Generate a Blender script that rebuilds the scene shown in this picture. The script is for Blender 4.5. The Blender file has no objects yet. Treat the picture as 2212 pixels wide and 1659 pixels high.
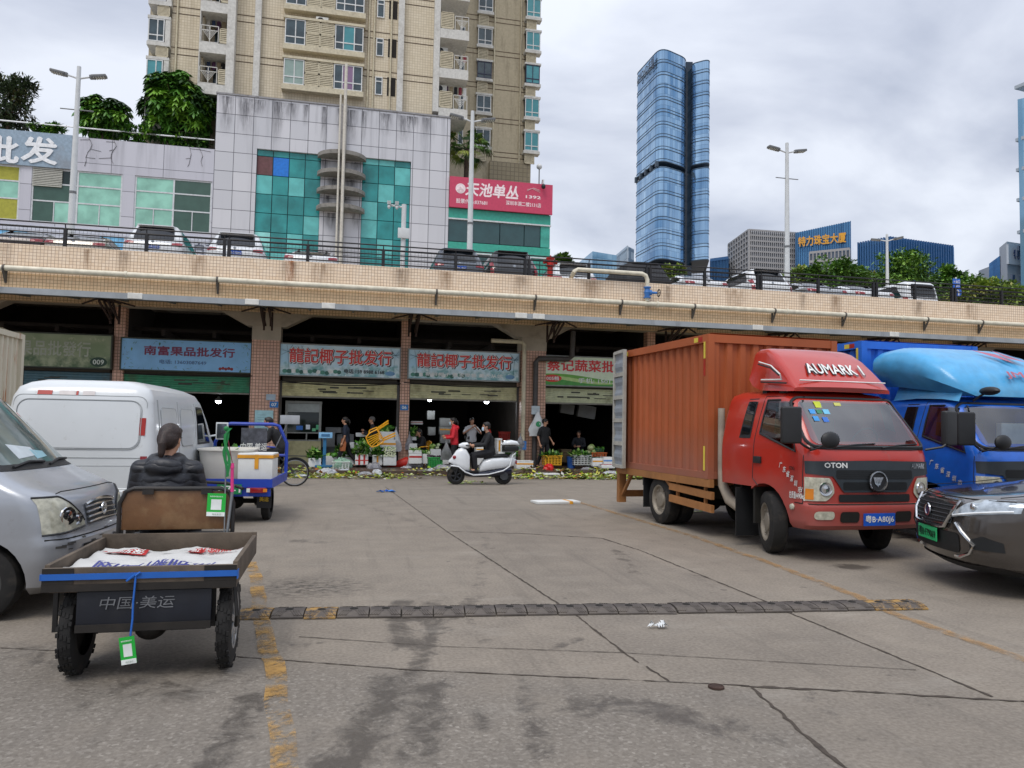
import bpy,bmesh,math,random
import numpy as np
from mathutils import Matrix,Vector
R_=math.radians
rng=random.Random(7)
SC=bpy.context.scene
COL=SC.collection
# camera
CAM_F,CAM_H=1630.0/2212.0,1.6
PITCH,ROLL,YAW=R_(3.1),R_(1.06),R_(12.4)
_fw=Vector((math.sin(YAW)*math.cos(PITCH),math.cos(YAW)*math.cos(PITCH),math.sin(PITCH)))
_r0=Vector((math.cos(YAW),-math.sin(YAW),0))
_u0=_r0.cross(_fw)
_rt=_r0*math.cos(ROLL)+_u0*math.sin(ROLL)
_up=_u0*math.cos(ROLL)-_r0*math.sin(ROLL)
cd=bpy.data.cameras.new('camera')
cam=bpy.data.objects.new('camera',cd)
COL.objects.link(cam)
cam.matrix_world=Matrix(((_rt.x,_up.x,-_fw.x,0),(_rt.y,_up.y,-_fw.y,0),(_rt.z,_up.z,-_fw.z,CAM_H),(0,0,0,1)))
cd.sensor_fit='HORIZONTAL'
cd.sensor_width=36
cd.lens=36*CAM_F
cd.clip_start=0.05
cd.clip_end=3000
SC.camera=cam
# sky and sun (overcast morning)
SUN_EL,SUN_AZ=R_(58),R_(215)
w=bpy.data.worlds.new('World')
SC.world=w
w.use_nodes=True
nt=w.node_tree
for n in list(nt.nodes):
 nt.nodes.remove(n)
def _n(t,**k):
 n=nt.nodes.new(t)
 for a,b in k.items():
  setattr(n,a,b)
 return n
sky=_n('ShaderNodeTexSky',sky_type='NISHITA',sun_disc=False)
sky.sun_elevation=SUN_EL
sky.sun_rotation=SUN_AZ
sky.air_density=1.2
sky.dust_density=2.5
tc=_n('ShaderNodeTexCoord')
sep=_n('ShaderNodeSeparateXYZ')
nt.links.new(tc.outputs['Generated'],sep.inputs[0])
zc=_n('ShaderNodeMath',operation='MAXIMUM');zc.inputs[1].default_value=0.0
nt.links.new(sep.outputs['Z'],zc.inputs[0])
za=_n('ShaderNodeMath',operation='ADD');za.inputs[1].default_value=0.42
nt.links.new(zc.outputs[0],za.inputs[0])
dv=_n('ShaderNodeVectorMath',operation='DIVIDE')
cb=_n('ShaderNodeCombineXYZ')
for i in range(3):
 nt.links.new(za.outputs[0],cb.inputs[i])
nt.links.new(tc.outputs['Generated'],dv.inputs[0])
nt.links.new(cb.outputs[0],dv.inputs[1])
mp=_n('ShaderNodeMapping');mp.inputs['Location'].default_value=(1.35,0.4,3.1);mp.inputs['Scale'].default_value=(1.0,1.25,1.6)
nt.links.new(dv.outputs[0],mp.inputs[0])
nz=_n('ShaderNodeTexNoise');nz.inputs['Scale'].default_value=2.3;nz.inputs['Detail'].default_value=7;nz.inputs['Roughness'].default_value=0.5;nz.inputs['Distortion'].default_value=0.3
nt.links.new(mp.outputs[0],nz.inputs['Vector'])
rp=_n('ShaderNodeValToRGB')
e=rp.color_ramp.elements
e[0].position=0.31;e[0].color=(0.37,0.415,0.53,1)
e[1].position=0.64;e[1].color=(0.82,0.86,0.95,1)
m_=e.new(0.49);m_.color=(0.61,0.65,0.755,1)
nt.links.new(nz.outputs[0],rp.inputs[0])
br=_n('ShaderNodeMath',operation='MULTIPLY_ADD');br.inputs[1].default_value=9.0;br.inputs[2].default_value=6.9
zs=_n('ShaderNodeMath',operation='SMOOTH_MAX');zs.inputs[1].default_value=0.0;zs.inputs[2].default_value=0.25
zm=_n('ShaderNodeMath',operation='SUBTRACT');zm.inputs[1].default_value=0.42
nt.links.new(sep.outputs['Z'],zm.inputs[0]);nt.links.new(zm.outputs[0],zs.inputs[0]);nt.links.new(zs.outputs[0],br.inputs[0])
vm=_n('ShaderNodeVectorMath',operation='SCALE')
nt.links.new(rp.outputs[0],vm.inputs[0]);nt.links.new(br.outputs[0],vm.inputs['Scale'])
mx=_n('ShaderNodeMix',data_type='RGBA');mx.inputs['Factor'].default_value=0.10
nt.links.new(vm.outputs[0],mx.inputs['A']);nt.links.new(sky.outputs[0],mx.inputs['B'])
bg=_n('ShaderNodeBackground');bg.inputs['Strength'].default_value=0.13
nt.links.new(mx.outputs['Result'],bg.inputs[0])
wo=_n('ShaderNodeOutputWorld')
nt.links.new(bg.outputs[0],wo.inputs[0])
sl=bpy.data.lights.new('sun','SUN');sl.energy=1.4;sl.angle=R_(28);sl.color=(1,0.95,0.88)
so=bpy.data.objects.new('sun',sl);COL.objects.link(so)
_sd=Vector((math.sin(SUN_AZ)*math.cos(SUN_EL),math.cos(SUN_AZ)*math.cos(SUN_EL),math.sin(SUN_EL)))
so.rotation_euler=(-_sd).to_track_quat('-Z','Y').to_euler()
so.location=(0,0,80)
SC.view_settings.view_transform='Standard'
SC.view_settings.look='None'
SC.view_settings.exposure=0.27
SC.view_settings.gamma=1.0
SC.view_settings.use_curve_mapping=False
try:
 SC.cycles.max_bounces=7
 SC.cycles.transparent_max_bounces=12
 SC.cycles.use_adaptive_sampling=True
 SC.cycles.use_denoising=True
except Exception:
 pass
 # pixel helpers (2212 px wide grid of the photograph)
CAMP=Vector((0,0,CAM_H))
def ray(x,y):
 return _fw+_rt*((x-1106)/1630.0)-_up*((y-829.5)/1630.0)
def G(x,y,z=0.0):
 d=ray(x,y)
 return CAMP+d*((z-CAM_H)/d.z)
def P(x,y,Y):
 d=ray(x,y)
 return CAMP+d*(Y/d.y)
def PX(x,y,X):
 d=ray(x,y)
 return CAMP+d*(X/d.x)
def c5(x,y):return((1100+x/1.58)/1.8517,(1250+y/1.58)/1.8517)
def cE(x,y):return((1100+x/3.16)/1.8517,(1600+y/3.16)/1.8517)
def cF(x,y):return((1700+x/2.765)/1.8517,(1600+y/2.765)/1.8517)
# materials
def lin(h):
 h=h.lstrip('#')
 o=[]
 for i in(0,2,4):
  c=int(h[i:i+2],16)/255
  o.append(c/12.92 if c<=0.04045 else((c+0.055)/1.055)**2.4)
 return(*o,1)
_M={}
class NT:
 def __init__(s,name):
  s.m=bpy.data.materials.new(name);s.m.use_nodes=True;s.t=s.m.node_tree
  s.p=s.t.nodes['Principled BSDF'];s.o=s.t.nodes['Material Output']
 def n(s,t,ins=None,**k):
  n=s.t.nodes.new(t)
  for a,b in k.items():setattr(n,a,b)
  for a,b in(ins or{}).items():
   if hasattr(b,'is_output')or isinstance(b,bpy.types.NodeSocket):s.t.links.new(b,n.inputs[a])
   else:n.inputs[a].default_value=b
  return n
 def l(s,a,b):s.t.links.new(a,b)
 def coord(s,scale=(1,1,1),loc=(0,0,0),rot=(0,0,0),kind='Object'):
  c=s.n('ShaderNodeTexCoord')
  return s.n('ShaderNodeMapping',{'Vector':c.outputs[kind],'Scale':scale,'Location':loc,'Rotation':rot}).outputs[0]
 def noise(s,vec,scale,detail=4,rough=0.55,dist=0):
  return s.n('ShaderNodeTexNoise',{'Vector':vec,'Scale':scale,'Detail':detail,'Roughness':rough,'Distortion':dist}).outputs[0]
 def ramp(s,fac,stops):
  r=s.n('ShaderNodeValToRGB',{'Fac':fac});e=r.color_ramp.elements
  for i,(p,c)in enumerate(stops):
   q=e[i]if i<2 else e.new(p)
   q.position=p;q.color=c if len(c)==4 else(*c,1)
  return r.outputs[0]
 def step(s,fac,a,b):
  return s.n('ShaderNodeMapRange',{0:fac,1:a,2:b,3:0.0,4:1.0},clamp=True).outputs[0]
 def mix(s,f,a,b,mode='MIX'):
  n=s.n('ShaderNodeMix',data_type='RGBA',blend_type=mode)
  for k,v in(('Factor',f),('A',a),('B',b)):
   if isinstance(v,bpy.types.NodeSocket):s.l(v,n.inputs[[i for i,q in enumerate(n.inputs)if q.name==k and(q.type=='RGBA' or(k=='Factor' and q.type=='VALUE'))][0]])
   else:n.inputs[[i for i,q in enumerate(n.inputs)if q.name==k and(q.type=='RGBA' or(k=='Factor' and q.type=='VALUE'))][0]].default_value=v
  return n.outputs[[i for i,q in enumerate(n.outputs)if q.type=='RGBA'][0]]
 def math(s,op,a,b=0.0):
  return s.n('ShaderNodeMath',{0:a,1:b},operation=op).outputs[0]
 def set(s,col=None,rough=None,metal=None,bump=None,bs=0.3,bd=0.01,**k):
  for nm,v in(('Base Color',col),('Roughness',rough),('Metallic',metal)):
   if v is None:continue
   if isinstance(v,bpy.types.NodeSocket):s.l(v,s.p.inputs[nm])
   else:s.p.inputs[nm].default_value=v
  for a,v in k.items():
   a=a.replace('_',' ')
   if isinstance(v,bpy.types.NodeSocket):s.l(v,s.p.inputs[a])
   else:s.p.inputs[a].default_value=v
  if bump is not None:
   s.l(s.n('ShaderNodeBump',{'Height':bump,'Strength':bs,'Distance':bd}).outputs[0],s.p.inputs['Normal'])
  return s.m
def mat(name,col,rough=0.55,metal=0.0,var=0.14,sc=6.0,dirt=0.0,dcol='#4a4036',dsc=2.5,bump=0.0,bsc=60,coat=0.0,streak=False,dlow=0.52,**k):
 """plain material whose colour wanders a little; dirt = share of grime patches with a shape of their own"""
 if name in _M:return _M[name]
 a=NT(name);v=a.coord()
 c=lin(col)if isinstance(col,str)else(*col,1)
 n1=a.noise(v,sc,5)
 lo=tuple(x*(1-var)for x in c[:3]);hi=tuple(min(1,x*(1+var))for x in c[:3])
 cc=a.ramp(n1,[(0.3,lo),(0.7,hi)])
 rr=rough
 if dirt>0:
  vs=a.coord(scale=(1,1,0.12))if streak else v
  n2=a.noise(vs,dsc,8,0.65)
  f=a.math('MULTIPLY',a.step(n2,dlow,dlow+0.2),dirt)
  cc=a.mix(f,cc,lin(dcol))
  rr=a.n('ShaderNodeMapRange',{0:f,1:0.0,2:1.0,3:rough,4:0.85}).outputs[0]
 kw=dict(k)
 if coat:kw.update(Coat_Weight=coat,Coat_Roughness=0.06)
 a.set(cc,rr,metal,a.noise(v,bsc,5)if bump else None,bump,**kw)
 _M[name]=a.m
 return a.m
def glow(name,col,s):
 a=NT(name);a.set(lin(col),0.4,Emission_Color=lin(col),Emission_Strength=s);return a.m
def glass(name,col,rough=0.03,spec=0.7,metal=0.0,var=0.1,sc=1.5):
 """window glass seen from outside: dark body colour under a glossy face"""
 if name in _M:return _M[name]
 a=NT(name);v=a.coord();c=lin(col)
 n1=a.noise(v,sc,3)
 a.set(a.ramp(n1,[(0.35,tuple(x*(1-var)for x in c[:3])),(0.65,tuple(x*(1+var)for x in c[:3]))]),rough,metal,Specular_IOR_Level=spec)
 _M[name]=a.m;return a.m
def clear_glass(name,col=(0.9,0.95,0.95),t=0.75,rough=0.02):
 a=NT(name)
 tr=a.n('ShaderNodeBsdfTransparent',{'Color':(*col,1)})
 gl=a.n('ShaderNodeBsdfGlossy',{'Color':(1,1,1,1),'Roughness':rough})
 lw=a.n('ShaderNodeFresnel',{'IOR':1.5})
 f=a.n('ShaderNodeMapRange',{0:lw.outputs[0],1:0.0,2:1.0,3:1-t,4:1.0}).outputs[0]
 mxs=a.n('ShaderNodeMixShader',{0:f,1:tr.outputs[0],2:gl.outputs[0]})
 a.l(mxs.outputs[0],a.o.inputs['Surface'])
 return a.m
 # mesh builder
class MB:
 def __init__(s,M=None):
  s.v=[];s.f=[];s.mi=[];s.M=M
 def add(s,vs,fs,m=0):
  k=len(s.v)
  if s.M is not None:vs=[s.M@Vector(p)for p in vs]
  s.v+=[tuple(p)for p in vs]
  for f in fs:
   s.f.append([i+k for i in f]);s.mi.append(m)
  return s
 def bx(s,x0,x1,y0,y1,z0,z1,m=0):
  return s.add([(x0,y0,z0),(x1,y0,z0),(x1,y1,z0),(x0,y1,z0),(x0,y0,z1),(x1,y0,z1),(x1,y1,z1),(x0,y1,z1)],[(0,3,2,1),(4,5,6,7),(0,1,5,4),(1,2,6,5),(2,3,7,6),(3,0,4,7)],m)
 def box(s,c,d,rz=0,m=0,rot=None):
  Q=Matrix.Translation(c)@(rot.to_4x4()if rot is not None else Matrix.Rotation(rz,4,'Z'))
  x,y,z=d[0]/2,d[1]/2,d[2]/2
  vs=[Q@Vector(p)for p in((-x,-y,-z),(x,-y,-z),(x,y,-z),(-x,y,-z),(-x,-y,z),(x,-y,z),(x,y,z),(-x,y,z))]
  return s.add(vs,[(0,3,2,1),(4,5,6,7),(0,1,5,4),(1,2,6,5),(2,3,7,6),(3,0,4,7)],m)
 def bar(s,p,q,w,h=None,m=0,up=(0,0,1)):
  p,q=Vector(p),Vector(q);h=w if h is None else h
  d=(q-p).normalized();u=Vector(up)
  if abs(d.dot(u))>0.98:u=Vector((1,0,0))if abs(d.x)<0.9 else Vector((0,1,0))
  a=d.cross(u).normalized()*(w/2);b=a.cross(d).normalized()*(h/2)
  vs=[p-a-b,p+a-b,p+a+b,p-a+b,q-a-b,q+a-b,q+a+b,q-a+b]
  return s.add(vs,[(0,1,2,3),(7,6,5,4),(0,4,5,1),(1,5,6,2),(2,6,7,3),(3,7,4,0)],m)
 def tube(s,pts,r,n=8,m=0,cap=True,flat=1.0):
  pts=[Vector(p)for p in pts];N=len(pts)
  rs=r if isinstance(r,(list,tuple))else[r]*N
  vs=[];pu=None
  for i,p in enumerate(pts):
   d=(pts[min(i+1,N-1)]-pts[max(i-1,0)])
   if d.length<1e-9:d=Vector((0,0,1))
   d.normalize()
   if pu is None:
    pu=Vector((0,0,1))if abs(d.z)<0.9 else Vector((0,1,0))
   a=d.cross(pu)
   if a.length<1e-6:a=d.cross(Vector((1,0,0)))
   a.normalize();b=a.cross(d).normalized();pu=b
   for k in range(n):
    t=2*math.pi*k/n
    vs.append(p+a*(math.cos(t)*rs[i])+b*(math.sin(t)*rs[i]*flat))
  fs=[]
  for i in range(N-1):
   for k in range(n):
    fs.append((i*n+k,i*n+(k+1)%n,(i+1)*n+(k+1)%n,(i+1)*n+k))
  if cap:
   fs.append(tuple(range(n-1,-1,-1)));fs.append(tuple((N-1)*n+k for k in range(n)))
  return s.add(vs,fs,m)
 def lathe(s,p,q,prof,n=24,m=0,cap=True):
  """profile [(t along p->q in metres, radius)]"""
  p,q=Vector(p),Vector(q);d=(q-p).normalized()
  u=Vector((0,0,1))if abs(d.z)<0.9 else Vector((1,0,0))
  a=d.cross(u).normalized();b=a.cross(d).normalized()
  vs=[]
  for(t,r)in prof:
   for k in range(n):
    g=2*math.pi*k/n
    vs.append(p+d*t+a*(math.cos(g)*r)+b*(math.sin(g)*r))
  fs=[]
  for i in range(len(prof)-1):
   for k in range(n):
    fs.append((i*n+k,i*n+(k+1)%n,(i+1)*n+(k+1)%n,(i+1)*n+k))
  if cap:
   if prof[0][1]>1e-4:fs.append(tuple(range(n-1,-1,-1)))
   if prof[-1][1]>1e-4:fs.append(tuple((len(prof)-1)*n+k for k in range(n)))
  return s.add(vs,fs,m)
 def prism(s,pts,lo,hi,axis='y',m=0,off=None):
  """polygon pts (two coordinates) pushed along axis from lo to hi"""
  def mk(p,t):
   return{'x':(t,p[0],p[1]),'y':(p[0],t,p[1]),'z':(p[0],p[1],t)}[axis]
  n=len(pts)
  vs=[mk(p,lo)for p in pts]+[mk(p,hi)for p in(off or pts)]
  return s.add(vs,[tuple(range(n)),tuple(range(2*n-1,n-1,-1))]+[(i,n+i,n+(i+1)%n,(i+1)%n)for i in range(n)],m)
 def grid(s,rows,m=0,closed=False,caps=False):
  n=len(rows[0]);vs=[p for r in rows for p in r];fs=[]
  for i in range(len(rows)-1):
   for k in range(n if closed else n-1):
    fs.append((i*n+k,i*n+(k+1)%n,(i+1)*n+(k+1)%n,(i+1)*n+k))
  if caps:
   fs.append(tuple(range(n-1,-1,-1)));fs.append(tuple((len(rows)-1)*n+k for k in range(n)))
  return s.add(vs,fs,m)
 def ell(s,c,r,nu=14,nv=9,m=0,rot=None,jit=0.0,rg=None):
  r=r if isinstance(r,(tuple,list))else(r,r,r);c=Vector(c);vs=[];fs=[]
  for j in range(nv+1):
   t=math.pi*j/nv
   for k in range(nu):
    g=2*math.pi*k/nu
    p=Vector((r[0]*math.sin(t)*math.cos(g),r[1]*math.sin(t)*math.sin(g),-r[2]*math.cos(t)))
    if jit and rg:p*=1+rg.uniform(-jit,jit)
    if rot is not None:p=rot@p
    vs.append(c+p)
  for j in range(nv):
   for k in range(nu):
    fs.append((j*nu+k,j*nu+(k+1)%nu,(j+1)*nu+(k+1)%nu,(j+1)*nu+k))
  return s.add(vs,fs,m)
 def quad(s,a,b,c,d,m=0):return s.add([a,b,c,d],[(0,1,2,3)],m)
 def mesh(s,name,mats,smooth=35.0,bevel=0.0,seg=2):
  me=bpy.data.meshes.new(name)
  me.from_pydata(s.v,[],s.f)
  for q in(mats if isinstance(mats,(list,tuple))else[mats]):me.materials.append(q)
  me.polygons.foreach_set('material_index',s.mi)
  bm=bmesh.new();bm.from_mesh(me)
  bmesh.ops.remove_doubles(bm,verts=bm.verts,dist=1e-5)
  bmesh.ops.recalc_face_normals(bm,faces=bm.faces)
  if bevel:
   es=[e_ for e_ in bm.edges if len(e_.link_faces)==2 and e_.calc_face_angle(0)>0.5]
   bmesh.ops.bevel(bm,geom=es,offset=bevel,segments=seg,profile=0.6,affect='EDGES',clamp_overlap=True)
  if smooth:
   lim=R_(smooth)
   for f in bm.faces:f.smooth=True
   for e_ in bm.edges:
    if len(e_.link_faces)!=2 or e_.calc_face_angle(0)>lim:e_.smooth=False
  bm.to_mesh(me);bm.free()
  return me
 def build(s,name,mats,parent=None,smooth=35.0,bevel=0.0,seg=2,**k):
  o=bpy.data.objects.new(name,s.mesh(name,mats,smooth,bevel,seg))
  COL.objects.link(o)
  if parent is not None:o.parent=parent
  for a,b in k.items():o[a]=b
  return o
def tag(o,label=None,cat=None,group=None,kind=None):
 if label:o['label']=label
 if cat:o['category']=cat
 if group:o['group']=group
 if kind:o['kind']=kind
 return o
def empty(name,loc=(0,0,0),rz=0.0,label=None,cat=None,group=None):
 o=bpy.data.objects.new(name,None);COL.objects.link(o)
 o.empty_display_size=0.1
 o.location=loc;o.rotation_euler=(0,0,rz)
 return tag(o,label,cat,group)
def kids(o):return[c for c in o.children]
def dup(o,parent=None):
 c=o.copy();COL.objects.link(c)
 if parent is not None:c.parent=parent
 for ch in list(o.children):dup(ch,c)
 return c
def text_mesh(body,w=None,h=None,bold=0.0,ext=0.0,shear=0.0,sp=1.0):
 """letters as flat polygons centred on the origin, fitted to w x h"""
 c=bpy.data.curves.new('lettering','FONT');c.body=body;c.size=1.0;c.extrude=0;c.shear=shear;c.resolution_u=2;c.space_character=sp
 o=bpy.data.objects.new('lettering',c)
 me=bpy.data.meshes.new_from_object(o)
 vs=[v.co.copy()for v in me.vertices];fs=[tuple(p.vertices)for p in me.polygons]
 bpy.data.objects.remove(o);bpy.data.curves.remove(c);bpy.data.meshes.remove(me)
 x0,x1=min(v.x for v in vs),max(v.x for v in vs);y0,y1=min(v.y for v in vs),max(v.y for v in vs)
 sx=w/(x1-x0)if w else None;sy=h/(y1-y0)if h else None
 sx=sx or sy;sy=sy or sx
 base=[Vector(((v.x-(x0+x1)/2)*sx,(v.y-(y0+y1)/2)*sy,0))for v in vs]
 if bold<.015:return base,fs
 ov,of=[],[]
 for i,(dx,dy)in enumerate(((-1,0),(1,0),(0,-1),(0,1))):
  of+=[tuple(k+len(ov)for k in f)for f in fs]
  ov+=[Vector((v.x+dx*bold*sx,v.y+dy*bold*sy,.0006*i*max(1,sy)))for v in base]
 return ov,of
def letters(body,at,right,up,w,h,mt,parent=None,name='lettering',bold=0.02,shear=0.0,off=0.006,fn=None,sp=1.0,mb=None,m=0):
 vs,fs=text_mesh(body,w,h,bold,0,shear,sp)
 at,right,up=Vector(at),Vector(right).normalized(),Vector(up).normalized()
 nn=right.cross(up)
 b=mb or MB()
 b.add([(fn(v)if fn else at+right*v.x+up*v.y+nn*(off+v.z))for v in vs],fs,m)
 if mb is not None:return mb
 return b.build(name,mt,parent,smooth=0)
 # ground
def ground_material():
 a=NT('worn concrete road');v=a.coord()
 big=a.noise(v,0.35,6,0.6);mid=a.noise(v,2.2,6,0.62);fine=a.noise(v,38,4,0.6)
 base=a.ramp(big,[(0.32,(0.186,0.154,0.118)),(0.68,(0.272,0.234,0.186))])
 base=a.mix(0.45,base,a.ramp(mid,[(0.3,(0.155,0.132,0.108)),(0.7,(0.318,0.274,0.218))]))
 base=a.mix(0.28,base,a.ramp(fine,[(0.35,(0.09,0.08,0.07)),(0.68,(0.38,0.35,0.31))]))
 at=lambda n:a.n('ShaderNodeAttribute',attribute_name=n).outputs['Fac']
 vo=a.n('ShaderNodeTexVoronoi',{'Vector':v,'Scale':62.0},feature='F1')
 st=a.ramp(a.noise(vo.outputs['Position'],40,2),[(0.3,(0.075,0.064,0.054)),(0.56,(0.20,0.18,0.155)),(0.76,(0.44,0.41,0.365))])
 agf=a.math('MULTIPLY',at('stones'),a.step(a.noise(v,1.4,5),0.28,0.5))
 base=a.mix(a.math('MULTIPLY',agf,0.46),base,st)
 ch=a.noise(a.coord(scale=(1,2.6,1)),9,8,0.7)
 base=a.mix(a.math('MULTIPLY',at('broken'),a.step(ch,0.47,0.56)),base,(0.062,0.054,0.046,1))
 rag=a.math('MULTIPLY',a.math('SUBTRACT',a.noise(v,4.2,11,0.78,.6),.5),2.3)
 sf=a.step(a.math('ADD',a.math('MULTIPLY',at('stain'),a.step(at('stain'),0.02,0.2)),a.math('MULTIPLY',rag,a.step(at('stain'),0.0,0.25))),0.28,0.62)
 base=a.mix(a.math('MULTIPLY',sf,0.76),base,(0.055,0.046,0.038,1))
 sk=a.step(a.noise(a.coord(scale=(2.6,.16,1),rot=(0,0,.12)),2.0,8,.68),.54,.70)
 base=a.mix(a.math('MULTIPLY',sk,.32),base,(0.095,0.083,0.070,1))
 pale=a.step(a.noise(a.coord(scale=(.7,1.6,1),loc=(4,2,0)),1.1,9,.7),.56,.72)
 base=a.mix(a.math('MULTIPLY',pale,.30),base,(0.40,0.37,0.32,1))
 base=a.mix(1.0,base,a.mix(at('slab'),(.86,.86,.86,1),(1.08,1.06,1.03,1)),'MULTIPLY')
 pits=a.step(a.noise(v,17,3,.6),.735,.76)
 base=a.mix(a.math('MULTIPLY',pits,.7),base,(0.045,0.04,0.035,1))
 sp=a.step(a.noise(v,5.5,3,0.5),0.70,0.74)
 base=a.mix(a.math('MULTIPLY',sp,0.55),base,(0.06,0.052,0.045,1))
 mud=a.math('MULTIPLY',at('mud'),a.step(a.noise(v,1.5,6),0.32,0.6))
 base=a.mix(mud,base,(0.085,0.064,0.044,1))
 wet=a.math('MAXIMUM',a.math('MULTIPLY',sf,0.8),mud)
 ro=a.n('ShaderNodeMapRange',{0:wet,1:0.0,2:1.0,3:0.86,4:0.5}).outputs[0]
 hb=a.math('ADD',fine,a.math('MULTIPLY',a.math('MULTIPLY',at('broken'),ch),6.0))
 return a.set(base,ro,bump=hb,bs=0.35,bd=0.012)
def seg_d(X,Y,p,q):
 p,q=np.array(p),np.array(q);d=q-p;L=max(1e-6,d@d)
 t=np.clip(((X-p[0])*d[0]+(Y-p[1])*d[1])/L,0,1)
 return np.hypot(X-p[0]-t*d[0],Y-p[1]-t*d[1])
def build_ground():
 def axis(lo,hi,step,ext):
  a=list(np.arange(lo,hi+1e-6,step));b=[hi];s_=step
  while b[-1]<ext:s_*=1.6;b.append(b[-1]+s_)
  c=[lo];s_=step
  while c[-1]>-ext:s_*=1.6;c.append(c[-1]-s_)
  return np.array(sorted(set(c[1:]))+a+b[1:])
 xs=axis(-4.0,9.0,0.09,900);ys=axis(2.4,25.0,0.10,1500)
 X,Y=np.meshgrid(xs,ys);n=len(xs)
 me=bpy.data.meshes.new('road')
 co=np.stack([X,Y,np.zeros_like(X)],-1).reshape(-1,3)
 i=np.arange(len(ys)-1)[:,None]*n+np.arange(n-1)[None]
 fs=np.stack([i,i+1,i+n+1,i+n],-1).reshape(-1,4)
 me.from_pydata(co.tolist(),[],fs.tolist())
 st=np.zeros_like(X)
 def stain(px,r,k):
  pts=[G(*q)for q in px]
  d=np.min([seg_d(X,Y,(p.x,p.y),(q.x,q.y))for p,q in zip(pts,pts[1:])]if len(pts)>1 else[np.hypot(X-pts[0].x,Y-pts[0].y)],axis=0)
  np.maximum(st,k*np.clip(1.35-d/r,0,1),out=st)
 for px,r,k in([((868,1300),(860,1350),(880,1400)),.13,.62],[((935,1300),(925,1390),(905,1440)),.10,.62],[((850,1465),(820,1540),(730,1659)),.17,.64],[((935,1480),(915,1560),(900,1640)),.16,.55],[((1120,1475),(1150,1560),(1165,1640)),.09,.52],[((545,1500),(500,1600),(430,1690)),.12,.6],[((1250,1530),(1330,1520),(1430,1535),(1560,1570)),.17,.6],[((1560,1570),(1650,1600)),.14,.45],[((1030,1540),(1040,1570)),.10,.5],[((700,1170),(640,1168)),.22,.42],[((960,1360),(1020,1290)),.10,.38],[((600,1390),(700,1395)),.10,.4],[((1010,1340),(1060,1400)),.09,.36],[((1050,1160),(1030,1300)),.10,.34],[((780,1090),(900,1130),(960,1150)),.15,.3],[((1330,1190),(1380,1240)),.16,.34],[((1840,1225),),.26,.75],[((1560,1130),(1700,1180)),.9,.3],[((1500,1240),(1560,1290)),.14,.3],[((1750,1500),(1800,1560)),.1,.3],[((250,1480),(430,1470)),.5,.36],[((60,1400),(200,1440)),.4,.3],[((620,1060),(760,1055)),.3,.25],[((1200,1400),(1250,1380)),.07,.5],[((650,1560),(660,1600)),.08,.4]):
  stain(px,r,k)
 line=lambda p,q:(G(*p),G(*q))
 a_,b_=line((521,1419),(2212,1517))
 yj=a_.y+(X-a_.x)*(b_.y-a_.y)/(b_.x-a_.x)
 stones=np.clip((yj-Y)/0.25,0,1)
 c_,d_=line((1623,1486),(1830,1659))
 xj=c_.x+(Y-c_.y)*(d_.x-c_.x)/(d_.y-c_.y)
 stones*=np.clip((xj-X)/0.15+0.6,0.12,1)
 br=np.zeros_like(X);p=G(665,1268);br=np.clip(1.5-np.hypot((X-p.x)/0.5,(Y-p.y)/0.42),0,1)
 mud=np.clip((Y-21.3+0.25*np.sin(X*1.3))/1.2,0,1)*(Y<26)
 sl=np.full_like(X,.5)
 u_,w_=line((838,1058),(1445,1472));sx=(X-u_.x)*(w_.y-u_.y)-(Y-u_.y)*(w_.x-u_.x)
 u2,w2=line((1300,1163),(2145,1506));s2=(X-u2.x)*(w2.y-u2.y)-(Y-u2.y)*(w2.x-u2.x)
 sl+=np.where(sx>0,.22,-.05)+np.where(s2>0,-.30,.1)*np.sign(np.abs(s2))+np.where(Y<yj,-.22,.12)+np.where((Y<yj)&(X>xj),.30,0)
 sl=np.clip(sl,0,1)
 for nm,v in(('slab',sl),('stain',st),('stones',stones),('broken',br),('mud',mud)):
  me.attributes.new(nm,'FLOAT','POINT').data.foreach_set('value',v.astype(np.float32).ravel())
 me.materials.append(ground_material())
 o=bpy.data.objects.new('road',me);COL.objects.link(o);o['kind']='structure'
build_ground()
def ribbon(pts,w,z,mt,name,jit=0.3,sub=0.12,seed=1):
 """ragged strip lying on the road along ground points"""
 r=random.Random(seed);P_=[Vector((p.x,p.y,z))for p in pts];q=[P_[0]]
 for a,b in zip(P_,P_[1:]):
  k=max(1,int((b-a).length/sub))
  for i in range(1,k+1):q.append(a.lerp(b,i/k)+Vector((r.uniform(-1,1),r.uniform(-1,1),0))*w*0.12)
 rows=[]
 for i,p in enumerate(q):
  d=(q[min(i+1,len(q)-1)]-q[max(i-1,0)]).normalized();s=Vector((-d.y,d.x,0))
  a,b=w/2*(1+r.uniform(-jit,jit)),w/2*(1+r.uniform(-jit,jit))
  rows.append([p+s*a,p-s*b])
 o=MB().grid(rows).build(name,mt,smooth=0);o['kind']='structure';return o
joint_m=mat('joint dirt','#463e36',0.95,var=0.3,sc=20)
for i,(pts,w_)in enumerate(((((832,1052),(965,1148),(1245,1330),(1350,1412),(1380,1432)),.022),(((1395,1440),(1445,1472)),.022),(((965,1148),(1130,1153),(1300,1163),(1385,1190),(1655,1300),(1690,1318),(1985,1440),(2145,1506)),.024),(((480,1417),(892,1448),(1350,1469),(1619,1482)),.016),(((1600,1482),(1876,1496),(2260,1519)),.035),(((646,1376),(955,1397),(1350,1411),(1979,1448)),.010),(((1623,1486),(1690,1544),(1743,1593),(1850,1680)),.03),(((1660,1030),(1750,1060)),.02),(((1330,1075),(1420,1084)),.02),(((0,1400),(150,1408)),.012),(((1100,1320),(1500,1310)),.008))):
 ribbon([G(*p)for p in pts],w_*.72,0.004,joint_m,'pavement_joint',0.9,0.05,i)
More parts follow.
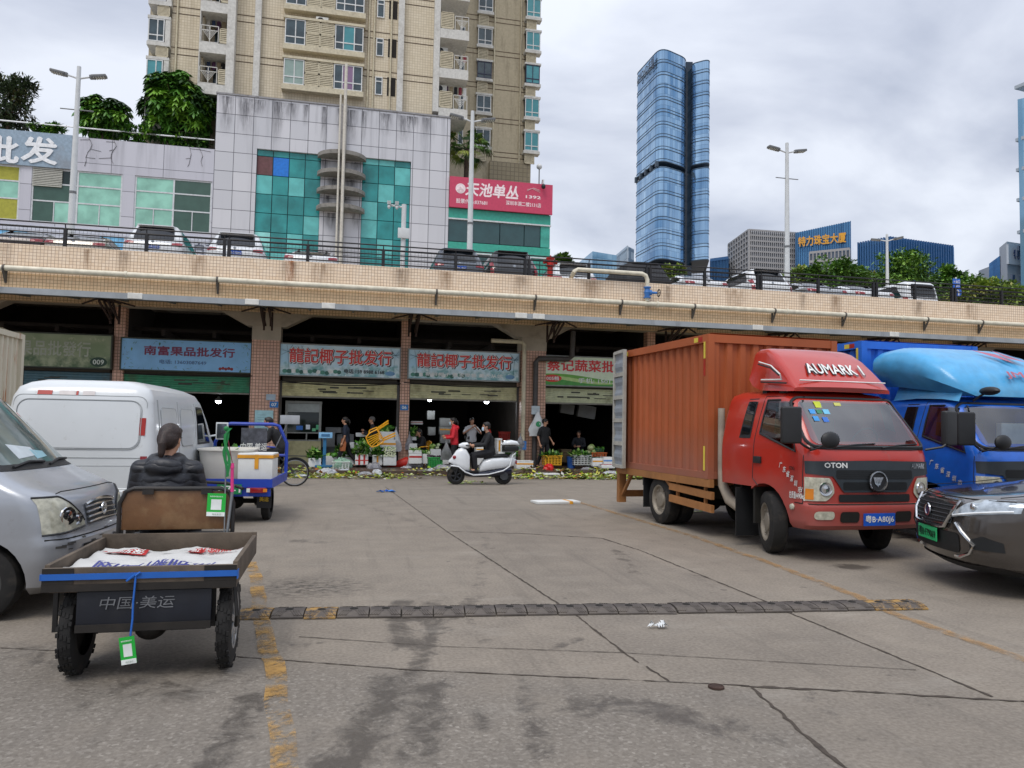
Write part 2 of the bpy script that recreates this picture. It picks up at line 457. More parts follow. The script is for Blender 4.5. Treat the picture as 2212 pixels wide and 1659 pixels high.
def paint_mat():
 a=NT('worn yellow paint');v=a.coord()
 n1=a.noise(v,2.6,10,0.72)
 f=a.noise(v,34,6,.7)
 al=a.math('MULTIPLY',a.step(a.math('ADD',n1,a.math('MULTIPLY',a.math('SUBTRACT',f,.5),.35)),0.43,0.60),.85)
 a.set(a.ramp(a.noise(v,5,8,.7),[(0.3,lin('#93713f')),(0.7,lin('#c49a55'))]),0.85,Alpha=al)
 return a.m
def paint_thin():
 a=NT('faded yellow paint');v=a.coord()
 al=a.math('MULTIPLY',a.step(a.noise(v,6,10,0.75),0.38,0.56),0.5)
 a.set(a.ramp(a.noise(v,9,5),[(0.3,lin('#94703f')),(0.7,lin('#c49454'))]),0.85,Alpha=al)
 return a.m
pm,pt=paint_mat(),paint_thin()
ribbon([G(*p)for p in((541,1215),(558,1262),(556,1312),(570,1364),(578,1410),(592,1432),(598,1512),(606,1590),(610,1680))],.125,.008,pm,'road_marking',.06,.3,3)
ribbon([G(*p)for p in((1230,1080),(1300,1100),(1420,1136),(1503,1161),(1648,1212),(1851,1289),(1900,1316),(2212,1426),(2300,1458))],.11,.008,pt,'road_marking',.1,.1,4)
ribbon([G(*p)for p in((1890,1133),(2010,1170),(2080,1195))],.10,.008,pt,'road_marking',.1,.1,5)
pav=mat('wet market floor','#4f4034',0.42,var=0.35,sc=1.6,dirt=0.7,dcol='#2a211a',dsc=1.1,bump=0.15,bsc=20)
MB().bx(-60,70,23.5,41.9,0.008,0.12).build('pavement',pav,smooth=0,kind='structure')
# parking deck over the shops
def tile_mat(name,c1,c2,grout,w,h=None,mort=0.006,stain=0.0,plane='xz',off=0.0):
 a=NT(name);tcn=a.n('ShaderNodeTexCoord').outputs['Object']
 s=a.n('ShaderNodeSeparateXYZ',{0:tcn})
 s0,s1={'xz':('X','Z'),'yz':('Y','Z'),'xy':('X','Y')}[plane]
 sx=s.outputs[s0]
 if plane=='xz+':sx=s.outputs['X']
 cb=a.n('ShaderNodeCombineXYZ',{0:sx,1:s.outputs[s1],2:0.0}).outputs[0]
 br=a.n('ShaderNodeTexBrick',{'Vector':cb,'Color1':lin(c1),'Color2':lin(c2),'Mortar':lin(grout),'Scale':1.0,'Mortar Size':mort,'Mortar Smooth':0.1,'Bias':0.0,'Brick Width':w,'Row Height':h or w},offset=off,squash=1.0)
 c=br.outputs['Color']
 c=a.mix(0.35,c,a.ramp(a.noise(tcn,0.8,6),[(0.3,tuple(x*0.72 for x in lin(c1)[:3])),(0.7,lin(c1))]),'MULTIPLY')if stain<0 else c
 if stain>0:
  st=a.n('ShaderNodeMapping',{'Vector':tcn,'Scale':(1.0,1.0,0.10)}).outputs[0]
  f=a.math('MULTIPLY',a.step(a.noise(st,1.6,8,0.7),0.52,0.78),stain)
  c=a.mix(f,c,lin('#3c3a3a'))
 a.set(c,0.45,bump=br.outputs['Fac'],bs=-0.25,bd=0.004)
 return a.m
DECK_Z,PAR_Y,SHOP_Y=6.22,25.0,26.5
deck=empty('parking_deck',(0,25,0),0,'raised parking deck with tiled parapet above the row of market shops','parking deck')
def dk(mb,name,m,**k):
 mb.M=Matrix.Translation((0,-25,0))if mb.M is None else mb.M
 mb.v=[(x,y-25,z)for x,y,z in mb.v];mb.M=None
 return mb.build(name,m,deck,**k)
conc=mat('deck concrete','#a89c8c',0.85,var=0.2,sc=1.2,dirt=0.6,dcol='#4a4139',dsc=0.9,bump=0.2)
dark=mat('dark brown soffit','#3a332d',0.95,var=0.3,sc=1.5)  # plain dark brown, worn by the loft joists
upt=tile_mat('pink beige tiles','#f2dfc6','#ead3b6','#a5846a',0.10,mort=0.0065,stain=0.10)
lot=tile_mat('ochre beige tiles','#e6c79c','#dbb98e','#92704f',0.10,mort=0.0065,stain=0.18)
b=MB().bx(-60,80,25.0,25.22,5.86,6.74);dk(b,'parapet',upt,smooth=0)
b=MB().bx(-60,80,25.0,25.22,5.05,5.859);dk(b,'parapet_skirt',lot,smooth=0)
b=MB().bx(-60,80,25.221,140,5.6,DECK_Z);dk(b,'slab',conc,smooth=0)
fas=mat('stained fascia','#9aa0a4',0.7,var=0.15,sc=2,dirt=0.9,dcol='#3b3c3c',dsc=1.4,streak=True,dlow=0.56)
b=MB()
b.bx(-60,80,23.48,23.62,5.02,5.19);dk(b,'gutter',fas,smooth=0)
b=MB();b.add([(-60,23.62,5.06),(80,23.62,5.06),(80,24.99,5.2),(-60,24.99,5.2),(-60,23.62,5.09),(80,23.62,5.09),(80,24.99,5.23),(-60,24.99,5.23)],[(0,3,2,1),(4,5,6,7),(0,1,5,4),(1,2,6,5),(2,3,7,6),(3,0,4,7)])
for i in range(28):b.bar((-12+i*1.35,23.65,5.04),(-12+i*1.35,24.97,5.17),0.05,0.05)
dk(b,'canopy_roof',mat('grey sheet underside','#7d807c',0.8,var=0.2,dirt=0.5,dcol='#2a2725'),smooth=0)
whitep=mat('repair plate','#d8d8d2',0.6)
for px in(1112*.463+40,705,1165,1600,1935):
 q=P(px,640+(px-290)*0.0514,23.47)
for px,py in((545,632),(1126*1,658),(1164,674),(1637,691),(292,631),(710,648),(1932,716)):
 q=P(px,py+3,23.47);b=MB().bx(q.x-.2,q.x+.2,23.455,23.475,5.03,5.2);dk(b,'repair_plate',whitep,bevel=0.01,seg=1)
rust=mat('dark rusty iron','#3b2a22',0.9,var=0.35,sc=9)
for px in(228,573,897,1206,1470,1700,1920,2110):
 q=P(px,650+px*0.05,24.0);x=q.x;b=MB()
 for s in(-.12,.12):
  b.bar((x+s,23.66,5.03),(x+s,24.98,5.1),0.06);b.bar((x+s,23.75,4.98),(x+s,24.95,4.55),0.05);b.bar((x+s,24.2,5.05),(x+s*.6,24.95,4.6),0.045)
  b.bar((x+s,23.72,5.03),(x+s*6,24.3,4.93),0.04);b.bar((x+s,24.95,5.04),(x+s,24.95,4.45),0.06)
 dk(b,'canopy_bracket',rust,smooth=0)
beam_m=mat('cream painted beam','#b5aa98',0.85,var=0.15,sc=1.5,dirt=0.5,dcol='#4a4036',dsc=1.2)
pink=tile_mat('pink pillar tiles','#dfb49b','#d0a48a','#835f4e',0.105,mort=0.0085,stain=0.25)
bigx=[P(573,850,26.5).x,P(1148,870,26.5).x]
SP=bigx[1]-bigx[0]
cols=[bigx[0]-SP*2,bigx[0]-SP,bigx[0],bigx[1],bigx[1]+SP,bigx[1]+2*SP,bigx[1]+3*SP]
zb,zc_=P(860,690,26.3).z,P(573,736,26.5).z
prof=[(-60,5.599),(-60,zb)]
for x in cols:prof+=[(x-1.45,zb),(x-.62,zb-.42),(x+.62,zb-.42),(x+1.45,zb)]
prof+=[(80,zb),(80,5.599)]
b=MB()
b.bx(-60,80,26.2,26.75,zb,5.599)
for x in cols:
 b.prism([(x-1.45,zb-.001),(x-.62,zb-.45),(x+.62,zb-.45),(x+1.45,zb-.001)],26.2,26.75,'y')
dk(b,'front_beam',beam_m,smooth=0)
for x in cols:
 b=MB().bx(x-.46,x+.46,26.22,26.95,zc_,zb-.452);dk(b,'column_head',beam_m,smooth=0)
 b=MB().bx(x-.45,x+.45,26.24,26.95,.121,zc_-.002);dk(b,'column',pink,smooth=0)
piers=[]
for x in[c+SP/2 for c in cols[:-1]]:
 piers.append(x)
pierx=[P(250,900,26.5).x,P(873,900,26.5).x]+[c+SP/2 for c in cols[3:-1]]
for x in pierx:
 b=MB().bx(x-.16,x+.16,26.5,26.85,.121,zb-.003);dk(b,'pier',pink,smooth=0)
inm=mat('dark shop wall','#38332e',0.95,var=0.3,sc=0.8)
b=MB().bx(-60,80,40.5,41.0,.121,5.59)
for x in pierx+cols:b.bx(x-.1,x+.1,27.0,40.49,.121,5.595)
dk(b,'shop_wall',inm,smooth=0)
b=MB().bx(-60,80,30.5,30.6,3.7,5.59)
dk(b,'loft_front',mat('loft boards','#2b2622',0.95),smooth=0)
b=MB()
for k in range(24):b.bar((-14+k*1.6,26.9,4.45),(-14+k*1.6,30.4,4.45),.12,.2)
for y in(27.6,28.8,30):b.bar((-20,y,4.62),(40,y,4.62),.1,.12)
dk(b,'loft_joist',dark,smooth=0)
# podium building
POD_Y=55.5
def flat_x(px,py,Y=POD_Y):return P(px,py,Y).x
pod=empty('podium_building',(P(716,560,POD_Y).x,POD_Y,DECK_Z),0,'silver panelled commercial block with teal glass bays and a pink banner end below the apartments','commercial building')
PO=Matrix.Translation(-Vector(pod.location))
def pb(mb,name,m,par=None,**k):
 o=Vector(par.location)+Vector(pod.location)if par is not None else Vector(pod.location)
 mb.v=[(x-o.x,y-o.y,z-o.z)for x,y,z in mb.v]
 return mb.build(name,m,par or pod,**k)
def panel_mat(name,c1,c2,joint,w,h,ox,oz,mort=0.03,top=None,streaks=0.8,rough=0.4,metal=0.08):
 a=NT(name);tcn=a.n('ShaderNodeTexCoord').outputs['Object']
 s=a.n('ShaderNodeSeparateXYZ',{0:tcn})
 cb=a.n('ShaderNodeCombineXYZ',{0:a.math('SUBTRACT',s.outputs[0],ox),1:a.math('SUBTRACT',s.outputs[2],oz),2:0.0}).outputs[0]
 br=a.n('ShaderNodeTexBrick',{'Vector':cb,'Color1':lin(c1),'Color2':lin(c2),'Mortar':lin(joint),'Scale':1.0,'Mortar Size':mort,'Mortar Smooth':0.1,'Bias':0.0,'Brick Width':w,'Row Height':h},offset=0.0)
 st=a.n('ShaderNodeMapping',{'Vector':tcn,'Scale':(1.0,1.0,0.07)}).outputs[0]
 f=a.step(a.noise(st,1.3,7,0.65),0.5,0.75)
 if top is not None:
  f=a.math('MULTIPLY',f,a.n('ShaderNodeMapRange',{0:s.outputs[2],1:top-5.5,2:top,3:0.15,4:1.0}).outputs[0])
 c=a.mix(a.math('MULTIPLY',f,streaks),br.outputs['Color'],lin('#5f6066'))
 a.set(c,rough,metal)
 return a.m
x0,x1=flat_x(461,400),flat_x(970,400)
zt=(P(465,200,POD_Y).z+P(970,257,POD_Y).z)/2
PL=Vector(pod.location)
silver=panel_mat('silver panels','#d0d0d4','#c2c3c8','#5c5c62',1.26,1.37,x0-PL.x,zt-PL.z,0.022,zt-PL.z,0.75)
GL=[(flat_x(551,430),flat_x(691,430),P(551,320,POD_Y).z),(flat_x(781,430),flat_x(886,430),P(833,344,POD_Y).z)]
b=MB()
edges=[x0,GL[0][0],GL[0][1],GL[1][0],GL[1][1],x1]
for i in(0,2,4):b.bx(edges[i],edges[i+1],POD_Y,POD_Y+.4,DECK_Z,zt)
for g0,g1,gz in GL:b.bx(g0+.001,g1-.001,POD_Y,POD_Y+.4,gz,zt)
b.bx(x0,x1,POD_Y+.41,POD_Y+14,DECK_Z,zt-.02)
pb(b,'wall',silver,smooth=0)
pb(MB().bx(x0-.05,x1+.05,POD_Y-.06,POD_Y+.5,zt+.001,zt+.12),'coping',mat('grey coping','#8f8f92',0.7,dirt=0.6),smooth=0)
tealA=[glass('teal glass','#2f8a8a',0.12,0.5,var=0.25,sc=0.7),glass('pale teal glass','#63b9b6',0.12,0.5),glass('cyan glass','#8fd8d2',0.1),mat('rusty board','#6b4a4c',0.8,dirt=0.5),mat('bright blue panel','#1c76d2',0.4),mat('teal joint','#12585c',0.5)]
for gi,(g0,g1,gz)in enumerate(GL):
 nc=4 if gi==0 else 3;ch=1.37;b=MB();cw=(g1-g0)/nc
 b.bx(g0+.002,g1-.002,POD_Y+.28,POD_Y+.39,DECK_Z,gz-.002,5)
 zz=gz-.03;r=0
 while zz>DECK_Z+.2:
  h_=.45 if r==0 else ch
  lo_=max(DECK_Z+.02,zz-h_+.05)
  for c in range(nc):
   mi=rng.choice([0,0,0,0,1])if r<6 else rng.choice([0,0,1])
   if gi==0 and r==1 and c==0:mi=3
   if gi==0 and r==1 and c==1:mi=4
   if gi==0 and r==5 and c==0:mi=2
   yy=POD_Y+.2
   b.bx(g0+c*cw+.03,g0+(c+1)*cw-.03,yy,yy+.07,lo_,zz,mi)
  zz-=h_;r+=1
 pb(b,'curtain_wall',tealA,smooth=0)
lx=(GL[0][1]+GL[1][0])/2
led=mat('weathered concrete ledge','#88857f',0.85,dirt=0.7,dcol='#3d3a36')
for py in(338,377,414,451):
 z=P(738,py,POD_Y).z;b=MB();N=20;hw=(GL[1][0]-GL[0][1])/2+.25
 pts=[(lx+hw*math.cos(math.pi+math.pi*k/N),POD_Y-.002+1.5*math.sin(math.pi+math.pi*k/N))for k in range(N+1)]
 b.prism(pts,z-.28,z,'z');pb(b,'ledge',led,smooth=30)
b=MB().bx(lx-.28,lx+.28,POD_Y-.3,POD_Y-.005,DECK_Z,zt+.1)
pb(b,'rib',mat('grey rib','#8c8a88',0.6,dirt=0.5),smooth=0)
b=MB();b.tube([(lx+.12,POD_Y-1.62,DECK_Z+1),(lx+.12,POD_Y-1.62,P(745,138,POD_Y-1.6).z)],.11,10)
b.tube([(lx-.2,POD_Y-1.62,DECK_Z+1),(lx-.2,POD_Y-1.62,zt+.2)],.07,8)
pb(b,'mast',mat('cream mast paint','#c9c4b8',0.5),smooth=40)
wz=(P(0,281,POD_Y).z+P(459,321,POD_Y).z)/2;wx=-34
wingm=panel_mat('wing panels','#c6c6ce','#bdbdc6','#6b6b72',3.3,1.75,x0-PL.x,wz-PL.z,0.02,wz-PL.z,0.5)
zw1,zw0=P(165,368,POD_Y).z,P(165,485,POD_Y).z
WN=[(flat_x(66,430),flat_x(263,430)),(flat_x(289,440),flat_x(457,440)),(flat_x(-160,430),flat_x(41,430))]
b=MB()
b.bx(wx,x0-.002,POD_Y,POD_Y+.35,zw1,wz);b.bx(wx,x0-.002,POD_Y,POD_Y+.35,DECK_Z,zw0)
ed=sorted([wx,x0-.003]+[e_ for p in WN for e_ in p])
for i in range(0,len(ed),2):b.bx(ed[i]+.001,ed[i+1]-.001,POD_Y+.002,POD_Y+.35,zw0+.001,zw1-.001)
b.bx(wx,x0-.01,POD_Y+.36,POD_Y+14,DECK_Z,wz-.02)
pb(b,'wing_wall',wingm,smooth=0)
frame_m=mat('white window frame','#c9cdd0',0.5);
gl_mint=[glass('mint window','#8fc4b2',0.1,0.5,var=0.2,sc=0.9),glass('dark green window','#3f5b50',0.08,0.6),glass('shade window','#24332f',0.08,0.6),mat('yellow blind','#a3a13a',0.6),mat('louvre grey','#b7b7ae',0.6)]
def big_window(xa,xb,za,zc2,style,Y=POD_Y):
 b=MB();t=.055;mid=xa+(xb-xa)*.5;z1=za+(zc2-za)*.40;z2=za+(zc2-za)*.72
 for x in(xa+t,xb-t,mid):b.bx(x-t,x+t,Y+.06,Y+.16,za,zc2)
 q1,q3=xa+(xb-xa)*.25,xa+(xb-xa)*.75
 for x in(q1,q3):b.bx(x-.03,x+.03,Y+.065,Y+.15,za,z1)
 for z in(za+t,z1,z2,zc2-t):b.bx(xa,xb,Y+.07,Y+.155,z-.045,z+.045)
 fr=b.build('window_frame',frame_m,None,smooth=0)
 for v in fr.data.vertices:v.co-=PL
 fr.parent=pod
 k=0
 for(u0,u1,w0,w1)in((xa,mid,z2,zc2),(mid,xb,z2,zc2),(xa,mid,z1,z2),(mid,xb,z1,z2),(xa,q1,za,z1),(q1,mid,za,z1),(mid,q3,za,z1),(q3,xb,za,z1)):
  m_i=style[k];k+=1
  p_=MB().bx(u0+.04,u1-.04,Y+.1,Y+.12,w0+.04,w1-.04).build('pane',gl_mint[m_i],None,smooth=0)
  for v in p_.data.vertices:v.co-=PL
  p_.parent=fr
big_window(WN[0][0],WN[0][1],zw0,zw1,[2,0,1,0,1,0,0,0])
big_window(WN[1][0],WN[1][1],zw0,zw1,[0,1,0,1,0,0,1,1])
big_window(WN[2][0],WN[2][1],zw0,zw1,[1,3,0,0,0,3,3,3])
b=MB();qa,qb=WN[0][0]+.05,WN[0][0]+(WN[0][1]-WN[0][0])*.33
for k in range(11):b.bx(qa,qb,POD_Y-.03,POD_Y+.05,zw1-.1-k*.115,zw1-.03-k*.115)
pb(b,'louvre',gl_mint[4],smooth=0)
signb=mat('pale blue sign board','#8fa3b4',0.5,dirt=0.4,dcol='#76685e',dsc=0.6)
s0=flat_x(-230,330);s1=flat_x(156,330);sz0=P(100,362,POD_Y).z
pb(MB().bx(s0,s1,POD_Y-.14,POD_Y-.004,sz0,wz+.02),'sign_board',signb,smooth=0)
q=P(87,326,POD_Y-.15)
lt=mat('white letters','#e8ebee',0.4)
for ch,px,py,wd in(('发',86,325,2.1),('批',2,322,2.1)):
 q=P(px,py,POD_Y-.15);o=letters(ch,q-PL,(1,0,0),(0,0,1),wd,1.75,lt,pod,bold=.03,off=.05)
ck=mat('crack dirt','#3a352f',0.95,var=0.3)
r=random.Random(5)
for px in(188,245,400,425):
 b=MB();p=P(px,312,POD_Y);z=p.z+.9;x=p.x
 for k in range(8):
  x2,z2=x+r.uniform(-.16,.16),z-r.uniform(.2,.4);w_=.05+.03*r.random()
  b.bar((x,POD_Y-.008,z),(x2,POD_Y-.008,z2),w_,.008)
  if k%2==0:b.bar((x,POD_Y-.007,z),(x+r.uniform(-.8,.8),POD_Y-.007,z-r.uniform(0,.15)),.04,.008)
  x,z=x2,z2
 pb(b,'crack',ck,smooth=0)
h0,h1=flat_x(-200,500),x0-.05
hz=zw0-.25
pb(MB().bx(h0,h1,POD_Y-.1,POD_Y-.004,DECK_Z,hz),'hoarding',mat('white hoarding','#c5cad6',0.5),smooth=0)
cy=mat('cyan print','#74b4dd',0.5,var=.3,sc=1.5)
b=MB()
for px,w_ in((20,2.2),(243,1.5)):
 q=P(px,515,POD_Y);b.bx(q.x-w_/2,q.x+w_/2,POD_Y-.112,POD_Y-.103,DECK_Z+.3,hz-.5)
pb(b,'print_patch',cy,smooth=0)
q=P(430,537,POD_Y-.12);letters('好白茶',q-PL,(1,0,0),(0,0,1),2.4,.75,mat('grey print','#5c6270',0.6),pod)
pb(MB().tube([(wx,POD_Y+.3,wz+.75),(x0-.1,POD_Y+.3,wz+.75)],.05,8),'hand_rail',lt)
e0,e1=x1+.01,P(1190,480,POD_Y).x
bz1,bz0=(P(970,381,POD_Y).z+P(1190,402,POD_Y).z)/2,(P(970,449,POD_Y).z+P(1190,464,POD_Y).z)/2
endm=[glass('end bay teal','#3f9c8c',0.1,0.5,var=0.2),glass('end bay shade','#2a4a4c',0.08),mat('end spandrel','#39a08c',0.4),frame_m]
b=MB();b.bx(e0,e1,POD_Y+.5,POD_Y+9,DECK_Z,bz1-.1,1)
zz=bz0;k=0
while zz>DECK_Z+.3:
 b.bx(e0,e1-.001,POD_Y+.1,POD_Y+.3,zz-.75,zz-.01,2);b.bx(e0,e1+.03,POD_Y+.02,POD_Y+.34,zz-.86,zz-.76,3)
 zz-=2.55;k+=1
pb(b,'end_bay',endm,smooth=0)
zz=bz0;k=0
while zz>DECK_Z+.3:
 for c in range(4):
  u0,u1=e0+(e1-e0)*(0,.5,.74,.9)[c],e0+(e1-e0)*(.5,.74,.9,1)[c]
  pb(MB().bx(u0+.03,u1-.03,POD_Y+.15,POD_Y+.2,max(DECK_Z+.05,zz-2.5),zz-.88),'pane',endm[1]if(k==0 and c<3)or(k==1 and c==0)else endm[0],smooth=0)
 zz-=2.55;k+=1
ban=mat('pink banner','#c2405f',0.45,var=0.08)
bo=empty('banner',(e0,POD_Y,bz0),0,'pink tea shop banner with white lettering and a round mountain emblem','banner')
BO=Vector(bo.location)
MB().bx(0.02,e1-e0+.05,-.2,-.004,0,bz1-bz0).build('board',ban,bo,smooth=0)
wl=mat('banner white','#f0dfe2',0.5)
def bl(s,px,py,w_,h_,bold=.02,shear=0):
 q=P(px,py,POD_Y-.2);letters(s,q-BO,(1,0,0),(0,0,1),w_,h_,wl,bo,bold=bold,shear=shear)
bl('天池单丛',1063,412,4.05,1.0,.03,.15);bl('1392',1152,426,1.15,.22,.03)
bl('股票代码:837681',1019,436,2.35,.34,.015);bl('深圳丰湖二楼2131店',1131,441,2.75,.34,.015)
q=P(995,407,POD_Y-.21)-BO;b=MB()
b.lathe(q+Vector((0,.006,0)),q,[(0,.38),(.006,.38),(.007,.33),(.001,.33)],28)
for k in range(3):b.tube([q+Vector((-.28+.1*k,0,-.14+.02*k)),q+Vector((-.02,0,.16-.07*k)),q+Vector((.28-.1*k,0,-.14+.02*k))],.03,5)
for k in range(4):b.bar(q+Vector((-.2+.03*k,0,-.16-.05*k)),q+Vector((.2-.03*k,0,-.16-.05*k)),.025,.01)
q2=P(1152,411,POD_Y-.21)-BO
for k in range(4):b.bar(q2+Vector((-.5,0,-.12+.05*k)),q2+Vector((-.1+.05*k,0,.12+.02*k)),.03,.008);b.bar(q2+Vector((-.1+.05*k,0,.12+.02*k)),q2+Vector((.55,0,-.16+.07*k)),.03,.008)
b.build('emblem',wl,bo,smooth=0)
# apartment tower
TY=57.0
FH=P(700,55.1,TY).z-P(700,140,TY).z
apt=empty('apartment_tower',(P(720,400,TY).x,TY,zt),0,'tall beige tiled apartment tower with white bay windows and balconies above the silver block','apartment block')
AO=Vector(apt.location)
def ab(mb,name,m,par=None,**k):
 mb.v=[(x-AO.x,y-AO.y,z-AO.z)for x,y,z in mb.v]
 return mb.build(name,m,par or apt,**k)
def AX(px,Y=TY,py=150):return P(px,py,Y).x
def tower_mat():
 a=NT('beige tower tiles');tcn=a.n('ShaderNodeTexCoord').outputs['Object']
 s=a.n('ShaderNodeSeparateXYZ',{0:tcn})
 cb=a.n('ShaderNodeCombineXYZ',{0:s.outputs[0],1:s.outputs[2],2:0.0}).outputs[0]
 br=a.n('ShaderNodeTexBrick',{'Vector':cb,'Color1':lin('#d6cbb4'),'Color2':lin('#cdc1a8'),'Mortar':lin('#b3a58b'),'Scale':1.0,'Mortar Size':0.014,'Brick Width':0.2,'Row Height':0.2},offset=0.0)
 st=a.n('ShaderNodeMapping',{'Vector':tcn,'Scale':(1.0,1.0,0.06)}).outputs[0]
 f=a.math('MULTIPLY',a.step(a.noise(st,1.1,7,0.65),0.5,0.8),0.45)
 c=a.mix(f,br.outputs['Color'],lin('#76664e'))
 a.set(c,0.7);return a.m
twm=tower_mat();twd=mat('wing beige','#b3a88f',0.75,var=0.1,dirt=0.4,dcol='#5e523e',streak=True)
groove=mat('groove','#5d4f3f',0.9);whi=mat('white render','#c9c8c2',0.7,dirt=0.35,dcol='#7a7468',dsc=1.2);whf=mat('white upvc','#d2d4d3',0.45)
cream=mat('cream sill','#c6bda4',0.75,dirt=0.4,dcol='#857a64')
ZT=92.0
xl,xr=AX(367),AX(937)
blk0,blk1=AX(437),AX(505)
b=MB()
b.bx(xl,blk0,TY,TY+15,zt-6,ZT);b.bx(blk1,xr,TY,TY+15,zt+.13,ZT)
b.bx(blk0+.001,blk1-.001,TY+1.5,TY+15,zt-4,ZT)
ab(b,'wall',twm,smooth=0)
NF=int((ZT-zt)/FH)
b=MB();z0g=P(900,178,TY).z
for k in range(-2,NF):
 for dz in(0,.5):
  z=z0g+k*FH+dz
  if z<zt+.3:continue
  b.bx(xl+.01,blk0-.01,TY-.012,TY-.001,z,z+.07);b.bx(blk1+.01,xr,TY-.012,TY-.001,z,z+.07)
ab(b,'groove_lines',groove,smooth=0)
for px in(555,864):
 b=MB().bx(AX(px)-.22,AX(px)+.22,TY-.45,TY-.013,zt+.13,ZT);ab(b,'fin',whi,smooth=0)
b=MB()
for px in(379,795,806,843):
 b.tube([(AX(px),TY-.1,zt+(.5 if px>500 else-6)),(AX(px),TY-.1,ZT)],.075,6)
 ab(b,'downpipe',cream,smooth=60);b=MB()
ap_gl=[glass('bay glass','#3b4a50',0.06,0.7,var=0.3),glass('curtain glass','#8fa39c',0.15,0.5),glass('aqua glass','#4a8f97',0.1,0.6),glass('lilac curtain','#8a6f8d',0.15,0.5)]
dark_open=mat('dark opening','#221f1d',0.9)
def win(xa,xb,za,zb2,Y,sp,gl,par,fm=None,trans=None,nm='window'):
 """white frame with upright bars at the fractions sp, transom at trans; panes are its sub-parts"""
 fm=fm or whf;t=.07;b=MB();z_t=za+(zb2-za)*trans if trans else za
 b.bx(xa,xb,Y-.05,Y+.03,za,za+t);b.bx(xa,xb,Y-.05,Y+.03,zb2-t,zb2)
 xs=[xa]+[xa+(xb-xa)*s for s in sp]+[xb]
 for i,x in enumerate(xs):
  c=x+(t/2 if i==0 else-t/2 if i==len(xs)-1 else 0)
  b.bx(c-t/2,c+t/2,Y-.048,Y+.028,za+t,zb2-t)
 if trans:b.bx(xa+t,xb-t,Y-.046,Y+.026,z_t-.04,z_t+.04)
 fr=ab(b,nm,fm,par,smooth=0)
 for i in range(len(xs)-1):
  p=MB().bx(xs[i]+.03,xs[i+1]-.03,Y-.01,Y+.01,za+.02,zb2-.02)
  ab(p,'pane',gl[i%len(gl)],fr,smooth=0)
 return fr
def louv(xa,xb,za,zb2,Y,n=7,par=None,fm=None):
 b=MB();b.bx(xa,xa+.06,Y-.05,Y+.03,za,zb2);b.bx(xb-.06,xb,Y-.05,Y+.03,za,zb2)
 b.bx(xa,xb,Y-.05,Y+.03,zb2-.06,zb2-.001);b.bx(xa,xb,Y-.05,Y+.03,za+.001,za+.06)
 for k in range(n):z=za+.08+(zb2-za-.14)*k/n;b.bx(xa+.05,xb-.05,Y-.035,Y+.02,z,z+(zb2-za)/n*.55)
 b.bx(xa+.05,xb-.05,Y+.021,Y+.03,za+.05,zb2-.05,1)
 return ab(b,'louvre',[cream,dark_open],par,smooth=0)
bx0,bx1=AX(614),AX(783);bl0,bl1=AX(658),AX(722)
bz_top,bz_bot=P(700,142,TY).z,P(700,196,TY).z
curt=[[[1,1],[0,3,0]],[[0,0],[0,2,0]],[[0,0],[0,0,0]],[[0,1],[1,0,0]]]
for k in range(0,5):
 dz=k*FH;za,zb2=bz_bot+dz,bz_top+dz
 b=MB()
 b.bx(bx0-.12,bx1+.12,TY-.62,TY-.001,za-.42,za-.02);b.bx(bx0-.12,bx1+.12,TY-.6,TY-.001,zb2+.02,zb2+.2)
 ab(b,'bay_slab',cream,smooth=0)
 c_=curt[k%4]
 win(bx0,bl0,za,zb2,TY-.5,[.52],[ap_gl[i]for i in c_[0]],None,trans=.3)
 win(bl1,bx1,za,zb2,TY-.5,[.3,.68],[ap_gl[i]for i in c_[1]],None,trans=.3)
 lm=(bl0+bl1)/2;zm_=(za+zb2)/2
 for(u0,u1,w0,w1)in((bl0+.03,lm,za,zm_),(lm,bl1-.03,za,zm_),(bl0+.03,lm,zm_,zb2),(lm,bl1-.03,zm_,zb2)):louv(u0+.01,u1-.01,w0+.01,w1-.01,TY-.5,6)
 b=MB().bx(bx0+.02,bx1-.02,TY-.46,TY-.02,za-.019,zb2+.019);ab(b,'bay_core',dark_open,smooth=0)
 sx0,sx1=AX(811),AX(827)
 wz0,wz1=P(820,206,TY).z+dz,P(820,167,TY).z+dz
 win(sx0,sx1,wz0,wz1,TY-.03,[],[ap_gl[0]],None,trans=.75)
 b=MB().bx(AX(837),AX(855),TY-.02,TY-.003,P(846,208,TY).z+dz,P(846,168,TY).z+dz);ab(b,'service_slot',dark_open,smooth=0)
def rail(xa,xb,za,zb2,Y,par=None):
 b=MB()
 for z in(za,zb2,za+(zb2-za)*.72):b.bar((xa,Y,z),(xb,Y,z),.05)
 for x in(xa,xb,(xa+xb)/2):b.bar((x,Y,za),(x,Y,zb2),.05)
 m=(xa+xb)/2;h=(zb2-za)*.72
 for k in range(1,5):
  f=k/5
  b.bar((xa+(m-xa)*(f-.2),Y,za+h*.0+.02),(xa+(m-xa)*min(1,f+.25),Y,za+h*min(1,.45)),.03)if 0 else None
  b.bar((m-(m-xa)*f,Y,za+h),(m,Y,za+h*(1-f)),.03);b.bar((m+(xb-m)*f,Y,za+h),(m,Y,za+h*(1-f)),.03)
 return ab(b,'balcony_rail',whi,par,smooth=0)
bal_z=P(470,192,TY).z
for k in range(0,5):
 z=bal_z+k*FH
 b=MB();b.bx(blk0-.1,blk1+.08,TY-.75,TY+1.49,z-.75,z)
 ab(b,'balcony_slab',whi,smooth=0)
 rail(blk0-.05,blk0+(blk1-blk0)*.52,z+.05,z+1.25,TY-.7)
 louv(blk0+(blk1-blk0)*.56,blk1-.1,z+.05,z+1.15,TY-.7,7)
 b=MB().bx(blk0+.5,blk0+1.7,TY+1.44,TY+1.49,z+.02,z+2.1);ab(b,'balcony_door',ap_gl[0],smooth=0)
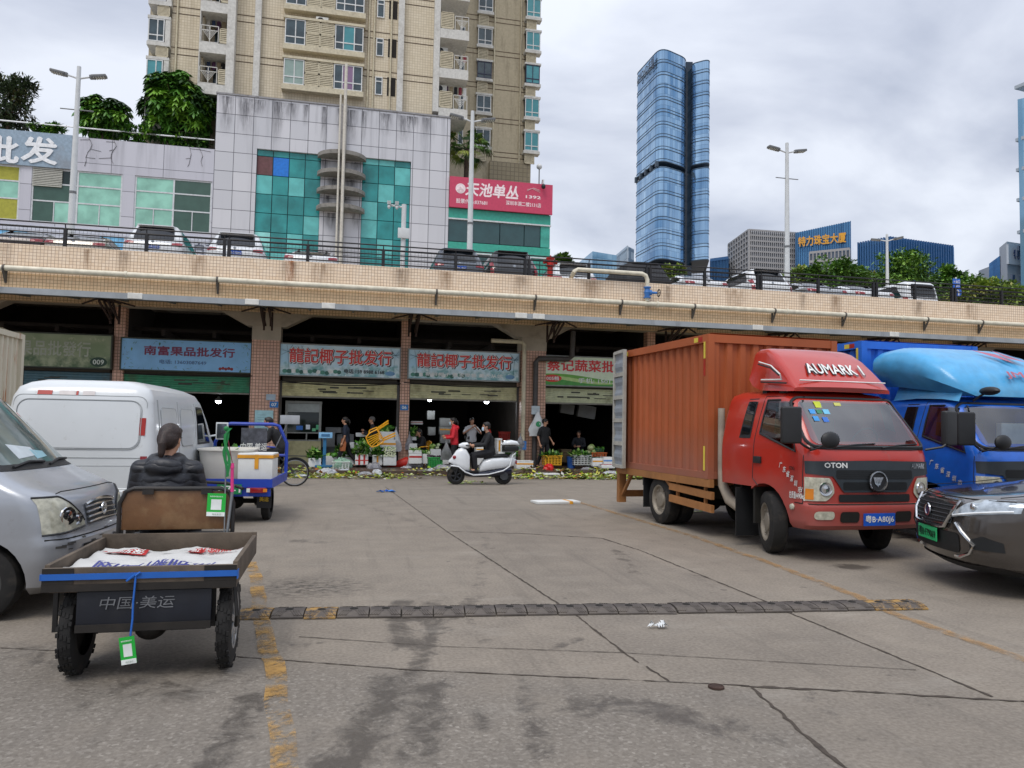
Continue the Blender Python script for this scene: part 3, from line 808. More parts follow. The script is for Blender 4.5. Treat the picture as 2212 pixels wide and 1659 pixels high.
fx=AX(497)
b=MB().bx(blk1-.45,blk1+.1,TY-.8,TY-.02,zt+.14,ZT);ab(b,'balcony_post',whi,smooth=0)
b=MB().bx(blk0-.16,blk0-.1,TY-.72,TY-.02,bal_z-.75,ZT);ab(b,'balcony_edge',whi,smooth=0)
c0,c1=AX(319),AX(364)
cz0,cz1=P(341,183,TY).z,P(341,134,TY).z
FL=P(341,45,TY).z-P(341,133,TY).z
b=MB().bx(c0-.3,xl-.002,TY+1.2,TY+12,zt-6,ZT);ab(b,'side_wall',twd,smooth=0)
for k in range(-1,4):
 za,zb2=cz0+k*FL,cz1+k*FL
 b=MB();b.bx(c0-.06,c1+.1,TY-.4,TY+1.19,za-.3,za-.02);b.bx(c0-.06,c1+.1,TY-.4,TY+1.19,zb2+.02,zb2+.22);b.bx(c0+.04,c1,TY-.25,TY+1.18,za-.019,zb2+.019,1)
 b.bx(c1-.25,c1+.08,TY-.38,TY+1.18,za-.019,zb2+.019)
 ab(b,'bay_slab',[whi,dark_open],smooth=0)
 win(c0,c1-.3,za,zb2,TY-.34,[.58],[ap_gl[2 if k==0 else 0]],None,trans=.28)
 louv(c0+.55,c1,zb2+.24,za+FL-.32,TY-.3,7)
w0_,w1_=AX(935),AX(985);wt=P(960,248,TY).z
b=MB();b.bx(w0_,w0_+.45,TY-.5,TY+9,wt,ZT)
ab(b,'corner_wall',whi,smooth=0)
rz_=P(965,240,TY).z
FC=P(960,75,TY).z-P(960,160,TY).z
for k in range(0,5):
 z=rz_+k*FC
 b=MB();b.bx(w0_+.46,w1_+.9,TY-.5,TY+1.6,z-.72,z+.02)
 b.add([(w0_+.46,TY-.5,z-.73),(w1_+.9,TY-.5,z-.73),(w1_+.9,TY+1.6,z-.73),(w0_+.46,TY+3,z-1.4)],[(0,1,2,3)])
 ab(b,'balcony_slab',whi,smooth=0)
 louv(w0_+.5,w0_+1.5,z+.05,z+1.35,TY-.45,9)
 rail(w0_+1.6,w1_+.85,z+.05,z+1.15,TY-.42)
 b=MB().bx(w0_+.46,w1_+.2,TY+1.7,TY+1.8,z,z+FC-.72);ab(b,'recess',twd,smooth=0)
 b=MB().bx(w0_+1.7,w1_,TY+1.6,TY+1.69,z+.03,z+2.0);ab(b,'balcony_door',dark_open,smooth=0)
WY=TY*84.9/71.6
FW_=P(1150,224,WY).z-P(1150,296,WY).z
v0,v1=AX(985,WY),AX(1150,WY)
wb=P(1150,392,WY).z
b=MB().bx(v0-6,v1,WY,WY+12,DECK_Z,ZT);ab(b,'wing_wall',twd,smooth=0)
b=MB()
for k in range(-2,10):
 z=P(1100,197,WY).z+k*FW_
 for dz in(0,.45):b.bx(v0,v1-.01,WY-.012,WY-.001,z+dz,z+dz+.07)
ab(b,'groove_lines',groove,smooth=0)
for px in(1067,1124):
 ab(MB().tube([(AX(px,WY),WY-.1,wb),(AX(px,WY),WY-.1,ZT)],.08,6),'downpipe',cream,smooth=60)
navy=mat('navy frame','#2c3148',0.5)
for(pa,pb_,pt_,pb2,out,dk_k)in((1030,1061,282,318,.35,2),(1132,1162,292,332,.8,2)):
 xa,xb=AX(pa,WY),AX(pb_,WY);zt2,zb3=P((pa+pb_)/2,pt_,WY).z,P((pa+pb_)/2,pb2,WY).z
 for k in range(0,6):
  za,zc3=zb3+k*FW_,zt2+k*FW_
  b=MB();b.bx(xa-.1,xb+.12,WY-out,WY-.013,za-.28,za-.02);b.bx(xa-.1,xb+.12,WY-out,WY-.013,zc3+.02,zc3+.2)
  b.bx(xa+.06,xb-.06,WY-out+.15,WY-.014,za-.019,zc3+.019,1)
  ab(b,'bay_slab',[whi,dark_open],smooth=0)
  win(xa,xb,za,zc3,WY-out+.08,[.5],[ap_gl[0 if pa<1100 else 2]],None,fm=navy if k==dk_k else None,trans=.25)
  if out>.5:ab(MB().bx(xb-.02,xb+.02,WY-out+.1,WY-.02,za,zc3),'pane',ap_gl[0],smooth=0)
  louv(xa+.05,xb-.35,za-FW_+(zc3-za)+.22,za-.3,WY-out+.2,7)
for k in range(6):
 z=P(995,312,WY).z+k*FW_
 win(AX(992,WY),AX(1003,WY),z,z+1.5,WY-.03,[],[ap_gl[0]],None)
b=MB().bx(AX(1060,WY),v1-.2,WY-.5,WY-.02,DECK_Z,P(1110,356,WY).z);ab(b,'wing_base',tile_mat('wing base tiles','#8c8168','#84795f','#6a604c',.4,mort=.03),smooth=0)
acw=mat('air conditioner white','#cfcfc8',0.5,dirt=0.3);acd=mat('fan dark','#26282b',0.6)
def aircon(px,py,Y,lab,face=0):
 q=P(px,py,Y);t=empty('air_conditioner',q,0,lab,'air conditioner','air conditioners on the apartment tower')
 MB().bx(-.45,.45,0,.34,-.3,.3).build('casing',acw,t,bevel=.02)
 MB().lathe((-.12,-.004,0),(-.12,-.03,0),[(0,.24),(.02,.24),(.021,.2),(.005,.19),(.006,.03),(.012,.0)],18).build('fan_grille',acd,t)
 MB().bar((-.4,.1,-.3),(-.4,.5,-.55),.03).bar((.4,.1,-.3),(.4,.5,-.55),.03).build('bracket',acd,t,smooth=0)
aircon(489,43,TY+.6,'white air conditioner in the upper left balcony with grey fan');aircon(480,138,TY+.6,'white air conditioner with black fan above the lowest left balcony')
aircon(696,45,TY-.5,'white air conditioner hung on the sill between two triple bay windows')
aircon(955,110,TY+.2,'white air conditioner on the middle corner balcony');aircon(953,191,TY+.2,'white air conditioner with dark fan on the lowest corner balcony')
# far office buildings
def loc_pt(lat,d):return Vector((lat*math.cos(YAW)+d*math.sin(YAW),-lat*math.sin(YAW)+d*math.cos(YAW),0))
def px_at(px,d,py=926):
 r_=ray(px,py);k=d/(r_.x*math.sin(YAW)+r_.y*math.cos(YAW));p=CAMP+r_*k;return p
def rounded(pts,rads,n=6):
 out=[];N=len(pts)
 for i in range(N):
  p,a,c=Vector(pts[i]),Vector(pts[i-1]),Vector(pts[(i+1)%N]);r=rads[i]
  if r<=0:out.append(p);continue
  u,v=(a-p).normalized(),(c-p).normalized()
  for k in range(n+1):
   t=k/n;q0,q1=p+u*r*(1-t),p+v*r*t
   out.append(q0*(1-t)+q1*t)
 return out
def tower_glass(name,c1,c2,w=1.6,h=4.0,z0=0,mort=.06,jc='#2a3a4a',rough=.06,spec=.6,metal=.55):
 a=NT(name);tcn=a.n('ShaderNodeTexCoord').outputs['Object'];s=a.n('ShaderNodeSeparateXYZ',{0:tcn})
 u=a.math('ADD',s.outputs[0],a.math('MULTIPLY',s.outputs[1],0.83))
 cb=a.n('ShaderNodeCombineXYZ',{0:u,1:a.math('SUBTRACT',s.outputs[2],z0),2:0.0}).outputs[0]
 br=a.n('ShaderNodeTexBrick',{'Vector':cb,'Color1':lin(c1),'Color2':lin(c2),'Mortar':lin(jc),'Scale':1.0,'Mortar Size':mort,'Bias':0.0,'Brick Width':w,'Row Height':h},offset=0.0)
 nz_=a.noise(a.n('ShaderNodeMapping',{'Vector':tcn,'Scale':(1,1,.3)}).outputs[0],.12,4)
 c=a.mix(.5,br.outputs['Color'],a.ramp(nz_,[(.35,lin(c1)),(.65,lin(c2))]))
 a.set(c,rough,metal,Specular_IOR_Level=spec);return a.m
otg=tower_glass('office blue glass','#5f8ab2','#a6c6e0',rough=.05,metal=.75)
bandm=mat('dark band','#46535f',0.5,metal=.3);otd=glass('recess glass','#1b2d3d',.1,.6)
D0=260.0
A=px_at(1421,D0);B_=px_at(1365,282);C_=px_at(1478,268);D_=px_at(1466,292)
off=empty('office_tower',(A.x,A.y,0),0,'tall rounded blue glass office tower rising alone above the deck','skyscraper')
OO=Vector((A.x,A.y,0))
hz_t=lambda px,py,d:(px_at(px,d,py)).z
top1=hz_t(1421,100,D0);g1a,g0a=hz_t(1421,343,D0),hz_t(1421,355,D0);base1=hz_t(1421,555,D0)
def slab_tower(pts,rads,z0,z1,nfl,name,gm,bm_,prot=.14):
 pl=[(p-OO).to_2d()for p in pts];poly=rounded(pl,rads)
 MB().prism([tuple(p)for p in poly],z0,z1,'z').build(name,gm,off,smooth=25)
 c=sum(poly,Vector((0,0)))/len(poly);big=[c+(p-c)*(1+prot/max(2,(p-c).length))for p in poly]
 b=MB();fh=(z1-z0)/nfl
 for k in range(nfl+1):
  z=z0+k*fh
  b.prism([tuple(p)for p in big],z-.36,z-.12,'z')
  if k<nfl:b.prism([tuple(p)for p in big],z+.75,z+.90,'z')
 b.build('floor_bands',bm_,off,smooth=25)
fhgt=4.2
slab_tower([A,C_,D_,B_],[5,3,3,3],g1a,top1,max(1,int((top1-g1a)/fhgt)),'glass_volume',otg,bandm)
slab_tower([A,C_,D_,B_],[5,3,3,3],base1,g0a,max(1,int((g0a-base1)/fhgt)),'glass_volume',otg,bandm)
E1,E2,E3,E4=px_at(1490,270),px_at(1531,266),px_at(1522,290),px_at(1486,292)
t2=hz_t(1505,131,268);g1b,g0b=hz_t(1505,352,268),hz_t(1505,362,268);b2=hz_t(1505,560,268)
slab_tower([E1,E2,E3,E4],[1.5,3,2,1],g1b,t2,int((t2-g1b)/fhgt),'glass_volume',otg,bandm)
slab_tower([E1,E2,E3,E4],[1.5,3,2,1],b2,g0b,int((g0b-b2)/fhgt),'glass_volume',otg,bandm)
pl=[tuple((px_at(x,d)-OO).to_2d())for x,d in((1474,274),(1492,274),(1490,292),(1464,292))]
MB().prism(pl,0,t2+2.5,'z').build('core',otd,off,smooth=0)
pl=[tuple((px_at(x,d)-OO).to_2d())for x,d in((1424,266),(1472,275),(1464,288),(1376,282))]
MB().prism(pl,0,top1-3,'z').build('inner_core',otd,off,smooth=0)
b=MB()
for k in range(5):
 p=A.lerp(B_,.12+.2*k)-OO;b.bar((p.x,p.y,g0a),(p.x,p.y,g1a),1.0)
b.build('column',bandm,off,smooth=0)
pm_=A.lerp(B_,.5);nrm=(A-B_);up_=Vector((0,0,1));rt_=nrm.normalized()
qz=hz_t(1405,146,268)
letters('GMOND吉盟',Vector((pm_.x-OO.x,pm_.y-OO.y,qz)),rt_,up_,15,4.0,mat('sign letters dark','#20242a',.5),off,off=.9)
def block(name,lab,cat,corners,ztop,m,d_ref=None):
 t=empty(name,(corners[0].x,corners[0].y,0),0,lab,cat);o=Vector((corners[0].x,corners[0].y,0))
 return t,o
def grid_mat(name,wall,c1,c2,w,h,fx,fz,ox=0,oz=0):
 """stone grid with set in windows drawn by a brick pattern whose joints are the stone"""
 a=NT(name);tcn=a.n('ShaderNodeTexCoord').outputs['Object'];s=a.n('ShaderNodeSeparateXYZ',{0:tcn})
 return a
stone=mat('stone grid','#a09f9f',.8,var=.08,dirt=.3,dcol='#6a6664')
def facade(t,o,p,q,z0,z1,nx,nz,wall,gm=None,dep=.6,mx=.28,mz=.22,name='facade_grid',body=True):
 """stone mullion grid standing proud of a glass sheet, from p to q"""
 d=(q-p).to_2d();L=d.length;d=Vector((d.x/L,d.y/L,0));n=Vector((d.y,-d.x,0))
 b=MB();w=L/nx;h=(z1-z0)/nz
 for i in range(nx+1):
  c=p-o+d*(i*w);b.bar((c.x,c.y,z0),(c.x,c.y,z1),w*mx,dep,up=(n.x,n.y,0))if False else b.box((c.x,c.y,(z0+z1)/2),(w*mx,dep,z1-z0),math.atan2(d.y,d.x))
 for k in range(nz+1):
  c=(p+q)/2-o;b.box((c.x,c.y,z0+k*h),(L,dep*.9,h*mz),math.atan2(d.y,d.x))
 return b.build(name,wall,t,smooth=0)
def bldg(name,lab,cat,pts,z1,gm,z0=0.0):
 o=Vector((pts[0].x,pts[0].y,0));t=empty(name,o,0,lab,cat)
 MB().prism([tuple((p-o).to_2d())for p in pts],z0,z1,'z').build('wall',gm,t,smooth=0)
 return t,o
wglass=glass('office window dark','#4b5563',.1,.6,var=.3,sc=.15)
d1=230
p0,p1,p2,p3=px_at(1573,252),px_at(1617,d1+3),px_at(1722,236),px_at(1700,262)
zs=hz_t(1650,501,d1+3);z_l=hz_t(1573,513,252)
t,o=bldg('stone_office_block','grey stone office block with a regular grid of windows beside the gold lettered building','office building',[p0,p1,p2,p3],zs,wglass)
facade(t,o,p0,p1,0,zs+.6,8,38,stone,mz=.3);facade(t,o,p1,p2,0,zs+.6,24,38,stone,mx=.36,mz=.3)
d2=225
q0,q1=px_at(1720,d2+8),px_at(1840,d2)
q2,q3=px_at(1846,d2+25),px_at(1735,d2+30)
zl,zr=hz_t(1720,503,d2+8),hz_t(1840,478,d2)
o=Vector((q0.x,q0.y,0));t=empty('jewellery_building',o,0,'blue glass building with slanting roof and gold lettering on its front','office building')
pp=[(p-o)for p in(q0,q1,q2,q3)]
blue_g=tower_glass('blue curtain glass','#3f78a8','#6fa6cf',w=2.2,h=3.8,mort=.1,jc='#2b557c',metal=.5)
MB().add([(p.x,p.y,0)for p in pp]+[(pp[0].x,pp[0].y,zl),(pp[1].x,pp[1].y,zr),(pp[2].x,pp[2].y,zr),(pp[3].x,pp[3].y,zl)],[(0,1,2,3),(4,5,6,7),(0,1,5,4),(1,2,6,5),(2,3,7,6),(3,0,4,7)]).build('wall',blue_g,t,smooth=0)
dq=(q1-q0).to_2d();LQ=dq.length;dq=Vector((dq.x/LQ,dq.y/LQ,0));nq=Vector((dq.y,-dq.x,0));b=MB()
for i in range(0,25):
 f=i/24;c=q0-o+dq*(LQ*f)+nq*.25;b.box((c.x,c.y,(zl+(zr-zl)*f)/2),(.22,.5,zl+(zr-zl)*f),math.atan2(dq.y,dq.x))
b.build('fins',mat('blue fin','#2f5f8c',.4),t,smooth=0)
gold=mat('gold letters','#e0a33a',.4,metal=.3)
f=(1779-1720)/120;c=q0-o+dq*(LQ*f)+nq*.8
letters('特力珠宝大厦',Vector((c.x,c.y,hz_t(1779,519,d2+4))),dq,(0,0,1),13.6,3.0,gold,t,bold=.03,off=.3)
a0,a1=px_at(1750,d2+1),px_at(1838,d2-5)
za=hz_t(1795,549,d2)
b=MB().prism([tuple((p-o).to_2d())for p in(a0,a1,px_at(1840,d2+4),px_at(1752,d2+9))],0,za,'z').build('annexe',wglass,t,smooth=0)
facade(t,o,a0,a1,0,za+.5,11,20,stone,mx=.3,mz=.26)
d3=215;e_=[px_at(x,d3+dd)for x,dd in((1857,6),(1925,0),(2066,12))]
ez=[hz_t(1857,527,d3+6),hz_t(1925,514,d3),hz_t(2066,534,d3+12)]
o=Vector((e_[0].x,e_[0].y,0));t=empty('finned_office_building',o,0,'low blue glass building with upright fins behind the round tree','office building')
bk=[px_at(2068,d3+40),px_at(1865,d3+40)]
vs=[p-o for p in e_+bk];zz_=ez+[ez[2],ez[0]]
MB().add([(p.x,p.y,0)for p in vs]+[(p.x,p.y,z)for p,z in zip(vs,zz_)],[(0,1,2,3,4),(5,6,7,8,9)]+[(i,(i+1)%5,5+(i+1)%5,5+i)for i in range(5)]).build('wall',tower_glass('deep blue glass','#3f74a8','#6c9fcb',w=2.4,h=4,mort=.08,metal=.5),t,smooth=0)
b=MB();dkb=mat('dark blue fin','#2b5a8a',.5)
for s in range(2):
 p,q=vs[s],vs[s+1];n_=12 if s==0 else 26
 for i in range(n_):
  f=i/n_;c=p.lerp(q,f);z=zz_[s]+(zz_[s+1]-zz_[s])*f;dd=(q-p);b.box((c.x,c.y,z/2+.4),(.35,1.0,z),math.atan2(dd.y,dd.x))
b.build('fins',dkb,t,smooth=0)
pal=tower_glass('pale blue glass','#6f9fc0','#a5c9dc',w=2.5,h=3.5,mort=.12,jc='#5b86a5',metal=.4)
t,o=bldg('glass_office_block','pale blue glass office block low behind the parked cars near the pink banner','office building',[px_at(1238,262),px_at(1275,240),px_at(1328,245),px_at(1320,270)],hz_t(1290,543,240),pal)
t,o=bldg('slab_office_block','slim pale office slab just left of the tall glass tower','office building',[px_at(1326,265),px_at(1352,250),px_at(1366,254),px_at(1360,275)],hz_t(1350,532,250),panel_mat('slab office','#9fb0bd','#8fa3b4','#5d7388',3.0,3.4,0,0,.5,None,0.1))
facade(t,o,px_at(1326,265),px_at(1352,250),0,hz_t(1350,533,250),10,14,mat('pale mullion','#a9b4bd',.7),mx=.2,mz=.2,dep=.3)
t,o=bldg('ribbed_office_block','small dark blue ribbed block between the tall tower and the stone grid block','office building',[px_at(1533,250),px_at(1572,246),px_at(1572,265),px_at(1536,265)],hz_t(1550,560,248),blue_g)
facade(t,o,px_at(1533,249.5),px_at(1572,245.5),0,hz_t(1550,560,248),12,3,dkb,mx=.3,mz=.05,dep=.5)
wg=mat('white office wall','#b9bfc4',.7,var=.05)
z1=hz_t(2190,526,200)
t,o=bldg('white_office_building','white office building with dark square windows and blue lettering at the right edge','office building',[px_at(2165,205),px_at(2182,198),px_at(2290,205),px_at(2290,230)],z1,wg)
gb=[px_at(2142,214),px_at(2166,204)]
MB().prism([tuple((p-o).to_2d())for p in(gb[0],gb[1],px_at(2180,225),px_at(2150,230))],0,hz_t(2150,563,210),'z').build('glass_wing',blue_g,t,smooth=0)
MB().prism([tuple((p-o).to_2d())for p in(px_at(2119,222),px_at(2143,216),px_at(2150,235),px_at(2125,240))],0,hz_t(2130,582,220),'z').build('low_wing',wg,t,smooth=0)
b0,b1=px_at(2183,197.5),px_at(2290,204.5);bd=(b1-b0).to_2d().normalized();bd=Vector((bd.x,bd.y,0))
zb_=hz_t(2200,560,198)
c=b0.lerp(b1,.5)-o
MB().box((c.x,c.y,zb_+1.2),((b1-b0).length,.6,5.2),math.atan2(bd.y,bd.x)).build('sign_band',mat('white sign band','#cfd6dc',.5),t,smooth=0)
c=b0.lerp(b1,.22)-o;nb=Vector((bd.y,-bd.x,0))
letters('特力',Vector((c.x,c.y,zb_-.1+1.4)),bd,(0,0,1),5.0,2.5,mat('blue letters','#2c4a86',.5),t,off=.4)
wd=glass('office window','#41526a',.1)
for px,py in((2176,610),(2176,640),(2176,585),(2172,572),(2186,600),(2186,630),(2205,600),(2205,630),(2196,548),(2200,538)):
 p=px_at(px,201 if px<2182 else 197,py);MB().box((p.x-o.x,p.y-o.y-.3,p.z),(1.0,.5,1.5),math.atan2(bd.y,bd.x)).build('window',wd,t,smooth=0)
t,o=bldg('glass_tower','tall pale glass tower cut off by the right edge of the view','skyscraper',[px_at(2211,180),px_at(2243,178),px_at(2243,200),px_at(2215,200)],hz_t(2210,215,180),pal)
pq=px_at(2208,180);b=MB()
for py in(186,300,365,430,500):
 z=hz_t(2208,py,180);b.box((3.8,0,z),(7.0,3,.8),math.atan2(bd.y,bd.x))
b.build('floor_bands',mat('pale band','#aab4bc',.6),t,smooth=0)
# trees and shrubs
def leaf_cols(base,n):
 out=[]
 for i,(h,k)in enumerate(base):
  out.append(mat(n+' %d'%i,h,0.45,var=0.22,sc=3,Specular_IOR_Level=.35))
 return out
G_FIC=leaf_cols([('#33561f',0),('#4a7a2a',0),('#6f9c34',0),('#24401b',0)],'rubber leaf')
G_TREE=leaf_cols([('#4a6e2c',0),('#5f8836',0),('#7aa041',0),('#375723',0)],'tree leaf')
G_YEL=leaf_cols([('#6f8a38',0),('#8aa046',0),('#587234',0),('#8f9148',0)],'light leaf')
bark=mat('bark','#54463a',.9,var=.3,sc=8)
def leaf(b,p,d,L,W,m,r,fold=.15):
 d=d.normalized();s=d.cross(Vector((0,0,1)))
 s=s.normalized()if s.length>.05 else Vector((1,0,0))
 s=(s+Vector((r.uniform(-.3,.3),r.uniform(-.3,.3),r.uniform(-.3,.3)))).normalized()
 n=s.cross(d).normalized()
 a,c=p+d*L*.5+s*W/2-n*W*fold,p+d*L*.5-s*W/2-n*W*fold
 b.add([p,a,p+d*L-Vector((0,0,L*.12)),c],[(0,1,2),(0,2,3)],m)
def tree(name,base,crown_c,rad,n,L,W,cols,label,cat='tree',group=None,seed=1,clumps=40,trunk=.15,palm=0,solid=.55,limbs=6):
 r=random.Random(seed);t=empty(name,base,0,label,cat,group);o=Vector(base);cc=Vector(crown_c)-o
 b=MB();b.tube([(0,0,0),(cc.x*.3,cc.y*.3,cc.z*.5),(cc.x*.8,cc.y*.8,cc.z)],[trunk,trunk*.75,trunk*.4],8)
 for k in range(limbs):
  g=2*math.pi*k/limbs+r.uniform(-.3,.3);e2=Vector((math.cos(g)*rad[0]*.65,math.sin(g)*rad[1]*.65,rad[2]*r.uniform(-.2,.6)))
  s0=cc*r.uniform(.45,.8);s0.z=cc.z*r.uniform(.45,.85)
  b.tube([s0,s0.lerp(cc+e2,.5)+Vector((0,0,-.1*rad[2])),cc+e2],[trunk*.4,trunk*.28,trunk*.1],6)
 b.build('trunk',bark,t)
 b=MB();cl=[]
 for k in range(clumps):
  while True:
   v=Vector((r.uniform(-1,1),r.uniform(-1,1),r.uniform(-1,1)))
   if solid<v.length<1.0:break
  s=r.uniform(.2,.36);cl.append((Vector((v.x*rad[0],v.y*rad[1],v.z*rad[2]))*.86,s,r.choice([0,0,1,1,2,3])))
 for k in range(n):
  c,s,ci=r.choice(cl)
  v=Vector((r.gauss(0,1),r.gauss(0,1),r.gauss(0,.8)))
  v=v/max(1e-3,v.length)*(r.random()**.45)
  p=cc+c+Vector((v.x*rad[0]*s,v.y*rad[1]*s,v.z*rad[2]*s))
  outd=Vector(((p-cc).x/rad[0],(p-cc).y/rad[1],(p-cc).z/rad[2]))
  m=ci if r.random()<.7 else r.choice([0,1,2,3])
  if palm:
   up=(outd.normalized()*.6+Vector((0,0,.5))).normalized()
   a=up.cross(Vector((0,0,1)));a=a.normalized()if a.length>.05 else Vector((1,0,0));c2=up.cross(a)
   g0=r.uniform(0,6.28)
   for i in range(palm):
    g=g0+6.28*i/palm;d=(a*math.cos(g)+c2*math.sin(g))+up*.1-Vector((0,0,.45))
    leaf(b,p,d,L*r.uniform(.8,1.1),W,m,r)
  else:
   d=outd+Vector((r.gauss(0,.7),r.gauss(0,.7),r.gauss(0,.6)-.15))
   leaf(b,p,d,L*r.uniform(.7,1.2),W*r.uniform(.8,1.2),m,r)
 b.build('crown',cols,t,smooth=0)
 return t
sh='shrubs in the planter on the low wing roof'
c=P(388,232,POD_Y+1.2);tree('umbrella_shrub',(c.x,POD_Y+1.2,wz),c,(2.55,1.4,2.75),1500,.62,.24,G_FIC,'largest rounded umbrella shrub spilling over the planter against the apartment tower','shrub',sh,3,80,.14,palm=7,solid=.3)
c=P(382,170,POD_Y+1.3);tree('umbrella_shrub',(c.x,POD_Y+1.3,wz),c,(1.25,.9,.85),260,.6,.24,G_FIC,'bright leafy shrub top standing out above the largest planter shrub','shrub',sh,4,16,.1,palm=7,solid=.1)
c=P(224,250,POD_Y+1.2);tree('umbrella_shrub',(c.x,POD_Y+1.2,wz-.2),c,(1.75,1.2,1.55),560,.6,.23,G_FIC,'medium umbrella shrub between the street lamp and the largest shrub','shrub',sh,5,40,.1,palm=7,solid=.25)
c=P(20,225,POD_Y+3);tree('roof_tree',(c.x,POD_Y+3,wz-.2),c,(2.0,1.6,2.3),4200,.42,.14,leaf_cols([('#3a4a30',0),('#2c3a26',0),('#4b5a38',0),('#5a5a3c',0)],'dull leaf'),'dull green fine leaved tree on the roof at the left edge','tree',None,6,60,.12,solid=.2)
for i,(px,py,w_,lb)in enumerate(((300,290,1.5,'low dark shrub filling the gap between the two umbrella shrubs'),(420,305,1.4,'hanging foot of greenery under the largest shrub'),(105,277,1.2,'thin strip of low plants along the roof rail'))):
 c=P(px,py,POD_Y+.7);tree('planter_shrub',(c.x,POD_Y+.8,wz-.3),c,(w_,.7,.55),900,.4,.16,G_FIC,lb,'shrub',sh,10+i,16,.04,solid=.1)
c=P(1008,330,POD_Y+3.5);t=empty('fan_palm',(c.x,POD_Y+3.5,bz1-.6),0,'fan palm with drooping fronds growing behind the pink banner','palm tree');r=random.Random(8)
q=Vector((0,0,c.z-bz1+.9));MB().tube([(0,0,0),q],[.22,.17],10).build('trunk',bark,t);b=MB()
for k in range(46):
 g=r.uniform(0,6.28);el=r.uniform(-.7,1.25);d=Vector((math.cos(g)*math.cos(el),math.sin(g)*math.cos(el),math.sin(el)));L=r.uniform(.9,1.6)
 p=q+d*L;b.tube([q,q+d*L*.55+Vector((0,0,.1)),p],.018,4,0)
 s=d.cross(Vector((0,0,1))).normalized();u2=s.cross(d)
 m=r.choice([0,1,1,2])
 for i in range(15):
  a2=-1.25+2.5*i/14;dd=(d*math.cos(a2)+s*math.sin(a2)).normalized();Lf=r.uniform(.65,.95)
  e2=p+dd*Lf-Vector((0,0,Lf*.55));md=p+dd*Lf*.55-Vector((0,0,.06));w2=dd.cross(u2).normalized()*.045
  b.add([p-w2*.3,p+w2*.3,md+w2,e2,md-w2],[(0,1,2,4),(4,2,3)],m)
b.build('fronds',leaf_cols([('#33521f',0),('#4f7026',0),('#86913a',0)],'palm leaf'),t,smooth=0)
tg='trees beyond the parking deck'
for i,(px,py,d,rx,rz,lcs,lb,sd)in enumerate(((1952,600,110,5.6,4.9,G_TREE,'big round dark green tree beside the right hand lamp post',21),(1800,604,115,4.6,3.6,G_TREE,'mid green bushy tree in front of the gold lettered building',22),(1860,612,120,3.6,2.6,G_YEL,'light green bushy tree next to the big round tree',23),(1725,610,118,3.0,2.6,G_YEL,'small light green tree left of the bushy tree in front of the stone block',24),(2045,620,120,3.4,3.2,G_TREE,'loose green tree right of the big round tree, by the road sign',25),(2120,640,105,4.6,2.4,G_YEL,'yellowish loose tree in front of the white office building',26),(2200,652,100,3.6,2.0,G_YEL,'low yellowish tree at the right edge behind the railing',27),(1455,590,130,2.0,1.6,G_YEL,'small bright tree low between the covered car and the tall tower',28),(1215,575,90,1.0,1.3,G_TREE,'little green bush behind the red hydrant',29),(2090,628,112,3.0,2.6,G_TREE,'sparse green tree right behind the round arrow sign',30))):
 c=px_at(px,d,py);tree('broadleaf_tree',(c.x,c.y,0),c,(rx,rx,rz),5200 if rx>3 else 2600,.66,.40,lcs,lb,'tree',tg,sd,60,.28,solid=.25)
 # shop fronts: signs, roller shutters, stalls
SY=26.30
def sign(px0,py0,px1,py1,pyb,label,cat,board,Y=SY,frame=None):
 a,b_=P(px0,py0,Y),P(px1,py1,Y);z1=(a.z+b_.z)/2;z0=P((px0+px1)/2,pyb,Y).z
 t=empty('shop_sign',((a.x+b_.x)/2,Y,(z0+z1)/2),0,label,cat,'sign boards over the market shops')
 w,h=b_.x-a.x,z1-z0
 MB().bx(-w/2,w/2,0,.18,-h/2,h/2).build('board',board,t,smooth=0)
 if frame:
  b=MB();f=.04
  b.bx(-w/2-f,w/2+f,-.03,.17,h/2,h/2+f);b.bx(-w/2-f,w/2+f,-.03,.17,-h/2-f,-h/2);b.bx(-w/2-f,-w/2,-.03,.17,-h/2,h/2);b.bx(w/2,w/2+f,-.03,.17,-h/2,h/2)
  b.build('sign_frame',frame,t,smooth=0)
 return t,w,h
def landscape_mat(name,top,mid,low,lowf=.35,sc=1.2,blot=None):
 """printed banner: bands of colour with ragged leafy edges"""
 a=NT(name);v=a.coord();s=a.n('ShaderNodeSeparateXYZ',{0:v})
 n1=a.noise(v,sc*2,6,.65);n2=a.noise(a.coord(loc=(3,1,2)),sc,5)
 h=a.math('ADD',s.outputs[2],a.math('MULTIPLY',a.math('SUBTRACT',n1,.5),.7))
 c=a.ramp(n2,[(.35,lin(top)),(.65,lin(mid))])
 c=a.mix(a.step(h,-.08,-.22),c,a.ramp(n1,[(.4,lin(low)),(.62,lin(mid))]))
 if blot:c=a.mix(a.step(a.noise(a.coord(loc=(9,0,4)),2.2,6,.7),.6,.66),c,lin(blot))
 a.set(c,.5);return a.m
def put(t,s,x,z,w,h,m,**k):return letters(s,(x,-.001,z),(1,0,0),(0,0,1),w,h,m,t,**k)
sgrey=mat('sign frame grey','#8b8d8a',.5,dirt=.4);sdark=mat('sign frame dark','#3a4034',.6)
t,w,h=sign(5,716,241,727,792,'faded green sign board with pale characters and the number 009','shop sign',landscape_mat('green landscape print','#7f9068','#a3aa88','#546b48',blot='#b5b795'),frame=sdark)
pale=mat('pale characters','#a9ad9a',.6)
put(t,'果品批發行',-.02*w,.06*h,.66*w,.45*h,pale,bold=.02)
b=MB();b.lathe((w*.39,-.004,-h*.32),(w*.39,-.012,-h*.32),[(0,.25),(.006,.25)],24)
for i in range(len(b.v)):x,y,z=b.v[i];b.v[i]=(x,y,-h*.32+(z+h*.32)*.62)
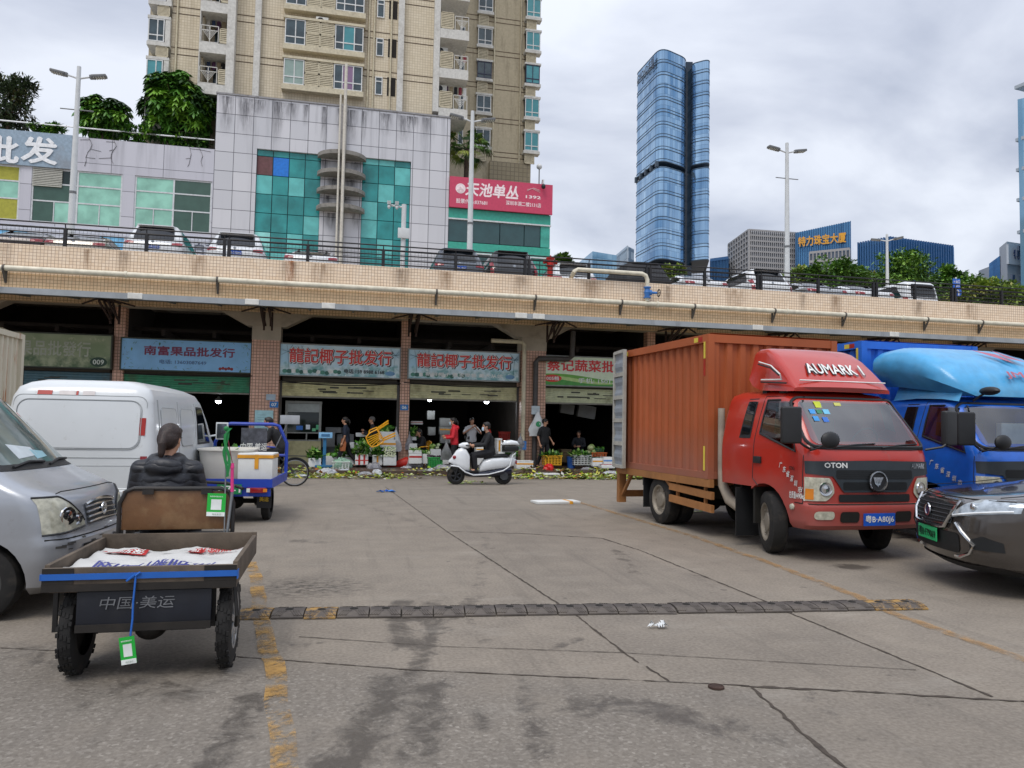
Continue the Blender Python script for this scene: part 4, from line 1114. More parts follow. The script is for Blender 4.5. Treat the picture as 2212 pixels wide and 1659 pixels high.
b.build('number_plate',mat('dark green plate','#22402c',.5),t);put(t,'009',w*.39,-h*.32,.32,.15,mat('plate white','#cdd5c8',.5),off=.02)
t,w,h=sign(264,732,543,740,801,'light blue sign board with dark red characters and green leaf edges','shop sign',mat('light blue print','#86bbe4',.5,var=.12,sc=1.5),frame=sdark)
b=MB();r=random.Random(2)
for k in range(70):
 e=r.choice([0,1,2,3]);x=r.uniform(-w/2,w/2);z=h/2-.03
 if e==1:z=-h/2+.05+r.random()*.06
 if e==2:x=-w/2+r.random()**2*.35;z=r.uniform(-h/2,h/2)
 if e==3:x=w/2-r.random()**2*.4;z=r.uniform(-h/2,h/2)
 leaf(b,Vector((max(-w/2+.1,min(w/2-.1,x)),-.012,max(-h/2+.08,min(h/2-.08,z)))),Vector((r.uniform(-1,1),0,r.uniform(-1,.4))),.11,.06,r.choice([0,0,1,2]),r,0)
for i in range(len(b.v)):x,y,z=b.v[i];b.v[i]=(x,-.006-.002*(i%3),z)
b.build('printed_leaves',[mat('print green','#3f6b3a',.5),mat('print light green','#6f8f4a',.5),mat('print brown','#6a4a33',.5)],t,smooth=0)
mar=mat('maroon characters','#7d3350',.5)
put(t,'南富果品批发行',.02*w,.14*h,.70*w,.30*h,mar,bold=.03);put(t,'电话: 13603087649',-.03*w,-.22*h,.36*w,.14*h,mat('slate text','#4f6f9a',.5),bold=.02)
b=MB()
for k in range(5):b.ell((.26*w+k*.09,-.006,-.4*h+.02*(k%2)),(.05,.006,.05),10,6)
b.build('printed_cherries',mat('print red','#8a2a2a',.5),t)
red=mat('sign red','#d93c36',.5);redp=mat('sign salmon','#d87a78',.5);shadow=mat('letter edge','#3a2a33',.6);wht=mat('sign white','#e4e8e4',.5);blk=mat('sign black','#23252a',.5)
coco=landscape_mat('coconut print','#b4dcf0','#e2f0f4','#79b0b2',blot='#f0f4ee')
palmp=mat('print palm','#2f5560',.6)
def coconut_sign(px0,py0,px1,py1,pyb,lab,phone):
 t,w,h=sign(px0,py0,px1,py1,pyb,lab,'shop sign',coco,frame=sgrey)
 b=MB();r=random.Random(4)
 for cx_ in(-.44,.46,-.33):
  for k in range(11):
   g=r.uniform(-.4,3.5);L=.35*h
   b.bar((cx_*w,-.003,.26*h),(max(-w/2+.02,min(w/2-.02,cx_*w+L*math.cos(g))),-.003,max(-.45*h,min(.48*h,.26*h+L*math.sin(g)-.1))),.035,.004)
  b.bar((cx_*w,-.003,.26*h),(cx_*w*.97,-.003,-.42*h),.03,.004)
 b.build('printed_palm',palmp,t,smooth=0)
 b=MB()
 for k in range(14):b.ell((w*(-.47+.035*k+.01*r.random()),-.004,-h*(.33+.08*r.random())),(.07+.04*r.random(),.004,.07),10,6,k%3)
 b.build('printed_coconuts',[mat('print teal','#4f8a78',.5),mat('print dark teal','#356a5c',.5),wht],t)
 s='龍記椰子批发行'
 put(t,s,.008*w,.15*h-.012,.865*w,.5*h,shadow,bold=.06,off=.006,name='lettering_edge');put(t,s,0,.15*h,.86*w,.48*h,wht,bold=.055,off=.012,name='lettering_outline');put(t,s,0,.15*h,.855*w,.46*h,red,bold=.02,off=.018)
 if phone:put(t,'电话:159 8988 6168',.20*w,-.32*h,.34*w,.15*h,blk,bold=.02,off=.018)
 else:put(t,'新鲜椰子 批发零售 量大从优',.0,-.34*h,.7*w,.13*h,wht,bold=.02,off=.018)
 b=MB();b.ell((.42*w,-.005,-.36*h),(.17,.004,.08),16,6);b.build('printed_badge',mat('badge blue','#6f9cc2',.5),t)
coconut_sign(607,743,864,753,813,'coconut wholesaler sign with red characters and a black phone number',True)
coconut_sign(884,755,1121,764,820,'coconut wholesaler sign with red characters but no black phone number',False)
a_,b_=1174,1392
t,w,h=sign(a_,768,b_,778,834,'vegetable wholesaler sign with red characters over green waves, partly behind the red truck','shop sign',mat('pale mint print','#e0efd2',.5,var=.06),frame=sgrey)
b=MB()
for k in range(3):
 pts=[(-w/2,-h/2+.002)]+[(-w/2+w*i/24,-h/2+(.30-.07*k+.10*math.sin(i/24*5+.9+k*.5))*h)for i in range(25)]+[(w/2,-h/2+.002)]
 b.prism(pts,-.003-.002*k,-.002-.002*k,'y',k)
b.build('printed_waves',[mat('wave green','#6fae4a',.5),mat('wave pale','#b9d68a',.5),mat('wave deep','#4d9a45',.5)],t,smooth=0)
put(t,'蔡记蔬菜批发行',.0,.2*h,.93*w,.42*h,wht,bold=.06,off=.010,name='lettering_outline');put(t,'蔡记蔬菜批发行',0,.2*h,.925*w,.40*h,red,bold=.025,off=.018)
put(t,'手机: 15013',.02*w,-.32*h,.36*w,.17*h,wht,bold=.02,off=.018);put(t,'005档',-.41*w,-.27*h,.12*w,.14*h,wht,bold=.02,off=.022)
b=MB();b.ell((-.41*w,-.006,-.27*h),(.09*w,.008,.13*h),20,8);b.build('number_badge',red,t)
for i in range(3):
 x=cols[4]+.2+i*0+(SP/2)*(i)
def shutter(px0,px1,pyt,pyb,col,label,Y=26.62,graf=True,seed=0):
 a,b_=P(px0,pyt,Y),P(px1,pyt,Y);pm2=(px0+px1)/2;z1,z0=P(pm2,pyt,Y).z,P(pm2,pyb,Y).z
 t=empty('roller_shutter',((a.x+b_.x)/2,Y,z0),0,label,'roller shutter','roller shutters half raised');w=b_.x-a.x;H=z1-z0
 rows=[];n=max(4,int(H/.075))
 for k in range(n+1):
  z=H*k/n
  for dz,dy in((0,0),(.3,-.018),(.7,-.018)):
   if k==n and dz>0:break
   rows.append([(-w/2,dy,z+dz*H/n),(w/2,dy,z+dz*H/n)])
 MB().grid(rows).build('curtain',mat('shutter '+col,col,.55,dirt=.6,dcol='#5e5238',dsc=1.6),t,smooth=0)
 MB().bx(-w/2,w/2,-.03,.03,-.05,-.001).build('bottom_rail',mat('rail steel','#7d7a70',.5,dirt=.5),t,smooth=0)
 MB().tube([(-w/2,.12,H+.12),(w/2,.12,H+.12)],.14,12).build('roll',mat('roll dark','#4a463e',.7,dirt=.5),t)
 b=MB();b.bx(-w/2-.09,-w/2-.002,-.04,.06,.122-z0,H).build('guide_rail',mat('guide steel','#4d4a46',.6,dirt=.5),t,smooth=0);MB().bx(w/2+.002,w/2+.09,-.04,.06,.122-z0,H).build('guide_rail',mat('guide steel','#4d4a46',.6),t,smooth=0)
 if graf:
  r=random.Random(seed);b=MB()
  for k in range(9):x=r.uniform(-.35,.3)*w;z=H*r.uniform(.25,.7);b.bx(x,x+r.uniform(.1,.55),-.024-.0004*k,-.020,z,z+r.uniform(.02,.06))
  b.build('painted_out_writing',mat('overpaint dark','#4a4a42',.8),t,smooth=0)
 return t
shutter(52,238,803,842,'#4f6f78','blue grey roller shutter under the faded green sign',seed=1)
shutter(266,540,811,846,'#3d8a66','green roller shutter under the light blue sign',seed=2)
shutter(610,858,828,858,'#c9c394','cream roller shutter with rust along its right part',seed=3)
shutter(886,1116,833,863,'#c6c298','cream roller shutter under the second coconut sign',seed=4)
shutter(1178,1340,840,871,'#c3c7a4','pale cream roller shutter next to the orange box truck',seed=5)
for i,c in enumerate(('#b9b58d','#5c8a86')):
 x0,x1=cols[4]+.5+i*SP,cols[4]+SP/2-.2+i*SP
 t=empty('roller_shutter',((x0+x1)/2,26.62,2.6),0,('cream roller shutter seen behind the gap of the trucks','teal roller shutter farthest right behind the blue truck')[i],'roller shutter','roller shutters half raised')
 MB().bx(-(x1-x0)/2,(x1-x0)/2,-.02,.02,0,.8).build('curtain',mat('shutter '+c,c,.55),t,smooth=0)
wm=mat('black wire','#1d1b1a',.7)
r=random.Random(12)
def wire(pts,rad,label,grp='cables strung along the shop fronts',m=None,n=5):
 o=MB().tube(pts,rad,n).build('cable',m or wm);return tag(o,label,'cable',grp)
def sag(p,q,s,n=10):return[p.lerp(q,i/n)-Vector((0,0,s*4*(i/n)*(1-i/n)))for i in range(n+1)]
wire(sag(P(602,822,26.2),P(866,828,26.2),.12),.018,'thick black cable sagging under the first coconut sign');wire(sag(P(603,826,26.22),P(864,826,26.22),.05),.012,'thin upper cable under the first coconut sign')
wire(sag(P(872,826,26.2),P(1125,836,26.2),.06),.02,'black cable running under the second coconut sign');wire(sag(P(264,806,26.2),P(545,812,26.2),.05),.016,'black cable under the light blue sign')
def pipe(pts,rad,m,label):o=MB().tube(pts,rad,12).build('drain_pipe',m);return tag(o,label,'pipe','drain pipes on the pillar')
xw=P(1130,870,26.05).x
pipe([(xw-1.2,26.0,4.55),(xw-.1,26.0,4.55),(xw,26.0,4.45),(xw,26.0,.13)],.075,mat('cream pipe','#c9bfa4',.5,dirt=.4),'cream drain pipe bending down the left of the brown pillar')
xd=P(1156,870,26.05).x
pipe([(xd+1.3,25.8,5.0),(xd+1.3,25.9,4.1),(xd+1.2,26.05,4.0),(xd+.1,26.05,3.98),(xd,26.05,3.85),(xd,26.05,.13)],.095,mat('dark grey pipe','#4a4644',.6,dirt=.4),'dark grey drain pipe stepping down the right of the brown pillar')
ivory=mat('ivory pipe paint','#d9d2bd',.45,dirt=.35,dcol='#9a8a70');brk=mat('pipe bracket','#5a554e',.7)
WYY=24.82;wz_=(P(0,580,WYY).z+P(2212,700,WYY).z)/2
t=empty('water_main',(5,WYY,wz_),0,'long ivory water pipe running along the tiled parapet on brackets','water pipe')
MB().tube([(-60,0,0),(70,0,0)],.085,14).build('pipe',ivory,t)
for px in(5,468,943,1157,1343,1673,1825,2002,2120,1500):
 x=P(px,640,WYY).x-5;b=MB();b.tube([(x-.03,0,0),(x+.03,0,0)],.1,12);b.bar((x,.16,-.05),(x,.16,-.42),.06);b.bar((x,-.05,-.09),(x,.16,-.40),.05);b.build('pipe_bracket',brk,t)
for px in(270,1040,1420,1700,1950):x=P(px,640,WYY).x-5;MB().tube([(x-.04,0,0),(x+.04,0,0)],.108,12).build('pipe_collar',ivory,t)
vx=P(1398,640,WYY).x;vz1=P(1398,592,WYY).z;vxl=P(1242,592,WYY).x
t2_=empty('valve_pipe',(vx,WYY,wz_),0,'ivory branch pipe with a blue gate valve and black handwheel looping over the parapet','valve pipe')
MB().tube([(0,0,.09),(0,0,vz1-wz_-.2),(-.06,0,vz1-wz_-.06),(-.2,0,vz1-wz_),(vxl-vx+.1,0,vz1-wz_),(vxl-vx,.05,vz1-wz_-.05),(vxl-vx-.02,.6,vz1-wz_-.3)],.075,12).build('pipe',ivory,t2_)
zq=P(1398,632,WYY).z-wz_;bl_=mat('valve blue','#3a74b8',.45)
b=MB();b.lathe((0,0,zq-.2),(0,0,zq+.2),[(0,.13),(.04,.13),(.041,.09),(.14,.1),(.2,.12),(.26,.1),(.359,.09),(.36,.13),(.4,.13)],16);b.lathe((.05,-.02,zq),(.4,-.04,zq),[(0,.1),(.1,.09),(.11,.05),(.3,.04)],12);b.build('gate_valve',bl_,t2_)
pts=[(.42,-.04+.13*math.cos(a*.3142),zq+.13*math.sin(a*.3142))for a in range(21)]
b=MB().tube(pts,.016,6).tube([(.42,-.04,zq-.13),(.42,-.04,zq+.13)],.012,5).tube([(.42,-.17,zq),(.42,.09,zq)],.012,5);b.build('handwheel',wm,t2_)
for i,(px,py,Y,lb)in enumerate(((472,866,28.2,'lit hanging bulb in the dark green shuttered shop'),(928,862,28.5,'small lit lamp at the left of the second coconut shop'),(1051,867,28.0,'bright lit lamp at the right of the second coconut shop'))):
 q=P(px,py,Y);t=empty('hanging_lamp',q,0,lb,'lamp','lit lamps hanging in the shops')
 MB().lathe((0,0,.16),(0,0,0),[(0,.03),(.05,.05),(.1,.12),(.16,.14)],16).build('lamp_shade',mat('lamp shade','#8a8d90',.4),t)
 MB().ell((0,0,-.02),(.09,.09,.07),14,8).build('bulb',glow('lamp glow','#f2f4ff',16),t)
 MB().tube([(0,0,.16),(0,0,5.58-q.z)],.008,4).build('cord',wm,t)
 l=bpy.data.lights.new('lamp_light','POINT');l.energy=20;l.shadow_soft_size=.1;l.color=(.9,.95,1);lo_=bpy.data.objects.new('lamp_light',l);COL.objects.link(lo_);lo_.parent=t;lo_.location=(0,0,-.16)
q0,q1=P(612,980,26.75),P(692,980,26.75)
zt_b,zm1,zm2=P(650,866,26.75).z,P(650,935,26.75).z,P(650,953,26.75).z
t=empty('sales_booth',((q0.x+q1.x)/2,26.95,.12),0,'small cream walled sales booth with a serving window and payment stickers','booth');w=(q1.x-q0.x)/2
bm_=mat('booth cream','#b7b186',.7,dirt=.5);ba=mat('aluminium frame','#8d8f88',.45)
MB().bx(-w,w,0,1.4,0,zm2-.12).build('base_wall',bm_,t,smooth=0)
b=MB()
for x in(-w+.04,w-.05):b.bx(x-.04,x+.04,-.01,.07,zm2-.119,zt_b-.12)
b.bx(-w,w,-.012,.068,zt_b-.2,zt_b-.119);b.bx(-w,w,-.012,.068,zm1-.14,zm1-.1);b.bx(.1,.14,0,.05,zm2-.119,zm1-.141);b.build('booth_frame',ba,t,smooth=0)
MB().bx(-w+.08,w-.09,.01,.04,zt_b-.5,zt_b-.21).build('fascia_panel',mat('booth panel','#9aa09c',.5),t,smooth=0)
MB().bx(-w+.08,w-.09,.02,.03,zm1-.09,zt_b-.51).build('pane',glass('booth glass','#1f2a24',.05,.6),t,smooth=0)
MB().bx(-w,w,.1,1.3,zm2-.12,zm2-.08).build('counter',ba,t,smooth=0)
for x,wd_,c,up2 in((-.12,.22,'#2b6fc4',.0),(.16,.14,'#e3ecf5',.02),(.36,.12,'#6fbf8a',-.04),(.5,.14,'#4fae7a',.02)):
 MB().bx(x-wd_/2,x+wd_/2,-.004,.018,zm1-.02+up2,zm1+.12+up2*2).build('sticker',mat('sticker '+c,c,.5),t,smooth=0)
plb=mat('blue plate','#2673b8',.5)
for px,py,s,lb,Y in((592,874,'07','blue door number plate 07 on the tiled pillar',26.235),(873,880,'06','blue door number plate 06 on the narrow pier',26.49)):
 q=P(px,py,Y);t=empty('number_plate',q,0,lb,'number plate',None);MB().bx(-.14,.14,-.015,0,-.1,.1).build('plate',plb,t,smooth=0);letters(s,(0,-.016,0),(1,0,0),(0,0,1),.16,.11,wht,t)
q0,q1=P(551,886,26.2),P(589,934,26.2)
t=empty('notice_board',((q0.x+q1.x)/2,26.2,(q0.z+q1.z)/2),0,'pale cyan notice board standing against the tiled pillar','notice board');w,h=(q1.x-q0.x)/2,(q0.z-q1.z)/2
MB().bx(-w,w,-.03,.03,-h,h).build('board',mat('cyan notice','#a8d2d6',.5),t,bevel=.008);b=MB()
for k in range(6):b.bx(-w*.7,w*(.2+.08*k),-.034,-.031,h*(.55-.22*k),h*(.6-.22*k))
b.build('print',mat('notice print','#8db5bd',.6),t,smooth=0)
for px,py,w,h,c,lb in((585,858,.3,.2,'#a6b6c0','grey notice sheet above the number plate 07'),(1120,962,.12,.2,'#2f9a68','green payment sticker on the pillar beside the cream pipe'),(1133,962,.14,.3,'#3f77b8','blue payment sticker on the cream pipe'),(1157,886,.3,.3,'#b8c4c8','pale notice sheet above the hanging white bag')):
 q=P(px,py,25.9 if px>1000 else 26.2);o=MB().bx(-w/2,w/2,-.004,.004,-h/2,h/2).build('notice',mat('notice '+c,c,.5),None,smooth=0);o.location=q;tag(o,lb,'notice')
q=P(1056,940,26.55);t=empty('fire_extinguisher',(q.x,q.y,q.z-.3),0,'red fire extinguisher hanging by the shop entrance','fire extinguisher')
MB().lathe((0,0,0),(0,0,.55),[(0,.07),(.02,.085),(.42,.085),(.5,.05),(.52,.03)],16).build('cylinder',mat('extinguisher red','#b3261c',.35),t);MB().bx(-.06,.06,-.09,-.084,.14,.3).build('label_patch',mat('label yellow','#c9a43a',.5),t)
MB().box((0,0,.57),(.05,.16,.05)).tube([(0,.05,.55),(.1,.08,.45),(.1,.06,.15)],.012,6).build('handle',wm,t)
# foam boxes, crates and produce
foam=mat('white foam','#d9dbd8',.7,var=.05,dirt=.25,dcol='#a89f90',dsc=5,bump=.1,bsc=140);foam_grey_dim=mat('grey and dimmed foam','#8f9190',.75,var=.1,dirt=.4)
tapes={'r':mat('red tape','#b8302a',.4),'y':mat('yellow tape','#dc9a2a',.4),'b':mat('blue print','#5f8fc8',.5)}
vg=[[mat('veg dark green','#2f5a1e',.5,var=.3),mat('veg green','#4f8a2c',.5,var=.3),mat('veg pale','#9cbf62',.5,var=.2),mat('veg white','#d6dfb8',.5)]]
def foam_box(px0,px1,pyt,pyb,Y,label,cv=cE,depth=.42,tape='',m=None,rz=0.0,z=None,lid=False,grp='foam boxes in front of the shops'):
 a,c=cv(px0,pyb),cv(px1,pyt);mx_=(a[0]+c[0])/2
 zb=P(mx_,a[1],Y).z if z is None else z
 zb=max(zb,.122)
 x0,x1=P(a[0],a[1],Y).x,P(c[0],a[1],Y).x;H=max(.12,P(mx_,c[1],Y).z-zb);w=(x1-x0)/2-.012
 t=empty('foam_box',((x0+x1)/2,Y+depth/2,zb),rz,label,'foam box',grp);d=depth/2;b=MB();th=.03
 if lid:b.bx(-w,w,-d,d,0,H*.86);
 else:
  b.bx(-w,w,-d,d,0,.03);b.bx(-w,w,-d,-d+th,.03,H);b.bx(-w,w,d-th,d,.03,H);b.bx(-w,-w+th,-d+th,d-th,.03,H);b.bx(w-th,w,-d+th,d-th,.03,H)
 b.build('body',m or foam,t,bevel=.012)
 if lid:MB().bx(-w-.006,w+.006,-d-.006,d+.006,H*.862,H).build('lid',m or foam,t,bevel=.012)
 if tape:
  tb=MB();tm=tapes[tape[0]]
  if 'h' in tape:tb.bx(-w-.002,w+.002,-d-.004,-d+.002,H*.55,H*.72)
  if 'v' in tape:tb.bx(-.03,.03,-d-.005,-d+.002,0.01,H*.95)
  if 'g' in tape:
   for k in(-.4,.4):tb.bx(k*w-.03,k*w+.03,-d-.005,-d+.002,0.01,H)
   tb.bx(-w-.002,w+.002,-d-.004,-d+.002,H*.4,H*.5)
  if 't' in tape:tb.bx(-w-.008,w+.008,-d-.009,d+.009,H*.8,H*.93);tb.bx(-.05,.05,-d-.011,-d-.006,H*.35,H*.93)
  tb.build('tape',tm,t,smooth=0)
 return t,w,d,H
def produce(t,w,d,H,kind,label,seed=0,hgt=.25,cat='vegetables'):
 r=random.Random(seed);names={'leafy':'leafy_greens','stems':'cut_stems','cabbage':'cabbages','eggplant':'aubergines','scallion':'green_onions','bok':'bok_choy','red':'red_fruit'}
 o=Vector(t.location)+Vector((0,0,H-.05));b=MB();cs=vg[0]
 if kind=='leafy':
  for k in range(170):
   p=Vector((r.uniform(-w,w)*.95,r.uniform(-d,d)*.95,0));p.z=hgt*(1-(p.x/w)**2*.6)*r.random()
   leaf(b,p,Vector((r.uniform(-1,1),r.uniform(-1,.6),r.uniform(-.1,1))),r.uniform(.14,.26),r.uniform(.07,.13),r.choice([0,0,1,1,2]),r,.3)
 elif kind in('stems','scallion'):
  for k in range(120 if kind=='stems' else 60):
   x,z=r.uniform(-w,w)*.9,r.uniform(0,hgt);b.tube([(x,-d*r.uniform(.85,1.1),z),(x+r.uniform(-.04,.04),d*.9,z+r.uniform(-.02,.03))],.016 if kind=='stems' else .012,6,1 if r.random()<.5 else 2)
   if kind=='stems':b.ell((x,-d*1.1,z),(.016,.004,.016),6,4,3)
 elif kind in('cabbage','bok'):
  n=int(w*d*(60 if kind=='bok' else 34))+5
  for k in range(n):
   R0=.075 if kind=='bok' else .11;p=(r.uniform(-w,w)*.85,r.uniform(-d,d)*.85,r.uniform(.02,hgt))
   b.ell(p,(R0*r.uniform(.8,1.2),R0,R0*r.uniform(.7,1)),9,6,r.choice([1,2,2,3]if kind=='bok' else[1,1,2]),jit=.12,rg=r)
   for q in range(4):leaf(b,Vector(p),Vector((r.uniform(-1,1),r.uniform(-1,0),r.uniform(0,1))),R0*1.7,R0*1.1,r.choice([0,1,1]),r,.35)
 elif kind=='eggplant':
  for k in range(34):
   p=Vector((r.uniform(-w,w)*.8,r.uniform(-d,d)*.8,r.uniform(0,hgt)));g=r.uniform(0,3);v=Vector((math.cos(g),math.sin(g),r.uniform(-.2,.2)))*.09
   b.tube([p-v,p-v*.5,p,p+v*.6,p+v],[.012,.028,.034,.028,.01],8,0)
  cs=[mat('aubergine','#2c1726',.25)]
 elif kind=='red':
  for k in range(26):b.ell((r.uniform(-w,w)*.8,r.uniform(-d,d)*.8,.03),(.04,.04,.038),9,6,0)
  cs=[mat('red fruit','#8f1d2c',.3)]
 ob=b.build(names[kind],cs,None);ob.location=o;tag(ob,label,cat,'produce set out for sale');return ob
YB=25.3
r1=foam_box(418,585,735,848,24.6,'white foam box nearest the bicycle, holding dark leafy greens');produce(*r1,'leafy','dark leafy greens heaped on the box nearest the bicycle',1,.3)
r1=foam_box(637,826,708,832,YB,'white foam box with pink print just right of the weighing scale');produce(*r1,'cabbage','two green cabbages behind the weighing scale',2,.14)
r1=foam_box(886,1003,690,820,YB+.1,'plain white foam box left of the one with red tape');produce(*r1,'leafy','dark greens on the box beside the woman in the brown apron',3,.14)
r1=foam_box(1010,1180,690,822,YB-.2,'white foam box criss crossed with red tape',tape='rg');produce(*r1,'leafy','tall heap of lettuce over the red taped box',4,.5);r1_=r1
foam_box(925,1005,535,632,YB+.7,'foam box stacked behind the woman in the brown apron',z=.55)
foam_box(1018,1170,415,530,YB+1.0,'grey white foam box standing on the pile left of the yellow chair',z=1.1,depth=.5)
foam_box(1018,1175,535,690,YB+1.0,'foam box under the grey white one behind the lettuce heap',z=.5,depth=.5)
r1=foam_box(1228,1360,695,826,YB,'white foam box with one strip of orange tape',tape='yv');produce(*r1,'leafy','dark leaves beside the cut stems',5,.25)
r1=foam_box(1366,1535,695,828,YB-.1,'white foam box with a red mark below the cut stems');produce(*r1,'stems','pile of cut green stems with pale ends',6,.3)
foam_box(1310,1530,500,600,YB+.75,'foam box with a band of orange tape behind the cut stems',z=.62,tape='yh',depth=.5)
r1=foam_box(1310,1505,400,500,YB+.75,'topmost foam box behind the cut stems, full of round cabbages',z=1.0,depth=.5);produce(*r1,'cabbage','round green cabbages on the topmost box',7,.2)
foam_box(1700-10,1858,668,806,YB-.1,'white foam box with pinkish printed paper, first right of the narrow pier',tape='rh');
r1=foam_box(1690,1858,640,668,YB-.1,'shallow white foam tray under the green onions',z=.58);produce(*r1,'scallion','bundles of green onions right of the narrow pier',8,.12)
r1=foam_box(1860,1945,680,806,YB,'small white foam box left of the green crate');produce(r1[0],r1[1]*1.6,r1[2],r1[3],'bok','pale green bok choy left of the aubergines',9,.14)
foam_box(2115,2200,740,812,YB,'white foam box half hidden right of the green crate',depth=.4)
foam_box(1690,1800,550,640,YB+1,'white foam box with red edge behind the green onions',z=.6)
r1=foam_box(1715,1790,480,545,YB+1.2,'small foam box with a green plant by the pier',z=1.0);produce(*r1,'leafy','tuft of pale celery beside the pier',10,.35)
foam_box(1715,1868,350,390,YB+2.2,'stack of white boxes with red stripes in the dark shop',z=1.55,tape='rh')
foam_box(1008,1200,672,770,24.7,'battered white box with red and yellow tape at the foot of the pillar',cF,tape='yh',lid=True)
foam_box(1852,1968,645,735,YB-.3,'white foam box with orange tape behind the green plastic bag',cF,tape='yh')
r1=foam_box(1972,2096,632,738,YB-.3,'white and blue foam box nearest the truck',cF,tape='bh');
r1=foam_box(1950,2105,732,756,24.6,'shallow white tray of dark red fruit near the truck',cF,depth=.35);produce(*r1,'red','dark red fruit in the shallow white tray',11,.05,'fruit')
foam_box(790,855,425,560,YB+.4,'tall white carton behind the scooter rider',cF,tape='yv',lid=True,z=.6);foam_box(808,885,570,640,YB+.1,'white foam box behind the scooter seat',cF,z=.3)
foam_box(565,650,520,585,YB-.3,'white foam box with a yellow rim beyond the scooter handlebar',cF,z=.62,tape='yh');foam_box(575,650,590,720,YB-.2,'white foam box under the yellow rimmed one',cF)
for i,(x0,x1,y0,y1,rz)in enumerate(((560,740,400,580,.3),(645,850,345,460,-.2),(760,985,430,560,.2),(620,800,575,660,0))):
 foam_box(x0,x1,y0,y1,27.6+.25*i,('grey box leaning open beside the booth','grey box tipped on top of the dark pile','grey box lying at the right of the dark pile','long low pale box in front of the dark pile')[i],m=foam_grey_dim,rz=rz,z=(.7,1.2,.75,.35)[i],lid=True,grp='grey boxes piled in the dark shop')
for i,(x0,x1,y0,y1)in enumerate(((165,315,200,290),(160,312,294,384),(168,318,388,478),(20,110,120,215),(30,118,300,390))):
 foam_box(x0,x1,y0,y1,29.2,('top box of the dim stack at the back of the second shop','middle box of the dim stack at the back of the second shop','bottom box of the dim stack at the back of the second shop','dim box high at the left in the second shop','dim box behind the seated woman in the second shop')[i],cF,m=foam_grey_dim,lid=True,tape='yh' if i==1 else '',grp='grey boxes piled in the dark shop')  # white boxes coloured grey: the dimness of the shop is put into the foam
r1=foam_box(1190,1300,600,690,YB+.5,'white foam box of lettuce behind the legs of the man with the chair',z=.45);produce(*r1,'leafy','bright lettuce behind the man with the chair',21,.4)
r1=foam_box(780,900,660,760,YB+.5,'white foam box of greens behind the woman in the brown apron');produce(*r1,'leafy','greens behind the woman in the brown apron',22,.25)
r1=foam_box(1960,2100,620,700,YB+.8,'white foam box of greens behind the green crate',z=.3);produce(*r1,'bok','pale greens behind the green crate',23,.2)
r1=foam_box(940,1005,600,700,cF(0,0)[0]*0+YB,'white foam box by the red crate left of the cream pipe',cF,z=.2);produce(*r1,'leafy','greens left of the cream pipe',24,.2)
def crate(px0,px1,pyt,pyb,Y,col,label,cv=cF,depth=.4,z=None,grp='plastic crates in front of the shops',name='crate'):
 a,c=cv(px0,pyb),cv(px1,pyt);mx_=(a[0]+c[0])/2;zb=max(.122,P(mx_,a[1],Y).z if z is None else z);x0,x1=P(a[0],a[1],Y).x,P(c[0],a[1],Y).x;H=max(.1,P(mx_,c[1],Y).z-zb);w,d=(x1-x0)/2,depth/2
 t=empty(name,((x0+x1)/2,Y+d,zb),0,label,'crate',grp);m=mat('crate '+col,col,.45,var=.08,dirt=.2);b=MB();n=5
 b.bx(-w*.9,w*.9,-d*.9,d*.9,0,.02)
 for k in range(n):
  z0,z1=H*(k/n)+.012,H*((k+.62)/n)if k<n-1 else H;f=.9+.1*(k/n)
  for s in(-1,1):b.bx(-w*f,w*f,s*d*f-.012,s*d*f+.012,z0,z1);b.bx(s*w*f-.012,s*w*f+.012,-d*f,d*f,z0,z1)
 for i in range(6):
  x=-w*.9+w*1.8*i/5
  for s in(-1,1):b.bx(x-.015,x+.015,s*d*.93-.016,s*d*.93+.016,.01,H)
 b.build('basket',m,t,smooth=0)
 rb=MB();rb.bx(-w-.02,w+.02,-d-.02,-d+.015,H,H+.03);rb.bx(-w-.02,w+.02,d-.015,d+.02,H,H+.03);rb.bx(-w-.02,-w+.015,-d+.015,d-.015,H,H+.03);rb.bx(w-.015,w+.02,-d+.015,d-.015,H,H+.03);rb.build('rim',m,t,bevel=.006)
 return t,w,d,H
r1=crate(1940,2118,735,858,24.5,'#1f8a3c','green plastic crate full of dark aubergines',cE,.42);produce(*r1,'eggplant','dark purple aubergines in the green crate',12,.12)
r1=crate(1322,1514,622,724,25.2,'#e0a820','yellow plastic crate behind the standing man in black');produce(*r1,'leafy','greens over the yellow crate',13,.14)
r1=crate(1645,1840,618,722,25.2,'#b7bab5','large grey plastic crate of greens in the third shop');produce(*r1,'leafy','low bed of greens in the large grey crate',14,.16)
crate(1845,2010,590,612,26.2,'#c8642a','flat orange tray behind the grey crate',z=.5);crate(1510,1615,555,690,26.8,'#5a4a2c','dark brown crate in the shade behind the yellow one')
r1=crate(1840,1980,545,590,26.8,'#2f6a44','dark green crate of vegetables at the back of the third shop',z=.6);produce(*r1,'bok','green vegetables in the back dark green crate',15,.1)
r1=crate(722,940,790,905,24.0,'#c4c9c2','pale crate holding a clear green plastic bag',cE)
crate(840,940,360,425,27.5,'#a32a22','red plastic basket in the shade of the second shop',z=1.0)
c=cF(1828,530);q=P(c[0],c[1],26.4);b=MB();rr=random.Random(3)
for k,(dx,dz)in enumerate(((0,0),(.12,-.14),(-.02,-.16),(.1,.04))):b.ell((dx,.05*k,dz),(.11,.11,.10),12,8,k%2,jit=.08,rg=rr)
o=b.build('cabbages',[mat('pale cabbage','#b9c48c',.5,var=.2),mat('cabbage','#94ab62',.5,var=.2)],None);o.location=q;tag(o,'pale cabbages stacked at the back of the third shop','vegetables','produce set out for sale')
